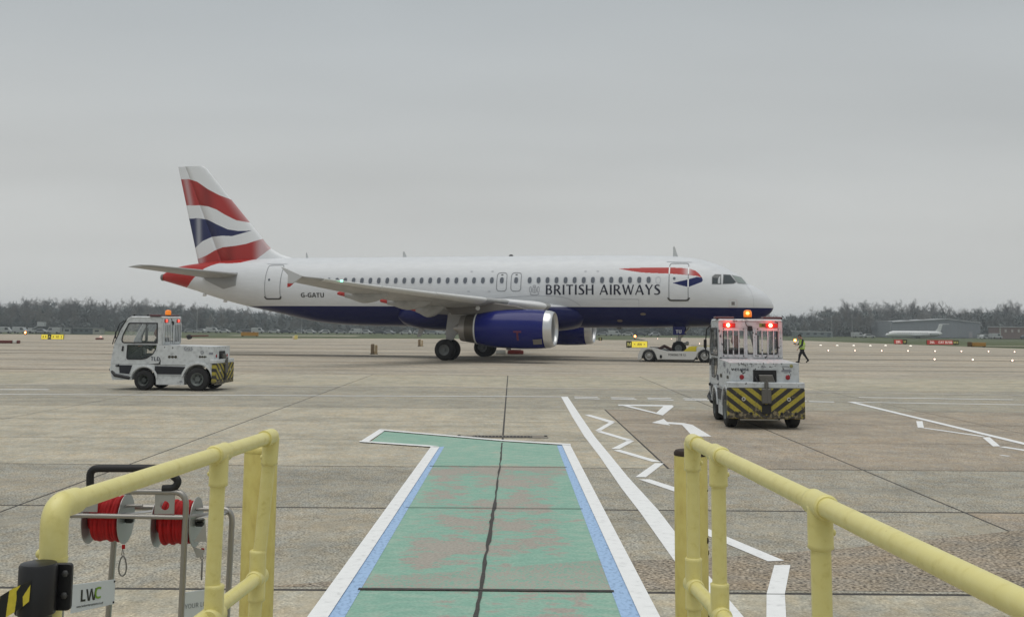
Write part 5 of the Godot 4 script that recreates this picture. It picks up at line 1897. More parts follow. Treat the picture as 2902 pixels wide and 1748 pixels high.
func build_vest(parent: Node, torso: Array, low: float, high: float) -> void:
	var hv := mat("hi_vis", lin(0.42, 0.62, 0.08), 0.7)
	hv.rim_enabled = true
	hv.rim = 0.3
	var b := Mesher.new()
	net(b, torso, 0.018, 0.05, low, high, 0.016)
	var v := part(parent, "hi_vis_vest", b, hv)
	for y: float in [lerpf(low, high, 0.16), lerpf(low, high, 0.38)]:
		b = Mesher.new()
		net(b, torso, 0.018, 0.05, y, y + 0.05, 0.020)
		part(v, "reflective_band", b, mat("reflective_tape", lin(0.55, 0.60, 0.52), 0.3, 0.2))

func walker() -> void:
	var o := thing("person", "person walking left in dark clothes and yellow-green hi-vis vest, head bowed", "person", Vector3(16.15, 0, -60.1), 0.0)
	var hip := Vector3(0.03, 0.76, 0)
	var chest := Vector3(0.045, 1.06, 0)
	var neck := Vector3(-0.03, 1.30, 0)
	var torso := [[hip + Vector3(0, 0, -0.065), chest + Vector3(0, -0.08, -0.075), 0.115, 0.125, JACKET], [hip + Vector3(0, 0, 0.065), chest + Vector3(0, -0.08, 0.075), 0.115, 0.125, JACKET],
		[chest + Vector3(0, -0.05, -0.085), neck + Vector3(0.045, -0.07, -0.10), 0.125, 0.085, JACKET], [chest + Vector3(0, -0.05, 0.085), neck + Vector3(0.045, -0.07, 0.10), 0.125, 0.085, JACKET]]
	var hc := Vector3(-0.105, 1.435, 0)
	var fwd := Vector3(-0.90, -0.42, 0).normalized()
	var up := Vector3(-0.42, 0.90, 0).normalized()
	var bones := torso.duplicate()
	bones.append_array(head_bones(hc, fwd, up, SKIN, Color(0.03, 0.028, 0.026), false))
	var limbs := [
		[Vector3(0.03, 1.24, 0.185), Vector3(-0.035, 0.985, 0.23), 0.060, 0.048, JACKET], [Vector3(-0.035, 0.985, 0.23), Vector3(-0.20, 0.82, 0.19), 0.047, 0.036, JACKET],
		[Vector3(0.0, 1.24, -0.185), Vector3(-0.06, 1.02, -0.24), 0.060, 0.048, JACKET], [Vector3(-0.06, 1.02, -0.24), Vector3(-0.185, 1.0, -0.10), 0.047, 0.036, JACKET],
		[hip + Vector3(0, -0.03, 0.08), Vector3(-0.125, 0.43, 0.085), 0.098, 0.068, DARK_CLOTH], [Vector3(-0.125, 0.43, 0.085), Vector3(-0.19, 0.085, 0.08), 0.066, 0.048, DARK_CLOTH], [Vector3(-0.185, 0.045, 0.08), Vector3(-0.335, 0.038, 0.085), 0.043, 0.034, SHOE],
		[hip + Vector3(0, -0.03, -0.08), Vector3(0.17, 0.44, -0.08), 0.098, 0.068, DARK_CLOTH], [Vector3(0.17, 0.44, -0.08), Vector3(0.37, 0.155, -0.08), 0.066, 0.048, DARK_CLOTH], [Vector3(0.385, 0.12, -0.08), Vector3(0.275, 0.036, -0.08), 0.043, 0.034, SHOE]]
	bones.append_array(limbs)
	var b := Mesher.new()
	net(b, bones, 0.018, 0.04)
	var down := Vector3(-0.72, -0.68, 0).normalized()
	var hx := Transform3D(Basis(Vector3(-0.68, 0.72, 0).normalized(), -down, Vector3.BACK), Vector3(-0.215, 0.805, 0.19))
	net(b, hand_bones(hx, 1.0, SKIN), 0.0045, 0.010)
	var d2 := Vector3(-0.85, -0.05, 0.5).normalized()
	var hx2 := Transform3D(Basis(Vector3(0, 1, 0), -d2, Vector3(0, 1, 0).cross(-d2).normalized()).orthonormalized(), Vector3(-0.20, 1.0, -0.09))
	net(b, hand_bones(hx2, -1.0, SKIN), 0.0045, 0.010)
	part(o, "body", b, clad("clothes", 0.85))
	face(o, hc, fwd, up)
	build_vest(o, torso, 0.74, 1.27)

func driver(label: String, xf: Transform3D) -> Node3D:
	var o := thing("person", label, "person", xf.origin, xf.basis.get_euler().y)
	var hip := Vector3(0.16, 1.0, 0)
	var chest := Vector3(0.17, 1.27, 0)
	var neck := Vector3(0.23, 1.55, 0)
	var torso := [[hip + Vector3(0, 0, -0.07), chest + Vector3(0, 0, -0.08), 0.135, 0.14, JACKET], [hip + Vector3(0, 0, 0.07), chest + Vector3(0, 0, 0.08), 0.135, 0.14, JACKET],
		[chest + Vector3(0, 0, -0.09), neck + Vector3(-0.03, -0.07, -0.12), 0.14, 0.085, JACKET], [chest + Vector3(0, 0, 0.09), neck + Vector3(-0.03, -0.07, 0.12), 0.14, 0.085, JACKET]]
	var hc := Vector3(0.31, 1.70, 0)
	var fwd := Vector3(0.97, -0.22, 0).normalized()
	var up := Vector3(0.22, 0.97, 0).normalized()
	var bones := torso.duplicate()
	bones.append_array(head_bones(hc, fwd, up, Color(0.30, 0.16, 0.12), SKIN, true))
	for s: float in [-1.0, 1.0]:
		bones.append_array([[Vector3(0.22, 1.48, 0.20 * s), Vector3(0.40, 1.22, 0.25 * s), 0.066, 0.052, JACKET], [Vector3(0.40, 1.22, 0.25 * s), Vector3(0.66, 1.30, 0.15 * s), 0.05, 0.038, JACKET],
			[hip + Vector3(0, -0.02, 0.10 * s), Vector3(0.62, 1.0, 0.13 * s), 0.105, 0.075, DARK_CLOTH], [Vector3(0.62, 1.0, 0.13 * s), Vector3(0.80, 0.66, 0.12 * s), 0.072, 0.052, DARK_CLOTH], [Vector3(0.80, 0.62, 0.12 * s), Vector3(0.96, 0.61, 0.12 * s), 0.045, 0.036, SHOE]])
	var b := Mesher.new()
	net(b, bones, 0.024, 0.05)
	for s: float in [-1.0, 1.0]:
		var d := Vector3(0.93, 0.25, -0.1 * s).normalized()
		var px := Vector3(-0.2, 0.95, 0.1)
		var bs := Basis(px, -d, px.cross(-d)).orthonormalized()
		net(b, hand_bones(Transform3D(bs, Vector3(0.67, 1.305, 0.145 * s)), s, SKIN), 0.006, 0.010)
	part(o, "body", b, clad("clothes", 0.85))
	face(o, hc, fwd, up)
	build_vest(o, torso, 0.98, 1.53)
	return o

# ---------- the two baggage tractors: x forward, origin on the ground ----------
func ringed(b: Mesher, outer: PackedVector2Array, inner: PackedVector2Array, xf: Transform3D, depth: float) -> void:
	# both clockwise or both counter-clockwise in the xy plane, same number of corners
	var m := outer.size()
	var flip := Geometry2D.is_polygon_clockwise(outer)
	for k in m:
		var l := (k + 1) % m
		var q := [outer[k], outer[l], inner[l], inner[k]]
		if flip: q.reverse()
		var f: Array[Vector3] = []
		var r: Array[Vector3] = []
		for p: Vector2 in q:
			f.append(xf * Vector3(p.x, p.y, depth)); r.append(xf * Vector3(p.x, p.y, 0))
		b.quad(f[0], f[1], f[2], f[3]); b.quad(r[3], r[2], r[1], r[0])
		for e in 4:
			b.quad(r[e], r[(e + 1) % 4], f[(e + 1) % 4], f[e])

func tx(a: Array) -> PackedVector2Array:
	var o := v2(a)
	for k in o.size(): o[k].x *= 0.934
	return o

func chevrons() -> Image:
	var w := 512
	var h := 208
	var im := Image.create(w, h, false, Image.FORMAT_RGB8)
	var n1 := noise(0.012, 5, 4)
	var n2 := noise(0.09, 3, 6)
	var n3 := noise(0.03, 4, 16)
	for y in h:
		for x in w:
			var u := (x + 0.5) / w * 1.525 - 0.7625
			var v := 0.60 * (1.0 - (y + 0.5) / h)
			# stripes rise outwards from the middle
			var s := fposmod(absf(u) * 0.78 - v * 1.0 + 0.165, 0.205)
			var c := Vector3(0.40, 0.335, 0.04) if s < 0.105 else Vector3(0.030, 0.028, 0.027)
			var low := smoothstep(0.30, 0.0, v)
			var wear := n1.get_noise_2d(x, y) * 0.9 + n2.get_noise_2d(x, y) * 0.5 + low * 0.80 - 0.44
			if wear > 0.0:
				var grime := Vector3(0.055, 0.048, 0.035) if n3.get_noise_2d(x, y) < 0.12 else Vector3(0.24, 0.20, 0.12)
				c = c.lerp(grime, clampf(wear * 5.0, 0, 1))
			c *= 0.9 + 0.25 * n3.get_noise_2d(x * 2.0, y * 2.0)
			im.set_pixel(x, y, Color(maxf(c.x, 0), maxf(c.y, 0), maxf(c.z, 0)).linear_to_srgb())
	return im

func chipped(key: String, base: Color, sd: int, amount: float) -> StandardMaterial3D:
	var m := mat(key, Color.WHITE, 0.5)
	var t := 0.70 + 0.18 * (1.0 - amount)
	m.albedo_texture = noise_tex(512, 0.018, 5, sd, [[0.0, base.darkened(0.22)], [0.35, base.darkened(0.06)], [t - 0.03, base], [t, base.darkened(0.16)], [t + 0.045, base.darkened(0.60)], [1.0, base.darkened(0.8)]])
	m.uv1_triplanar = true
	m.uv1_scale = Vector3(0.55, 0.55, 0.55)
	return m

func tug(label: String, at: Vector3, turn: float, lettered: bool) -> Node3D:
	var o := thing("baggage_tractor", label, "baggage tractor", at, turn)
	var white := chipped("tug_white" if lettered else "tug_white_clean", Color(0.77, 0.79, 0.80) if lettered else Color(0.815, 0.83, 0.835), 3 if lettered else 9, 0.5 if lettered else 0.0)
	var black: Material = mats.black_plastic
	var dark: Material = mats.dark
	var glass := mat("tug_glass", Color(0.55, 0.62, 0.62, 0.07), 0.05)
	glass.transparency = BaseMaterial3D.TRANSPARENCY_ALPHA
	var b := Mesher.new()
	# lower body with its wheel arches
	var p := tx([1.60, 0.30, 1.02, 0.30])
	p.append_array(arc2(Vector2(0.523, 0.30), 0.375, 0, 180, 10))
	p.append_array(tx([0.15, 0.175, -0.76, 0.175]))
	p.append_array(arc2(Vector2(-1.12, 0.345), 0.425, 0, 176, 10))
	p.append_array(tx([-1.66, 0.30, -1.69, 1.0, -1.69, 1.30, 0.03, 1.33, 0.03, 0.76, 1.655, 0.76, 1.70, 0.62]))
	b.prism(p, Transform3D(Basis.IDENTITY, Vector3(0, 0, -0.68)), 1.36, 0.018)
	part(o, "body", b, white)
	# wings over the wheels, a little proud
	for s: float in [-1.0, 1.0]:
		b = Mesher.new()
		var a0 := arc2(Vector2(-1.12, 0.345), 0.50, 8, 172, 12)
		var a1 := arc2(Vector2(-1.12, 0.345), 0.435, 8, 172, 12)
		a1.reverse()
		a0.append_array(a1)
		b.prism(a0, Transform3D(Basis.IDENTITY, Vector3(0, 0, 0.68 * s if s > 0 else -0.735)), 0.055, 0.01)
		part(o, "wheel_arch", b, white)
		b = Mesher.new()
		a0 = arc2(Vector2(0.523, 0.30), 0.445, 12, 172, 12)
		a1 = arc2(Vector2(0.523, 0.30), 0.385, 12, 172, 12)
		a1.reverse()
		a0.append_array(a1)
		b.prism(a0, Transform3D(Basis.IDENTITY, Vector3(0, 0, 0.68 * s if s > 0 else -0.72)), 0.04, 0.01)
		part(o, "wheel_arch", b, white)
	# cab sides: upper window frame and the see-through lower door
	for s: float in [-1.0, 1.0]:
		var z := 0.63 if s > 0 else -0.68
		var xf := Transform3D(Basis.IDENTITY, Vector3(0, 0, z))
		b = Mesher.new()
		var uw := tx([1.30, 1.38, 1.352, 1.45, 1.322, 1.62, 1.13, 1.99, 0.17, 1.99, 0.15, 1.38])
		ringed(b, tx([1.565, 1.355, 1.54, 1.50, 1.40, 1.78, 1.06, 2.13, 0.03, 2.13, 0.03, 1.355]), uw, xf, 0.05)
		var door := part(o, "cab_door" if true else "", b, white)
		b = Mesher.new()
		var lw := tx([1.13, 0.90, 1.165, 0.955, 1.15, 1.335, 0.175, 1.335, 0.20, 1.20, 0.30, 1.05, 0.48, 0.935, 0.64, 0.90])
		ringed(b, tx([1.655, 0.765, 1.62, 1.0, 1.568, 1.352, 0.03, 1.352, 0.03, 1.15, 0.03, 0.95, 0.10, 0.80, 0.45, 0.765]), lw, xf, 0.05)
		part(door, "door_panel", b, white)
		b = Mesher.new()
		var zz := 0.682 if s > 0 else -0.692
		b.frame(rounded(uw, 0.05), Transform3D(Basis.IDENTITY, Vector3(0, 0, zz)), 0.035, 0.010)
		b.frame(rounded(lw, 0.03), Transform3D(Basis.IDENTITY, Vector3(0, 0, zz)), 0.022, 0.010)
		part(door, "window_seal", b, black)
		b = Mesher.new()
		b.prism(Mesher.inset(uw if not Geometry2D.is_polygon_clockwise(uw) else PackedVector2Array(Array(uw)), 0.0), Transform3D(Basis.IDENTITY, Vector3(0, 0, 0.652 if s > 0 else -0.658)), 0.006)
		b.prism(lw, Transform3D(Basis.IDENTITY, Vector3(0, 0, 0.652 if s > 0 else -0.658)), 0.006)
		part(door, "pane", b, glass)
		b = Mesher.new()
		b.box(Vector3(1.20, 1.25, 0.70 * s), Vector3(0.05, 0.10, 0.03), 0.012)
		b.ball(Vector3(1.205, 1.18, 0.705 * s), Vector3(0.035, 0.04, 0.02), 8, 6)
		part(door, "handle", b, black)
		# louvred dark panels
		b = Mesher.new()
		b.prism(tx([0.21, 0.48, -0.775, 0.48, -0.775, 0.70, 0.21, 0.715]), Transform3D(Basis.IDENTITY, Vector3(0, 0, 0.681 if s > 0 else -0.693)), 0.012)
		var vent := part(o, "battery_vent", b, mat("vent_navy", lin(0.012, 0.014, 0.022), 0.5))
		for k in 4:
			b = Mesher.new()
			b.box(Vector3(-0.265, 0.515 + k * 0.055, 0.694 * s), Vector3(0.90, 0.014, 0.012))
			part(vent, "slat", b, black)
		b = Mesher.new()
		b.box(Vector3(-0.262, 0.755, 0.688 * s), Vector3(0.94, 0.022, 0.02), 0.004)
		b.box(Vector3(-0.262, 0.445, 0.684 * s), Vector3(0.94, 0.012, 0.012))
		part(o, "side_rail", b, mat("rail_grey", lin(0.30, 0.31, 0.31), 0.5))
		b = Mesher.new()
		b.prism(tx([1.385, 0.735, 0.955, 0.735, 1.04, 0.478, 1.36, 0.50]), Transform3D(Basis.IDENTITY, Vector3(0, 0, 0.681 if s > 0 else -0.691)), 0.010)
		part(o, "front_vent", b, mat("vent_navy"))
		# the row of cooling holes
		for g: Array in [[-0.33, 0.99], [-1.24, 1.0]]:
			b = Mesher.new()
			for k in 3:
				b.ball(Vector3(g[0] + (k - 1) * (0.095 if g[0] > -1 else 0.075), g[1], 0.683 * s), Vector3(0.048 if g[0] > -1 else 0.038, 0.042 if g[0] > -1 else 0.034, 0.012), 12, 4)
			part(o, "cooling_holes", b, mat("hole_olive", lin(0.055, 0.05, 0.035), 0.7))
	# roof, rear wall, windscreen
	b = Mesher.new()
	b.box(Vector3(0.495, 2.145, 0), Vector3(1.02, 0.07, 1.38), 0.03)
	b.prism(tx([1.06, 2.11, 1.06, 2.18, 1.16, 2.13, 1.22, 2.05, 1.17, 2.03]), Transform3D(Basis.IDENTITY, Vector3(0, 0, -0.69)), 1.38, 0.008)
	part(o, "roof", b, white)
	b = Mesher.new()
	var back := Transform3D(Basis(Vector3.BACK, Vector3.UP, Vector3.LEFT), Vector3(0.05, 0, 0))
	ringed(b, v2([-0.68, 1.33, 0.68, 1.33, 0.68, 2.12, -0.68, 2.12]), v2([-0.59, 1.44, 0.57, 1.44, 0.57, 1.955, -0.59, 1.955]), back, 0.05)
	var rear := part(o, "rear_wall", b, white)
	b = Mesher.new()
	b.frame(rounded(v2([-0.60, 1.43, 0.58, 1.43, 0.58, 1.965, -0.60, 1.965]), 0.06), Transform3D(back.basis, Vector3(-0.001, 0, 0)), 0.03, 0.008)
	part(rear, "window_seal", b, black)
	b = Mesher.new()
	b.prism(v2([-0.59, 1.44, 0.57, 1.44, 0.57, 1.955, -0.59, 1.955]), Transform3D(back.basis, Vector3(0.03, 0, 0)), 0.006)
	part(rear, "pane", b, glass)
	for g: Array in [[-0.675, -0.07], [0.05, 0.675]]:
		b = Mesher.new()
		b.frame(v2([g[0], 1.365, g[1], 1.365, g[1], 1.985, g[0], 1.985]), Transform3D(back.basis, Vector3(-0.012, 0, 0)), 0.055, 0.014)
		var grid := part(rear, "guard_frame", b, white)
		for k in 5:
			var bar := Mesher.new()
			bar.box(Vector3(-0.035, 1.675, lerpf(g[0], g[1], (k + 0.55) / 5.1)), Vector3(0.016, 0.56, 0.026), 0.004)
			part(grid, "guard_bar", bar, white)
		for k in 4:
			var bolt := Mesher.new()
			bolt.ball(Vector3(-0.028, 1.392 if k < 2 else 1.965, lerpf(g[0], g[1], 0.16 if k % 2 == 0 else 0.86)), Vector3(0.01, 0.014, 0.014), 8, 4)
			part(grid, "bolt", bolt, dark)
	b = Mesher.new()
	for s: float in [-1.0, 1.0]:
		b.tube([Vector3(1.56, 0.76, 0.64 * s), Vector3(1.445, 1.46, 0.65 * s), Vector3(1.25, 1.85, 0.65 * s), Vector3(1.10, 2.08, 0.65 * s)], 0.03, 8)
	b.box(Vector3(1.505, 1.08, 0), Vector3(0.05, 0.60, 1.24), 0.015, Basis(Vector3.BACK, 0.13))
	part(o, "front_panel", b, white)
	b = Mesher.new()
	b.quad(Vector3(1.455, 1.40, -0.62), Vector3(1.455, 1.40, 0.62), Vector3(1.12, 2.06, 0.62), Vector3(1.12, 2.06, -0.62))
	part(o, "windscreen", b, glass)
	b = Mesher.new()
	for s: float in [-1.0, 1.0]:
		b.tube([Vector3(1.47, 1.38, 0.66 * s), Vector3(1.30, 1.80, 0.67 * s), Vector3(1.13, 2.08, 0.67 * s), Vector3(1.03, 2.17, 0.66 * s)], 0.022, 8)
	b.tube([Vector3(1.03, 2.175, -0.66), Vector3(1.03, 2.175, 0.66)], 0.02, 8)
	part(o, "windscreen_trim", b, black)
	# inside: floor, dash, seat, wheel
	b = Mesher.new()
	b.box(Vector3(0.75, 0.74, 0), Vector3(1.40, 0.06, 1.24))
	b.box(Vector3(1.28, 1.05, 0), Vector3(0.30, 0.62, 1.22), 0.05)
	b.box(Vector3(0.09, 1.05, 0.0), Vector3(0.05, 0.60, 1.24))
	part(o, "cab_interior", b, mat("cab_dark", lin(0.035, 0.035, 0.038), 0.7))
	b = Mesher.new()
	b.box(Vector3(0.26, 0.86, -0.27), Vector3(0.46, 0.14, 0.46), 0.05)
	b.box(Vector3(0.07, 1.25, -0.27), Vector3(0.10, 0.62, 0.44), 0.04)
	part(o, "seat", b, black)
	b = Mesher.new()
	var ring: Array = []
	for k in 20:
		var t := TAU * k / 20
		ring.append(Vector3(0.80, 1.36, -0.27) + Vector3(-0.35, 0.94, 0).normalized() * 0.0 + Vector3(0.85, -0.30, 0).normalized() * cos(t) * 0.16 * 0.6 + Vector3(0, 0, 1) * sin(t) * 0.18 + Vector3(0, 1, 0) * cos(t) * -0.05)
	b.tube(ring, 0.014, 6, false, true)
	b.tube([Vector3(0.80, 1.36, -0.27), Vector3(1.15, 1.05, -0.27)], 0.025, 8)
	part(o, "steering_wheel", b, dark)
	b = Mesher.new()
	b.box(Vector3(0.92, 1.62, 0.30), Vector3(0.06, 0.42, 0.10), 0.02)
	b.tube([Vector3(0.95, 1.3, 0.3), Vector3(0.85, 2.05, 0.1)], 0.022, 8)
	part(o, "grab_post", b, mat("cab_grey", lin(0.12, 0.125, 0.13), 0.6))
	# bumpers
	b = Mesher.new()
	b.tube([Vector3(0.95, 0.36, -0.70), Vector3(1.40, 0.44, -0.71), Vector3(1.58, 0.60, -0.62), Vector3(1.63, 0.62, 0), Vector3(1.58, 0.60, 0.62), Vector3(1.40, 0.44, 0.71), Vector3(0.95, 0.36, 0.70)], 0.05, 8)
	part(o, "front_bumper", b, black)
	b = Mesher.new()
	b.tube([Vector3(1.30, 0.72, -0.70), Vector3(1.52, 0.70, -0.60), Vector3(1.60, 0.70, 0.0), Vector3(1.52, 0.70, 0.60), Vector3(1.30, 0.72, 0.70)], 0.035, 8)
	part(o, "front_bumper", b, black)
	var chev := mat("hazard_stripes", Color.WHITE, 0.6)
	if chev.albedo_texture == null: chev.albedo_texture = tex(chevrons())
	b = Mesher.new()
	b.uv_rect = Rect2(-0.7625, 0.815, 1.525, -0.60)
	b.uv_b = 1
	b.box(Vector3(0, 0.51, 0.03), Vector3(1.525, 0.60, 0.14), 0.02)
	put(o, "rear_bumper", b.done(), chev, Transform3D(Basis(Vector3.BACK, Vector3.UP, Vector3.LEFT), Vector3(-1.60, 0, 0)))
	b = Mesher.new()
	b.box(Vector3(-1.60, 0.868, 0), Vector3(0.20, 0.112, 1.525), 0.012)
	part(o, "bumper_shelf", b, white)
	# hitch: recess, plate, coupling jaw, hose
	b = Mesher.new()
	b.box(Vector3(-1.585, 1.0, 0.0), Vector3(0.03, 0.32, 0.46), 0.006)
	part(o, "hitch_recess", b, dark)
	b = Mesher.new()
	b.prism(v2([-0.13, 1.07, 0.14, 1.07, 0.23, 0.815, -0.09, 0.815]), Transform3D(Basis(Vector3.BACK, Vector3.UP, Vector3.LEFT), Vector3(-1.60, 0, 0)), 0.07, 0.015)
	var hitch := part(o, "hitch_bracket", b, mat("hitch_grey", lin(0.13, 0.125, 0.115), 0.55, 0.3))
	b = Mesher.new()
	b.box(Vector3(-1.735, 0.66, 0.0), Vector3(0.07, 0.30, 0.19), 0.02)
	b.box(Vector3(-1.74, 0.87, 0.0), Vector3(0.06, 0.14, 0.08), 0.02)
	b.tube([Vector3(-1.76, 0.52, 0), Vector3(-1.76, 0.98, 0)], 0.022, 8)
	part(hitch, "coupling_jaw", b, mat("hitch_grey"))
	b = Mesher.new()
	b.box(Vector3(-1.712, 0.40, 0.0), Vector3(0.03, 0.18, 0.18), 0.01)
	part(hitch, "coupling_slot", b, dark)
	b = Mesher.new()
	b.tube([Vector3(-1.62, 1.02, -0.20), Vector3(-1.66, 0.96, -0.17), Vector3(-1.67, 0.90, -0.13), Vector3(-1.66, 0.88, -0.17), Vector3(-1.63, 0.92, -0.21)], 0.016, 8)
	part(hitch, "hose", b, black)
	# reflectors, bolt rings, towing eyes
	for s: float in [-1.0, 1.0]:
		b = Mesher.new()
		b.ball(Vector3(-1.582, 1.02, 0.455 * s), Vector3(0.014, 0.050, 0.048), 14, 6)
		part(o, "reflector", b, mat("reflector_red", lin(0.28, 0.012, 0.02), 0.25))
		b = Mesher.new()
		var rg2: Array = []
		for k in 16:
			rg2.append(Vector3(-1.704, 0.595 + cos(TAU * k / 16) * 0.030, 0.445 * s + sin(TAU * k / 16) * 0.030))
		b.tube(rg2, 0.010, 6, false, true)
		part(o, "bolt_ring", b, mat("ring_pale", lin(0.5, 0.5, 0.48), 0.5))
		for z: float in [0.58, 0.30]:
			b = Mesher.new()
			b.ball(Vector3(-1.702, 0.315, z * s), Vector3(0.012, 0.032, 0.030), 10, 4)
			part(o, "towing_hole", b, dark)
	b = Mesher.new()
	b.tube([Vector3(-1.58, 0.19, -0.5), Vector3(-1.58, 0.19, 0.25)], 0.02, 8)
	part(o, "rear_bar", b, mat("ring_pale"))
	# wheels
	for w: Array in [[0.523, 0.30, 0.60], [-1.12, 0.345, 0.62]]:
		for s: float in [-1.0, 1.0]:
			b = Mesher.new()
			var r: float = w[1]
			lathe_z(b, [Vector2(r * 0.5, -0.10), Vector2(r - 0.05, -0.115), Vector2(r - 0.012, -0.09), Vector2(r, -0.05), Vector2(r, 0.05), Vector2(r - 0.012, 0.09), Vector2(r - 0.05, 0.115), Vector2(r * 0.5, 0.10)], Vector3(w[0], r, w[2] * s), 32, false, 0.35)
			var ty := part(o, "wheel", b, mats.black_rubber)
			b = Mesher.new()
			lathe_z(b, [Vector2(0.0, -0.07), Vector2(r * 0.22, -0.07), Vector2(r * 0.26, -0.03), Vector2(r * 0.42, -0.05), Vector2(r * 0.47, -0.10), Vector2(r * 0.56, -0.112), Vector2(r * 0.56, 0.112), Vector2(r * 0.47, 0.10), Vector2(r * 0.42, 0.05), Vector2(r * 0.26, 0.03), Vector2(r * 0.22, 0.07), Vector2(0.0, 0.07)], Vector3(w[0], r, w[2] * s), 24, false, 0.6)
			part(ty, "rim", b, mat("tug_rim", lin(0.12, 0.135, 0.13), 0.5, 0.2) if w[0] < 0 else mat("tug_rim_dark", lin(0.05, 0.058, 0.055), 0.5, 0.2))
			b = Mesher.new()
			for k in 6:
				var t := TAU * k / 6
				b.ball(Vector3(w[0] + cos(t) * r * 0.33, r + sin(t) * r * 0.33, (w[2] + 0.052) * s), Vector3(0.016, 0.016, 0.014), 6, 4)
			part(ty, "wheel_nuts", b, dark)
	b = Mesher.new()
	b.box(Vector3(-0.3, 0.28, 0), Vector3(2.4, 0.16, 0.7), 0.03)
	part(o, "chassis", b, dark)
	# roof lights
	b = Mesher.new()
	lathe_y(b, [Vector2(0.08, 2.18), Vector2(0.085, 2.22), Vector2(0.07, 2.23)], Vector3(0.13, 0, -0.03), 16)
	var bc := part(o, "beacon_base", b, dark)
	var amber := mat("beacon_lens", lin(0.75, 0.28, 0.03), 0.2)
	amber.emission_enabled = true
	amber.emission = Color(1.0, 0.42, 0.06)
	amber.emission_energy_multiplier = 0.35
	b = Mesher.new()
	lathe_y(b, [Vector2(0.085, 2.225), Vector2(0.09, 2.27), Vector2(0.085, 2.34), Vector2(0.06, 2.372), Vector2(0.0, 2.38)], Vector3(0.13, 0, -0.03), 18)
	part(bc, "beacon_lens", b, amber)
	if lettered:
		var hot := mat("beacon_bulb_light", lin(1, 0.7, 0.3), 0.3)
		hot.emission_enabled = true
		hot.emission = Color(1.0, 0.62, 0.25)
		hot.emission_energy_multiplier = 6.0
		b = Mesher.new()
		b.ball(Vector3(0.042, 2.305, -0.045), Vector3(0.012, 0.030, 0.038), 10, 6)
		part(bc, "beacon_bulb", b, hot)
	for s: float in [-1.0, 1.0]:
		b = Mesher.new()
		b.box(Vector3(0.24, 2.205, (0.50 if s > 0 else -0.53)), Vector3(0.34, 0.055, 0.40), 0.012)
		part(o, "roof_marker_light", b, mat("marker_maroon", lin(0.10, 0.035, 0.04), 0.4))
		# tail lamps high on the rear wall
		b = Mesher.new()
		b.box(Vector3(-0.008, 2.045, 0.455 * s), Vector3(0.02, 0.10, 0.27), 0.008)
		var hs := part(rear, "lamp_housing", b, mat("lamp_red", lin(0.45, 0.03, 0.025), 0.35))
		b = Mesher.new()
		b.ball(Vector3(-0.028, 2.048, (0.425 if s > 0 else -0.478)), Vector3(0.022, 0.052, 0.052), 14, 8)
		var lamp := mat("tail_lamp_light" if lettered else "tail_lamp_dim_light", lin(1, 0.2, 0.12), 0.3)
		lamp.emission_enabled = true
		lamp.emission = Color(1.0, 0.16, 0.08) if lettered else Color(1.0, 0.35, 0.3)
		lamp.emission_energy_multiplier = 9.0 if lettered else 0.9
		part(hs, "lamp_light", b, lamp)
		if lettered:
			b = Mesher.new()
			b.ball(Vector3(-0.046, 2.048, (0.425 if s > 0 else -0.478)), Vector3(0.010, 0.036, 0.036), 14, 8)
			var core := mat("tail_lamp_core_light", lin(1, 0.8, 0.6), 0.3)
			core.emission_enabled = true
			core.emission = Color(1.0, 0.80, 0.55)
			core.emission_energy_multiplier = 9.0
			part(hs, "lamp_core", b, core)
			var om := OmniLight3D.new()
			om.name = "tail_lamp_glow"
			om.position = Vector3(-0.22, 2.05, (0.425 if s > 0 else -0.478))
			om.light_color = Color(1.0, 0.12, 0.06)
			om.light_energy = 0.05
			om.light_size = 0.06
			om.omni_range = 30.0
			om.omni_attenuation = 2.0
			om.shadow_enabled = true
			o.add_child(om)
	b = Mesher.new()
	b.box(Vector3(-0.02, 1.98, -0.01), Vector3(0.06, 0.11, 0.10), 0.015)
	b.tube([Vector3(0.0, 2.12, -0.10), Vector3(-0.03, 2.05, -0.09), Vector3(-0.02, 2.0, -0.03)], 0.008, 6)
	part(rear, "rear_camera", b, dark)
	# aerials and mirrors
	for x: float in [1.0, 0.58, 0.15]:
		b = Mesher.new()
		b.ball(Vector3(x, 2.20, -0.45), Vector3(0.035, 0.04, 0.035), 8, 6)
		part(o, "roof_stud", b, dark)
	for s: float in [-1.0, 1.0]:
		b = Mesher.new()
		b.tube([Vector3(1.20, 2.04, 0.68 * s), Vector3(1.30, 1.95, 0.76 * s), Vector3(1.42, 1.60, 0.78 * s), Vector3(1.50, 1.35, 0.75 * s)], 0.014, 8)
		b.box(Vector3(1.40, 1.62, 0.785 * s), Vector3(0.03, 0.20, 0.07), 0.012)
		part(o, "mirror", b, dark)
	# stickers and lettering
	var ink := mat("sticker_ink", lin(0.05, 0.055, 0.08), 0.6)
	var grey_ink := mat("sticker_grey", lin(0.22, 0.23, 0.26), 0.6)
	var lside := Basis(Vector3.LEFT, Vector3.UP, Vector3.FORWARD)
	lettering(o, "maker_letters", "TLD", 0.115, ink, Transform3D(lside, Vector3(0.19, 0.925, -0.684)), "Droid Sans", 700, 1.0)
	lettering(o, "operator_letters", "GGS", 0.09, grey_ink, Transform3D(lside, Vector3(-0.80, 1.235, -0.684)), "Droid Sans", 700, 1.15)
	lettering(o, "fleet_number", "05", 0.05, grey_ink, Transform3D(lside, Vector3(-0.62, 0.27, -0.684)), "Droid Sans", 700, 1.2)
	b = Mesher.new()
	var cr: Array = []
	for k in 16: cr.append(Vector3(-1.23 + cos(TAU * k / 16) * 0.045, 1.13 + sin(TAU * k / 16) * 0.045, -0.684))
	b.tube(cr, 0.007, 5, false, true)
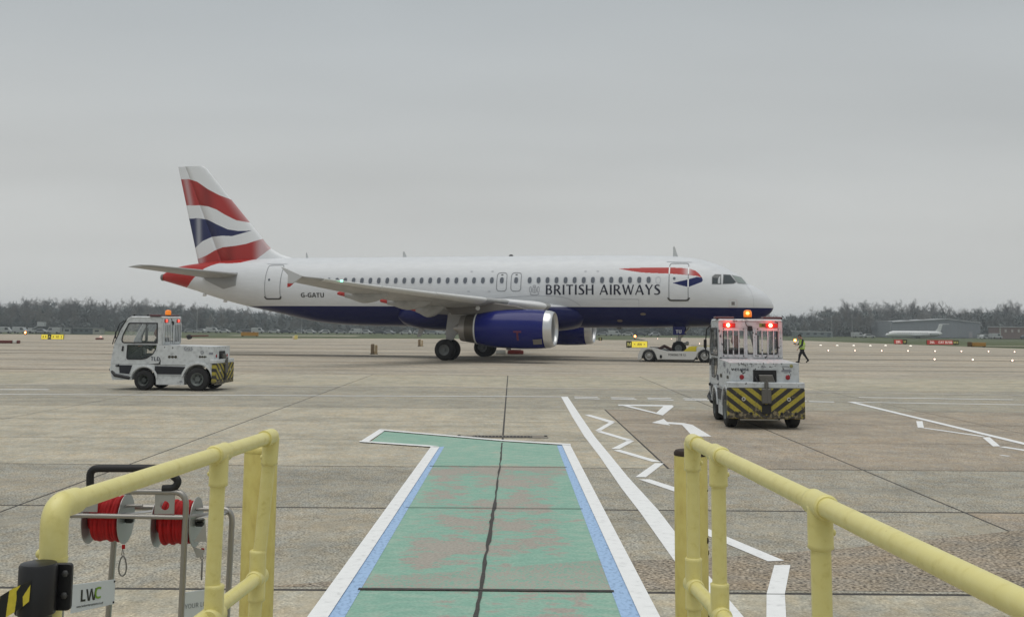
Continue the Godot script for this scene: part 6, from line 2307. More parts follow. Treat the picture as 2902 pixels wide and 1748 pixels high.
	b.box(Vector3(-1.23, 1.13, -0.683), Vector3(0.05, 0.012, 0.008))
	b.box(Vector3(-1.50, 1.10, -0.683), Vector3(0.12, 0.06, 0.008))
	b.box(Vector3(-0.80, 1.175, -0.683), Vector3(0.22, 0.008, 0.006))
	part(o, "sticker", b, grey_ink)
	var brear := Basis(Vector3.BACK, Vector3.UP, Vector3.LEFT)
	if lettered:
		lettering(o, "fleet_letters", "ET4004", 0.052, ink, Transform3D(brear, Vector3(-1.583, 1.165, -0.455)), "Droid Sans", 700, 1.15)
		b = Mesher.new()
		b.box(Vector3(-0.003, 2.05, 0.275), Vector3(0.012, 0.082, 0.165))
		var pl := part(rear, "number_plate", b, mat("plate_green", lin(0.16, 0.25, 0.05), 0.5))
		lettering(pl, "plate_digits", "40", 0.06, dark, Transform3D(brear, Vector3(-0.011, 2.05, 0.285)), "Droid Sans", 700, 1.1)
		for k: Array in [[1.165, 0.43, 0.16, 0.020], [1.145, 0.43, 0.20, 0.028], [1.115, 0.42, 0.07, 0.012], [1.235, 0.40, 0.12, 0.018], [1.225, -0.02, 0.10, 0.014]]:
			b = Mesher.new()
			b.box(Vector3(-1.581, k[0], k[1]), Vector3(0.006, k[3], k[2]))
			part(o, "sticker", b, grey_ink)
		b = Mesher.new()
		b.ball(Vector3(-1.582, 1.245, 0.53), Vector3(0.008, 0.036, 0.036), 12, 4)
		part(o, "round_sticker", b, mat("sticker_olive", lin(0.27, 0.26, 0.09), 0.6))
		# bare chips along the top of the tail
		var rg := RandomNumberGenerator.new()
		rg.seed = 5
		for k in 34:
			b = Mesher.new()
			var z := rg.randf_range(-0.66, 0.0) if k < 24 else rg.randf_range(0.0, 0.66)
			var y := rg.randf_range(1.235, 1.295) if k < 26 else rg.randf_range(0.95, 1.28)
			b.box(Vector3(-1.5805, y, z), Vector3(0.004, rg.randf_range(0.008, 0.035), rg.randf_range(0.005, 0.016)), 0.0, Basis(Vector3.RIGHT, rg.randf_range(-0.7, 0.7)))
			part(o, "paint_chip", b, mat("chip_dark", lin(0.05, 0.05, 0.05), 0.8))
	return o

func lathe_y(b: Mesher, prof: Array, c: Vector3, sides := 18) -> void:
	b.lathe(prof, Transform3D(Basis.IDENTITY, c), sides, true)

func vehicles() -> void:
	var ta := Transform3D(Basis(Vector3.UP, deg_to_rad(175.0)), Vector3(-10.31, 0, -32.55))
	var tb := Transform3D(Basis(Vector3.UP, deg_to_rad(87.3)), Vector3(5.13, 0, -23.04))
	tug("white baggage tractor driving left, seen from its side, driver at the wheel", ta.origin, deg_to_rad(175.0), false)
	tug("white baggage tractor seen from behind, red lamps lit, yellow-black chevron bumper", tb.origin, deg_to_rad(87.3), true)
	var d := driver("bald person in hi-vis vest driving the left-hand tractor, seen side on", ta * Transform3D(Basis.IDENTITY, Vector3(0.02, 0, -0.27)))
	again(d, "person in hi-vis vest seated behind the barred rear window of a tractor", tb * Vector3(0.02, 0, -0.27), deg_to_rad(87.3))
	walker()

# ---------- signs, lights and markers about the airfield ----------
func glow(key: String, c: Color, e: float) -> StandardMaterial3D:
	var m := mat(key, c, 0.4)
	m.emission_enabled = true
	m.emission = c
	m.emission_energy_multiplier = e
	return m

# panels: [width, colour key, text, ink key, text height]
func airfield_sign(label: String, at: Vector3, h: float, panels: Array) -> Node3D:
	var o := thing("taxiway_sign", label, "sign", at, 0.0)
	var w := 0.0
	for p: Array in panels: w += p[0]
	var b := Mesher.new()
	b.box(Vector3(0, 0.06 + h * 0.5, -0.06), Vector3(w + 0.06, h + 0.05, 0.12), 0.012)
	part(o, "casing", b, mat("sign_casing", lin(0.10, 0.095, 0.03), 0.5))
	for x: float in [-w * 0.4, w * 0.4]:
		b = Mesher.new()
		b.box(Vector3(x, 0.03, -0.06), Vector3(0.06, 0.08, 0.08))
		part(o, "foot", b, mats.dark)
	var x := -w * 0.5
	for p: Array in panels:
		b = Mesher.new()
		b.box(Vector3(x + p[0] * 0.5, 0.06 + h * 0.5, 0.004), Vector3(p[0] - 0.02, h, 0.012))
		var f := part(o, "sign_panel", b, mats[p[1]])
		if p[2] != "":
			lettering(f, "sign_lettering", p[2], p[4], mats[p[3]], Transform3D(Basis.IDENTITY, Vector3(x + p[0] * 0.5, 0.06 + h * 0.5, 0.014)), "Droid Sans", 700, 1.0, 0.006)
		x += p[0]
	return o

func airfield_things() -> void:
	glow("sign_yellow_light", lin(0.86, 0.70, 0.07), 0.42)
	glow("sign_red_light", lin(0.50, 0.055, 0.045), 0.15)
	mat("sign_black", lin(0.02, 0.02, 0.012), 0.5)
	mat("ink_yellow", lin(0.80, 0.76, 0.25), 0.5)
	glow("ink_white_light", lin(0.80, 0.72, 0.66), 0.35)
	mat("ink_dark", lin(0.10, 0.085, 0.01), 0.5)
	airfield_sign("yellow direction sign with black square in its middle, far left", Vector3(-48.1, 0, -112.9), 0.46, [[0.68, "sign_yellow_light", "A R", "ink_dark", 0.2], [0.36, "sign_black", "A", "ink_yellow", 0.26], [1.28, "sign_yellow_light", "A  N3  E", "ink_dark", 0.2]])
	airfield_sign("yellow taxiway sign reading AN beside the low tow tractor", Vector3(10.9, 0, -94.0), 0.52, [[0.44, "sign_black", "M", "ink_yellow", 0.30], [1.36, "sign_yellow_light", "<  AN  >", "ink_dark", 0.20]])
	airfield_sign("small black square marker sign right of the far engine", Vector3(10.95, 0, -133.5), 0.34, [[0.40, "sign_black", "L", "ink_yellow", 0.24]])
	airfield_sign("red runway sign reading 26L alone below the parked jet", Vector3(44.5, 0, -123.6), 0.46, [[0.98, "sign_red_light", "26L", "ink_white_light", 0.26], [0.48, "sign_black", "M", "ink_yellow", 0.24]])
	airfield_sign("long red runway sign reading 26L CAT II/III", Vector3(48.3, 0, -121.0), 0.48, [[1.20, "sign_red_light", "26L", "ink_white_light", 0.26], [1.72, "sign_red_light", "CAT II/III", "ink_white_light", 0.25], [0.62, "sign_black", "M3", "ink_yellow", 0.26]])
	# guard lights
	var amber := glow("amber_light", lin(1.0, 0.62, 0.22), 7.0)
	var halo := glow("amber_rim_light", lin(1.0, 0.36, 0.05), 1.6)
	for p: Array in [[-67.0, -148.5, 0.30, "amber flashing light left of the yellow sign, lit"], [17.0, -149.0, 0.42, "amber flashing light above the AN sign, lit"], [31.35, -119.5, 0.42, "amber flashing light left of the walking person, lit"]]:
		var o := thing("guard_light", p[3], "light", Vector3(p[0], 0, p[1]), 0.0, "amber airfield guard lights")
		var b := Mesher.new()
		b.box(Vector3(0, 0.05, -0.05), Vector3(0.30, 0.10, 0.20), 0.02)
		b.tube([Vector3(0, 0.05, -0.05), Vector3(0, p[2], -0.05)], 0.03, 8)
		part(o, "post", b, mats.dark)
		b = Mesher.new()
		b.lathe([Vector2(0.05, -0.10), Vector2(0.17, 0.0), Vector2(0.16, 0.03)], Transform3D(Basis(Vector3.RIGHT, Vector3.BACK, Vector3.DOWN), Vector3(0, p[2], 0.0)), 16, true)
		part(o, "lamp_rim_light", b, halo)
		b = Mesher.new()
		b.ball(Vector3(0, p[2], 0.05), Vector3(0.10, 0.10, 0.05), 12, 8)
		part(o, "lamp_light", b, amber)
		var om := OmniLight3D.new()
		om.name = "guard_glow"
		om.position = Vector3(0, p[2], 0.16)
		om.light_color = Color(1.0, 0.6, 0.2)
		om.light_energy = 0.25
		om.light_size = 0.08
		om.omni_range = 20.0
		om.omni_attenuation = 2.0
		om.shadow_enabled = true
		o.add_child(om)
	# inset lights in their rows
	var wm := glow("inset_light", lin(1.0, 0.68, 0.54), 3.6)
	var faint := glow("inset_faint_light", lin(0.9, 0.85, 0.75), 0.9)
	var first: Node3D = null
	var spots := [[25.6, -87.3, 0], [27.85, -87.6, 0], [30.05, -87.7, 0], [32.3, -88.0, 0], [34.5, -88.0, 0], [36.65, -88.0, 0], [38.95, -88.2, 0], [40.7, -87.4, 0], [25.85, -66.0, 1], [28.1, -65.8, 1], [30.05, -64.8, 1], [20.6, -152.5, 2], [22.3, -151.0, 2], [19.95, -114.7, 3]]
	for p: Array in spots:
		var lab: String = ["lit inset light in the long row across the right apron", "lit inset light in the short nearer row on the right apron", "lit inset light seen beneath the airliner's nose", "lone lit inset light just left of the rear-view tractor"][p[2]]
		if first == null:
			first = thing("apron_light", lab, "light", Vector3(p[0], 0, p[1]), 0.0, "inset lights on the apron")
			var b := Mesher.new()
			lathe_y(b, [Vector2(0.17, 0.0), Vector2(0.16, 0.02), Vector2(0.10, 0.03)], Vector3.ZERO, 14)
			part(first, "casing", b, mats.dull_steel)
			b = Mesher.new()
			b.ball(Vector3(0, 0.07, 0.0), Vector3(0.045, 0.042, 0.045), 12, 8)
			part(first, "lens_light", b, wm)
		else:
			again(first, lab, Vector3(p[0], 0, p[1]))
	var dull: Node3D = null
	for p: Array in [[32.1, -112.2], [33.7, -111.8], [35.6, -112.4], [37.2, -112.0], [39.3, -113.5], [41.6, -112.6]]:
		if dull == null:
			dull = thing("apron_light", "dim inset light in the farthest row along the grass edge", "light", Vector3(p[0], 0, p[1]), 0.0, "dim inset lights by the grass")
			var b := Mesher.new()
			lathe_y(b, [Vector2(0.13, 0.0), Vector2(0.12, 0.05), Vector2(0.06, 0.09), Vector2(0.0, 0.10)], Vector3.ZERO, 12)
			part(dull, "lens_light", b, faint)
		else:
			again(dull, dull.get_meta("label"), Vector3(p[0], 0, p[1]))
	# stubby two-tone marker posts
	var tan := mat("marker_tan", lin(0.40, 0.31, 0.19), 0.8)
	var pale := mat("marker_pale", lin(0.62, 0.54, 0.40), 0.8)
	var brown := mat("marker_brown", lin(0.19, 0.14, 0.085), 0.8)
	for p: Array in [[-8.92, -69.8, 1.0, "nearer tan marker post on the apron left of the main wheels"], [-7.95, -93.8, 0.92, "farther tan marker post on the apron by the main wheels"]]:
		var o := thing("marker_post", p[3], "marker", Vector3(p[0], 0, p[1]), 0.3, "tan marker posts")
		var b := Mesher.new()
		lathe_y(b, [Vector2(0.13, 0.0), Vector2(0.13, 0.60 * p[2]), Vector2(0.10, 0.66 * p[2])], Vector3(-0.08, 0, 0), 14)
		part(o, "left_half", b, brown)
		b = Mesher.new()
		lathe_y(b, [Vector2(0.14, 0.0), Vector2(0.135, 0.55 * p[2]), Vector2(0.09, 0.60 * p[2])], Vector3(0.09, 0, 0.03), 14)
		part(o, "right_half", b, tan)
		b = Mesher.new()
		b.box(Vector3(0.03, 0.40 * p[2], 0.14), Vector3(0.10, 0.46 * p[2], 0.05), 0.02)
		part(o, "pale_strip", b, pale)
		b = Mesher.new()
		b.box(Vector3(0.0, 0.02, 0), Vector3(0.46, 0.04, 0.30), 0.01)
		part(o, "base", b, mats.dark)
	# low barriers
	var br := mat("barrier_red", lin(0.24, 0.028, 0.02), 0.55)
	var bw := mat("barrier_white", lin(0.56, 0.56, 0.53), 0.55)
	var o := thing("barrier", "low red and white plastic barrier behind the main wheels", "barrier", Vector3(0.25, 0, -72.3))
	for k: Array in [[-1.05, 0.66, 0], [-0.05, 1.08, 1]]:
		var b := Mesher.new()
		b.box(Vector3(k[0] + 0.05, 0.13, 0), Vector3(k[1], 0.25, 0.34), 0.04)
		part(o, "segment", b, br if k[2] else bw)
	var b := Mesher.new()
	b.box(Vector3(0.0, 0.285, 0), Vector3(0.8, 0.06, 0.16), 0.02)
	part(o, "cap", b, mat("barrier_pink", lin(0.42, 0.27, 0.24), 0.6))
	o = thing("barrier", "low dark red barrier with white segment at the left edge", "barrier", Vector3(-43.2, 0, -93.3))
	for k: Array in [[-0.9, 1.9, 0], [0.24, 0.34, 1], [0.53, 0.20, 2]]:
		b = Mesher.new()
		b.box(Vector3(k[0], 0.14, 0), Vector3(k[1], 0.26, 0.34), 0.04)
		part(o, "segment", b, [mat("barrier_maroon", lin(0.11, 0.018, 0.016), 0.5), bw, mat("barrier_maroon")][k[2]])
	o = thing("barrier", "short red barrier with pale lamp on top left of the side-on tractor", "barrier", Vector3(-43.95, 0, -115))
	b = Mesher.new()
	b.box(Vector3(0, 0.10, 0), Vector3(0.80, 0.18, 0.34), 0.04)
	part(o, "segment", b, mat("barrier_maroon"))
	b = Mesher.new()
	b.ball(Vector3(0.12, 0.27, 0), Vector3(0.13, 0.11, 0.12), 10, 6)
	part(o, "lamp_light", b, glow("pink_light", lin(0.85, 0.55, 0.48), 0.5))
	# orange boxes on the grass
	var og := mat("box_orange", lin(0.48, 0.25, 0.055), 0.6)
	for p: Array in [[-39.6, -163.0, 2.5, 0.55, "long orange equipment box on the grass left of the airliner's belly"], [50.3, -116.4, 1.42, 0.40, "orange equipment box at right end of the red signs"]]:
		o = thing("equipment_box", p[4], "box", Vector3(p[0], land(p[1]) - 0.12, p[1]))
		b = Mesher.new()
		b.box(Vector3(0, p[3] * 0.42 + 0.1, 0), Vector3(p[2], p[3] * 0.84, 0.6), 0.03)
		part(o, "body", b, og)
		b = Mesher.new()
		b.box(Vector3(0, p[3] * 0.9 + 0.1, 0), Vector3(p[2] * 1.03, p[3] * 0.16, 0.66), 0.03)
		part(o, "lid", b, og)
		for x: float in [-0.42, 0.42]:
			b = Mesher.new()
			b.box(Vector3(p[2] * x, 0.06, 0), Vector3(0.1, 0.12, 0.5))
			part(o, "foot", b, mats.dark)
	o = thing("equipment_box", "small brown box between red sign and orange box", "box", Vector3(48.8 + 0.35, -0.1, -115.9))
	b = Mesher.new()
	b.box(Vector3(0, 0.27, 0), Vector3(0.38, 0.46, 0.38), 0.03)
	part(o, "body", b, mat("box_brown", lin(0.12, 0.075, 0.035), 0.7))
	b = Mesher.new()
	b.box(Vector3(0, 0.52, 0), Vector3(0.30, 0.06, 0.30), 0.02)
	part(o, "lid", b, mat("box_brown"))
	o = thing("marker_post", "yellow marker board at the grass edge behind the tail", "marker", Vector3(-25.5, -0.05, -127.0))
	b = Mesher.new()
	b.box(Vector3(0.1, 0.28, 0), Vector3(0.36, 0.50, 0.16), 0.03)
	part(o, "board", b, mat("marker_yellow", lin(0.66, 0.58, 0.20), 0.6))
	b = Mesher.new()
	b.box(Vector3(-0.20, 0.22, -0.03), Vector3(0.22, 0.36, 0.14), 0.03)
	part(o, "side_block", b, pale)
	# a towbar lying beyond the left tractor
	o = thing("towbar", "red towbar with dark wheel lying behind the left tractor's tail", "towbar", Vector3(-36.4, 0, -121.4))
	b = Mesher.new()
	b.tube([Vector3(-0.3, 0.36, 0), Vector3(2.1, 0.42, -0.6)], 0.07, 8)
	part(o, "bar", b, mat("barrier_maroon"))
	for z: float in [-0.22, 0.22]:
		b = Mesher.new()
		lathe_z(b, [Vector2(0.10, -0.06), Vector2(0.24, -0.06), Vector2(0.26, 0.0), Vector2(0.24, 0.06), Vector2(0.10, 0.06)], Vector3(0.1, 0.26, z), 16)
		part(o, "wheel", b, mats.black_rubber)
	# drain with its slotted cover
	o = thing("drain_grate", "slotted iron drain grate at the top of the green walkway", "drain", Vector3(-0.16, 0.0, -19.62), deg_to_rad(0.3))
	b = Mesher.new()
	b.box(Vector3(0, 0.004, 0), Vector3(1.66, 0.006, 0.40))
	part(o, "surround", b, mat("drain_concrete", lin(0.21, 0.19, 0.16), 0.85))
	b = Mesher.new()
	b.box(Vector3(0, 0.009, 0.01), Vector3(1.08, 0.004, 0.24))
	part(o, "pit", b, mats.dark)
	for k in 17:
		b = Mesher.new()
		b.box(Vector3(-0.51 + k * 0.0638, 0.014, 0.01), Vector3(0.024, 0.010, 0.25))
		part(o, "bar", b, mat("iron", lin(0.17, 0.155, 0.135), 0.7))
	for s: float in [-1.0, 1.0]:
		b = Mesher.new()
		b.box(Vector3(0.79 * s, 0.012, -0.11), Vector3(0.05, 0.012, 0.10))
		part(o, "lifting_lug", b, mats.dark)

# ---------- the ramp's railings and what stands beside them ----------
func bent(pts: Array, r: float, n := 6) -> Array:
	# the run of points with its inner corners rounded
	var o: Array = [pts[0]]
	for i in range(1, pts.size() - 1):
		var p: Vector3 = pts[i]
		var a := (pts[i - 1] as Vector3 - p)
		var c := (pts[i + 1] as Vector3 - p)
		var d := minf(r, minf(a.length(), c.length()) * 0.48)
		var p0 := p + a.normalized() * d
		var p1 := p + c.normalized() * d
		for k in n + 1:
			var t := float(k) / n
			o.append(p0.lerp(p, t).lerp(p.lerp(p1, t), t))
	o.append(pts[-1])
	return o

func sleeve(b: Mesher, a: Vector3, c: Vector3, r: float) -> void:
	# a fitting's sleeve with a small lip at either end
	var d := (c - a).normalized()
	b.tube([a, a + d * 0.004, a + d * 0.012, c - d * 0.012, c - d * 0.004, c], [r - 0.003, r + 0.0015, r + 0.0005, r + 0.0005, r + 0.0015, r - 0.003], 28)

func tee(parent: Node, at: Vector3, along: Vector3, r: float, screw: float, m: Material, drop := 0.105, half := 0.052, both := false) -> void:
	var b := Mesher.new()
	sleeve(b, at - along * half, at + along * half, r)
	sleeve(b, at + Vector3.UP * (0.10 if both else 0.0), at + Vector3.DOWN * drop, r)
	var f := part(parent, "fitting", b, m)
	b = Mesher.new()
	b.ball(at + Vector3(r * screw, -drop * 0.62, 0), Vector3(0.008, 0.009, 0.009), 10, 6)
	part(f, "grub_screw", b, m)

func railing(label: String, x_far: float, z_far: float, slope: float, z_near: float, posts: Array, open_near: bool, lean: float, screw: float, yellow: Material) -> Node3D:
	var o := thing("handrail", label, "railing", Vector3(0, 0, 0))
	var r := 0.0243
	var rf := 0.0300
	var y := 1.62
	var at := func(z: float) -> Vector3: return Vector3(x_far + (z - z_far) * slope, y, z)
	var a: Vector3 = at.call(z_far)
	var n: Vector3 = at.call(z_near)
	var dir := (n - a).normalized()
	# top rail
	var b := Mesher.new()
	b.tube([a + dir * 0.01, n - dir * 0.03], r, 28)
	part(o, "top_rail", b, yellow)
	# far end: elbow down onto the end post
	b = Mesher.new()
	b.tube([a + dir * 0.085, a + dir * 0.02, a + dir * 0.004 + Vector3.UP * 0.0], rf, 28)
	b.ball(a + dir * 0.004, Vector3(rf, rf, rf), 24, 14)
	sleeve(b, a, a + Vector3(-lean * 0.07, -0.105, 0), rf)
	var el := part(o, "fitting", b, yellow)
	b = Mesher.new()
	b.ball(a + Vector3(rf * screw, -0.075, 0.01), Vector3(0.008, 0.009, 0.009), 10, 6)
	part(el, "grub_screw", b, yellow)
	b = Mesher.new()
	b.tube([a, a + Vector3(-lean * 0.55, -0.55, 0), a + Vector3(-lean * 0.8, -1.09, 0)], r, 24)
	part(o, "end_post", b, yellow)
	for z: float in posts:
		var p: Vector3 = at.call(z)
		b = Mesher.new()
		b.tube([p, p + Vector3(-lean * 0.25, -1.09, 0)], r, 24)
		part(o, "post", b, yellow)
		tee(o, p, dir, rf, screw, yellow)
	# mid rail
	var drop := Vector3(0, -0.515, 0)
	b = Mesher.new()
	b.tube([a + drop + Vector3(-lean * 0.5, 0, 0), n + drop], r, 24)
	part(o, "mid_rail", b, yellow)
	tee(o, a + drop + Vector3(-lean * 0.52, 0, 0), dir, rf, screw, yellow, 0.085, 0.045, true)
	for z: float in posts:
		tee(o, (at.call(z) as Vector3) + drop, dir, rf, screw, yellow, 0.07, 0.045, true)
	if not open_near:
		# near end: a swept elbow down onto the near post
		b = Mesher.new()
		b.tube(bent([n - dir * 0.09, n + dir * 0.004, n + Vector3(0, -0.125, 0)], 0.055, 10), rf + 0.001, 30)
		b.tube([n + Vector3(0, -0.113, 0), n + Vector3(0, -0.125, 0)], rf + 0.0022, 30)
		el = part(o, "fitting", b, yellow)
		b = Mesher.new()
		b.ball(n + Vector3(-rf, -0.105, 0.005), Vector3(0.009, 0.011, 0.011), 10, 6)
		part(el, "grub_screw", b, yellow)
		b = Mesher.new()
		b.tube([n + Vector3(0, -0.06, 0), n + Vector3(0, -1.09, 0)], r + 0.0005, 28)
		part(o, "post", b, yellow)
	return o

func foreground() -> void:
	# the ramp that the railings stand on
	var rp := structure("ramp")
	var b := Mesher.new()
	b.box(Vector3(-0.1, 0.255, -1.0), Vector3(2.9, 0.55, 6.6), 0.01)
	part(rp, "deck", b, mats.slab_grey)
	var yellow := mat("rail_yellow", Color.WHITE, 0.42)
	yellow.albedo_texture = noise_tex(512, 0.03, 5, 131, [[0.0, Color(0.79, 0.745, 0.44)], [0.3, Color(0.875, 0.835, 0.545)], [0.7, Color(0.885, 0.85, 0.57)], [0.95, Color(0.90, 0.865, 0.60)], [1.0, Color(0.66, 0.58, 0.33)]])
	yellow.uv1_triplanar = true
	yellow.uv1_scale = Vector3(1.3, 1.3, 1.3)
	yellow.roughness_texture = noise_tex(256, 0.06, 4, 133, [[0.0, grey(0.75)], [1.0, grey(1.0)]])
	yellow.normal_enabled = true
	yellow.normal_texture = noise_tex(256, 0.09, 4, 137, [], true, 1.0)
	yellow.normal_scale = 0.18
	railing("yellow tubular handrail on the right, running towards the camera", 0.670, -3.835, 0.0565, 1.0, [-3.45, -2.456], true, 0.0, 1.0, yellow)
	railing("yellow tubular handrail on the left, ending in a swept elbow", -0.903, -3.907, -0.0965, -2.345, [-3.375], false, 0.07, -1.0, yellow)
	# the bollards behind the ends of the railings
	var rust := mat("rust", lin(0.035, 0.022, 0.016), 0.9)
	var ym := mat("bollard_yellow", Color.WHITE, 0.6)
	ym.albedo_texture = noise_tex(512, 0.025, 5, 141, [[0.0, Color(0.68, 0.61, 0.32)], [0.25, Color(0.76, 0.70, 0.40)], [0.55, Color(0.79, 0.74, 0.43)], [0.84, Color(0.81, 0.765, 0.47)], [0.93, Color(0.78, 0.68, 0.44)], [1.0, Color(0.55, 0.43, 0.25)]])
	ym.uv1_triplanar = true
	ym.uv1_scale = Vector3(2.2, 0.9, 2.2)
	for p: Array in [[0.715, -4.15, "stout yellow bollard with rusty top behind the right handrail's end", 1.548], [-1.0, -4.17, "stout yellow bollard behind the left handrail's end", 1.545]]:
		var o := thing("bollard", p[2], "bollard", Vector3(p[0], 0, p[1]), 0.0, "stout yellow bollards")
		b = Mesher.new()
		lathe_y(b, [Vector2(0.0655, 0.0), Vector2(0.0655, p[3] - 0.006), Vector2(0.062, p[3])], Vector3.ZERO, 36)
		part(o, "post", b, ym)
		b = Mesher.new()
		lathe_y(b, [Vector2(0.066, p[3] - 0.014), Vector2(0.067, p[3] - 0.004), Vector2(0.060, p[3] + 0.006), Vector2(0.02, p[3] + 0.009), Vector2(0.0, p[3] + 0.009)], Vector3.ZERO, 30)
		part(o, "rusty_cap" if p[0] > 0 else "cap", b, rust if p[0] > 0 else ym)
		for k: Array in [[0.058, 1.21, 0.010, 0.026], [0.064, 1.16, 0.006, 0.02], [0.060, 0.93, 0.012, 0.04], [0.062, 1.40, 0.005, 0.008]]:
			if p[0] > 0:
				b = Mesher.new()
				var cx: float = k[0]
				b.ball(Vector3(cx, k[1], sqrt(maxf(0.0655 * 0.0655 - cx * cx, 0.0))), Vector3(k[2] * 0.5, k[3] * 0.5, 0.006), 8, 6)
				part(o, "rust_patch", b, rust)
	belt_barrier()
	trolley()

func stripes() -> Image:
	var w := 512
	var h := 64
	var im := Image.create(w, h, false, Image.FORMAT_RGB8)
	var n := noise(0.05, 3, 2)
	for y in h:
		for x in w:
			var s := fposmod((x + (h - y) * 0.45) / 23.0, 2.0)
			var c := Vector3(0.68, 0.56, 0.05) if s < 1.0 else Vector3(0.012, 0.013, 0.012)
			c *= 1.0 + 0.10 * n.get_noise_2d(x, y)
			im.set_pixel(x, y, Color(c.x, c.y, c.z).linear_to_srgb())
	return im

func belt_barrier() -> void:
	var o := thing("belt_barrier", "black belt barrier unit with yellow-black tape on left rail post", "belt barrier", Vector3(-1.053, 1.45, -2.345))
	var blk := mat("barrier_black", lin(0.010, 0.010, 0.012), 0.38)
	var b := Mesher.new()
	lathe_y(b, [Vector2(0.034, -0.16), Vector2(0.034, -0.056), Vector2(0.041, -0.05), Vector2(0.041, 0.052), Vector2(0.038, 0.058), Vector2(0.030, 0.060), Vector2(0.0, 0.061)], Vector3(-0.005, 0, 0.068), 36)
	part(o, "housing", b, blk)
	b = Mesher.new()
	b.box(Vector3(-0.043, -0.045, 0.068), Vector3(0.012, 0.018, 0.03), 0.004)
	part(o, "lip", b, blk)
	b = Mesher.new()
	b.prism(rounded(v2([-0.02, -0.052, 0.060, -0.052, 0.060, 0.052, -0.02, 0.052]), 0.010), Transform3D(Basis.IDENTITY, Vector3(0.0, 0, 0.030)), 0.012, 0.002)
	var br := part(o, "bracket", b, blk)
	for y: float in [-0.018, 0.030]:
		b = Mesher.new()
		b.lathe([Vector2(0.0078, 0.0), Vector2(0.0078, 0.004), Vector2(0.006, 0.0055), Vector2(0.0, 0.0055)], Transform3D(Basis(Vector3.RIGHT, Vector3.BACK, Vector3.DOWN), Vector3(0.046, y, 0.042)), 6)
		part(br, "bolt", b, mat("bolt_dark", lin(0.09, 0.09, 0.09), 0.4, 0.5))
	# the belt, sagging away to the left
	var tm := mat("striped_tape", Color.WHITE, 0.55)
	tm.albedo_texture = tex(stripes())
	tm.cull_mode = BaseMaterial3D.CULL_DISABLED
	b = Mesher.new()
	var st := SurfaceTool.new()
	st.begin(Mesh.PRIMITIVE_TRIANGLES)
	var pts := [Vector3(-0.002, 0.008, 0.112), Vector3(-0.03, -0.008, 0.113), Vector3(-0.09, -0.045, 0.110), Vector3(-0.20, -0.10, 0.10), Vector3(-0.40, -0.17, 0.08), Vector3(-0.75, -0.22, 0.05), Vector3(-1.2, -0.21, 0.0)]
	var run := 0.0
	for i in pts.size() - 1:
		var p: Vector3 = pts[i]
		var q: Vector3 = pts[i + 1]
		var l := p.distance_to(q)
		var dd := (q - p).normalized()
		var up0 := Vector3(-0.15 if i == 0 else -0.38, 0.97, 0.10).normalized() * 0.0235
		var up1 := Vector3(-0.38, 0.95, 0.14).normalized() * 0.0235
		if i == 0: up0 = Vector3(0.04, 0.97, 0).normalized() * 0.0225
		var u0 := run / 0.52
		var u1 := (run + l) / 0.52
		var c := [[p - up0, u0, 1.0], [p + up0, u0, 0.0], [q + up1, u1, 0.0], [q - up1, u1, 1.0]]
		for k: int in [0, 1, 2, 0, 2, 3]:
			st.set_smooth_group(1)
			st.set_uv(Vector2(c[k][1], c[k][2]))
			st.add_vertex(c[k][0])
		run += l
	st.generate_normals()
	put(o, "tape", st.commit(), tm)

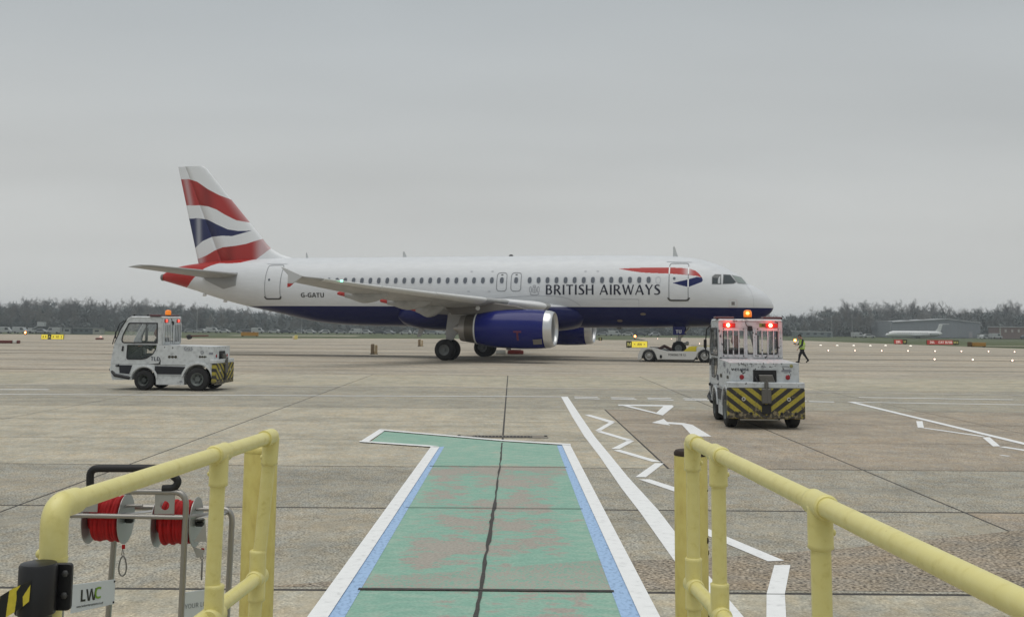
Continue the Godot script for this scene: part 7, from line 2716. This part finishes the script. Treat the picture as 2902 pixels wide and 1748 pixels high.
# stainless trolley with two reels of red webbing
func trolley() -> void:
	var o := thing("reel_trolley", "stainless steel trolley carrying two reels of red webbing behind left handrail", "trolley", Vector3(-1.54, 0, -4.42))
	var off := Vector3(1.54, 0, 4.62)
	var st: Material = mats.steel
	var r := 0.0125
	# front and rear bent frames
	var b := Mesher.new()
	b.tube(bent([Vector3(-1.842, 0.0, -4.55) + off, Vector3(-1.842, 1.347, -4.55) + off, Vector3(-1.345, 1.345, -4.55) + off, Vector3(-1.352, 0.0, -4.55) + off], 0.055), r, 14)
	part(o, "front_frame", b, st)
	b = Mesher.new()
	b.tube(bent([Vector3(-1.762, 0.0, -4.80) + off, Vector3(-1.722, 1.24, -4.80) + off, Vector3(-1.215, 1.236, -4.80) + off, Vector3(-1.236, 0.0, -4.80) + off], 0.055), r, 14)
	part(o, "rear_frame", b, st)
	for s: Array in [[-1.842, 1.247, -4.55, -1.350, 1.243, -4.55], [-1.346, 1.243, -4.55, -1.24, 1.222, -4.79], [-1.842, 1.247, -4.55, -1.722, 1.23, -4.80], [-1.845, 0.15, -4.55, -1.35, 0.15, -4.55], [-1.35, 0.15, -4.55, -1.236, 0.15, -4.80], [-1.845, 0.15, -4.55, -1.757, 0.15, -4.80]]:
		b = Mesher.new()
		b.tube([Vector3(s[0], s[1], s[2]) + off, Vector3(s[3], s[4], s[5]) + off], 0.010, 12)
		part(o, "cross_bar", b, st)
	# black push handle
	b = Mesher.new()
	b.tube(bent([Vector3(-1.745, 1.345, -4.55) + off, Vector3(-1.750, 1.438, -4.55) + off, Vector3(-1.44, 1.440, -4.55) + off, Vector3(-1.378, 1.39, -4.55) + off, Vector3(-1.395, 1.360, -4.55) + off, Vector3(-1.445, 1.358, -4.55) + off], 0.035), 0.0155, 16)
	part(o, "push_handle", b, mat("grip_black", lin(0.012, 0.012, 0.013), 0.6))
	# hanger plates with a round hole
	for p: Array in [[-1.474, -1.392, 1.256, 1.336, -1.432, 1.290], [-1.792, -1.710, 1.262, 1.336, -1.752, 1.305]]:
		var n := 24
		var outer := PackedVector2Array()
		var inner := PackedVector2Array()
		for k in n:
			var t := TAU * k / n
			var d := Vector2(cos(t), sin(t))
			inner.append(Vector2(p[4], p[5]) + d * 0.019)
			var q := 1.0 / maxf(absf(d.x), absf(d.y))
			var e := Vector2(p[4], p[5]) + d * q * 0.06
			outer.append(Vector2(clampf(e.x, p[0], p[1]), clampf(e.y, p[2], p[3])))
		b = Mesher.new()
		ringed(b, outer, inner, Transform3D(Basis.IDENTITY, Vector3(0, 0, -4.55) + off), 0.004)
		part(o, "hanger_plate", b, mat("plate_steel", lin(0.46, 0.455, 0.44), 0.4, 0.75))
	# reels
	var web := mat("red_webbing", Color.WHITE, 0.8)
	web.albedo_texture = noise_tex(256, 0.04, 3, 151, [[0.0, Color(0.52, 0.02, 0.04)], [0.5, Color(0.66, 0.045, 0.06)], [1.0, Color(0.72, 0.07, 0.08)]])
	web.uv1_triplanar = true
	web.uv1_scale = Vector3(9, 2, 2)
	for p: Array in [[-1.778, -1.628, 1.217, 0], [-1.490, -1.330, 1.205, 1]]:
		var z := -4.655
		var c := Vector3(0, p[2], z) + off
		b = Mesher.new()
		lathe_x(b, [Vector2(0.014, p[0] - 0.03), Vector2(0.014, p[1] + 0.035)], c, 14, true)
		var reel := part(o, "reel", b, st)
		for x: float in [p[0], p[1]]:
			b = Mesher.new()
			lathe_x(b, [Vector2(0.03, x - 0.0015), Vector2(0.103, x - 0.0015), Vector2(0.103, x + 0.0015), Vector2(0.03, x + 0.0015), Vector2(0.0, x + 0.0016)], c, 44, false, 0.3)
			part(reel, "flange", b, mat("flange_steel", lin(0.40, 0.405, 0.395), 0.42, 0.7))
		# the wound webbing: turns of slightly different size
		b = Mesher.new()
		var prof: Array = []
		var rg := RandomNumberGenerator.new()
		rg.seed = 3 + p[3]
		var x0: float = p[0] + 0.028
		var x1: float = p[1] - 0.012
		prof.append(Vector2(0.04, x0))
		for k in 7:
			var rr := 0.090 + rg.randf_range(-0.005, 0.006)
			var a := lerpf(x0, x1, k / 7.0)
			var e := lerpf(x0, x1, (k + 1) / 7.0)
			prof.append(Vector2(rr - 0.003, a + 0.001))
			prof.append(Vector2(rr, a + 0.005))
			prof.append(Vector2(rr, e - 0.005))
			prof.append(Vector2(rr - 0.003, e - 0.001))
		prof.append(Vector2(0.04, x1))
		lathe_x(b, prof, c, 40, false, 0.4)
		part(reel, "webbing", b, web)
		b = Mesher.new()
		lathe_x(b, [Vector2(0.045, p[0] + 0.004), Vector2(0.045, x0)], c, 24)
		part(reel, "inner_core", b, web)
		b = Mesher.new()
		b.box(Vector3(p[1] + 0.018, p[2] - 0.005, z + 0.012) + off, Vector3(0.036, 0.022, 0.022), 0.006)
		part(reel, "axle_knob", b, mats.black_plastic)
		b = Mesher.new()
		b.tube([Vector3(p[1] + 0.004, p[2] + 0.055, z + 0.02) + off, Vector3(p[1] + 0.075, p[2] + 0.058, z + 0.02) + off], 0.006, 10)
		part(reel, "crank_handle", b, st)
		b = Mesher.new()
		b.box(Vector3(p[1] + 0.06, p[2] + 0.030, z + 0.03) + off, Vector3(0.13, 0.004, 0.05), 0.001, Basis(Vector3.BACK, 0.12))
		part(reel, "crank_arm", b, mat("plate_steel"))
		# webbing end, link and snap hook
		var hx: float = p[1] + (0.012 if p[3] == 0 else 0.045)
		b = Mesher.new()
		b.box(Vector3(hx, p[2] - 0.106, z + 0.05) + off, Vector3(0.014, 0.018, 0.006), 0.002)
		part(reel, "webbing_end", b, web)
		b = Mesher.new()
		b.tube([Vector3(hx - 0.004, p[2] - 0.112, z + 0.05) + off, Vector3(hx - 0.006, p[2] - 0.138, z + 0.05) + off, Vector3(hx, p[2] - 0.145, z + 0.05) + off, Vector3(hx + 0.004, p[2] - 0.138, z + 0.05) + off], 0.002, 6, false, true)
		part(reel, "link", b, mats.dull_steel)
		var loop: Array = []
		var turn := 0.0 if p[3] == 0 else 1.35
		for k in 26:
			var t := TAU * k / 26
			var w := 0.0125 + 0.006 * (0.5 - 0.5 * sin(t))
			if p[3] == 1: w *= 0.95
			loop.append(Vector3(hx + cos(t) * w * cos(turn), p[2] - 0.184 + sin(t) * 0.040, z + 0.05 + cos(t) * w * sin(turn)) + off)
		b = Mesher.new()
		b.tube(loop, 0.0032, 8, false, true)
		part(reel, "snap_hook", b, mats.dull_steel)
	b = Mesher.new()
	b.prism(v2([-1.325, 1.115, -1.272, 1.10, -1.285, 1.075, -1.305, 1.07]), Transform3D(Basis.IDENTITY, Vector3(0, 0, -4.60) + off), 0.004)
	b.prism(v2([-1.315, 1.14, -1.27, 1.215, -1.262, 1.14]), Transform3D(Basis.IDENTITY, Vector3(0, 0, -4.58) + off), 0.003)
	part(o, "web_guide", b, mat("plate_steel"))
	b = Mesher.new()
	b.tube([Vector3(-1.835, 1.24, -4.52) + off, Vector3(-1.86, 1.16, -4.50) + off], 0.010, 10)
	part(o, "side_stay", b, mat("plate_steel"))
	# sign boards
	var wb := mat("board_white", lin(0.60, 0.65, 0.68), 0.4)
	var ink := mat("board_ink", lin(0.03, 0.035, 0.03), 0.5)
	for p: Array in [[-1.783, -4.50, -1.643, -4.60, 0.981, 0.868, 0.882], [-1.341, -4.55, -1.206, -4.65, 0.942, 0.826, 0.838]]:
		var a := Vector3(p[0], 0, p[1]) + off
		var c := Vector3(p[2], 0, p[3]) + off
		var u := (c - a).normalized()
		var nn := u.cross(Vector3.UP).normalized()
		var len := a.distance_to(c)
		var xf := Transform3D(Basis(u, Vector3.UP, nn), a)
		b = Mesher.new()
		b.prism(v2([0, p[5], len, p[6], len, p[4], 0, p[4]]), xf, 0.004, 0.0008)
		var bd := part(o, "sign_board", b, wb)
		for q: Vector2 in [Vector2(len - 0.003, p[4] - 0.008), Vector2(len - 0.004, p[6] + 0.008)]:
			b = Mesher.new()
			b.ball(xf * Vector3(q.x, q.y, 0.005), Vector3(0.004, 0.004, 0.004), 8, 6)
			part(bd, "rivet", b, mats.dark)
		if p[0] < -1.5:
			lettering(bd, "board_lettering", "LW", 0.046, ink, xf * Transform3D(Basis.IDENTITY, Vector3(len * 0.385, 0.932, 0.005)), "Droid Sans", 700, 0.72, 0.001)
			lettering(bd, "board_lettering", "C", 0.046, mat("board_green", lin(0.20, 0.36, 0.045), 0.5), xf * Transform3D(Basis.IDENTITY, Vector3(len * 0.60, 0.935, 0.005)), "Droid Sans", 700, 0.75, 0.001)
			lettering(bd, "board_small_print", "www.lwcbarriersystems.co.uk", 0.0072, ink, xf * Transform3D(Basis(Vector3.BACK, 0.03), Vector3(len * 0.43, 0.893, 0.005)), "Droid Sans", 400, 0.78, 0.001)
		else:
			lettering(bd, "board_lettering", "YOUR LONDON", 0.018, mat("board_grey", lin(0.22, 0.25, 0.28), 0.5), xf * Transform3D(Basis.IDENTITY, Vector3(len * 0.5, 0.885, 0.005)), "Droid Sans", 400, 0.9, 0.001)
	# castors
	for p: Vector3 in [Vector3(-1.842, 0.06, -4.55), Vector3(-1.352, 0.06, -4.55), Vector3(-1.76, 0.06, -4.80), Vector3(-1.236, 0.06, -4.80)]:
		b = Mesher.new()
		lathe_z(b, [Vector2(0.02, -0.014), Vector2(0.055, -0.014), Vector2(0.06, 0.0), Vector2(0.055, 0.014), Vector2(0.02, 0.014)], p + off + Vector3(0.03, 0, 0), 18)
		part(o, "castor", b, mats.black_rubber)
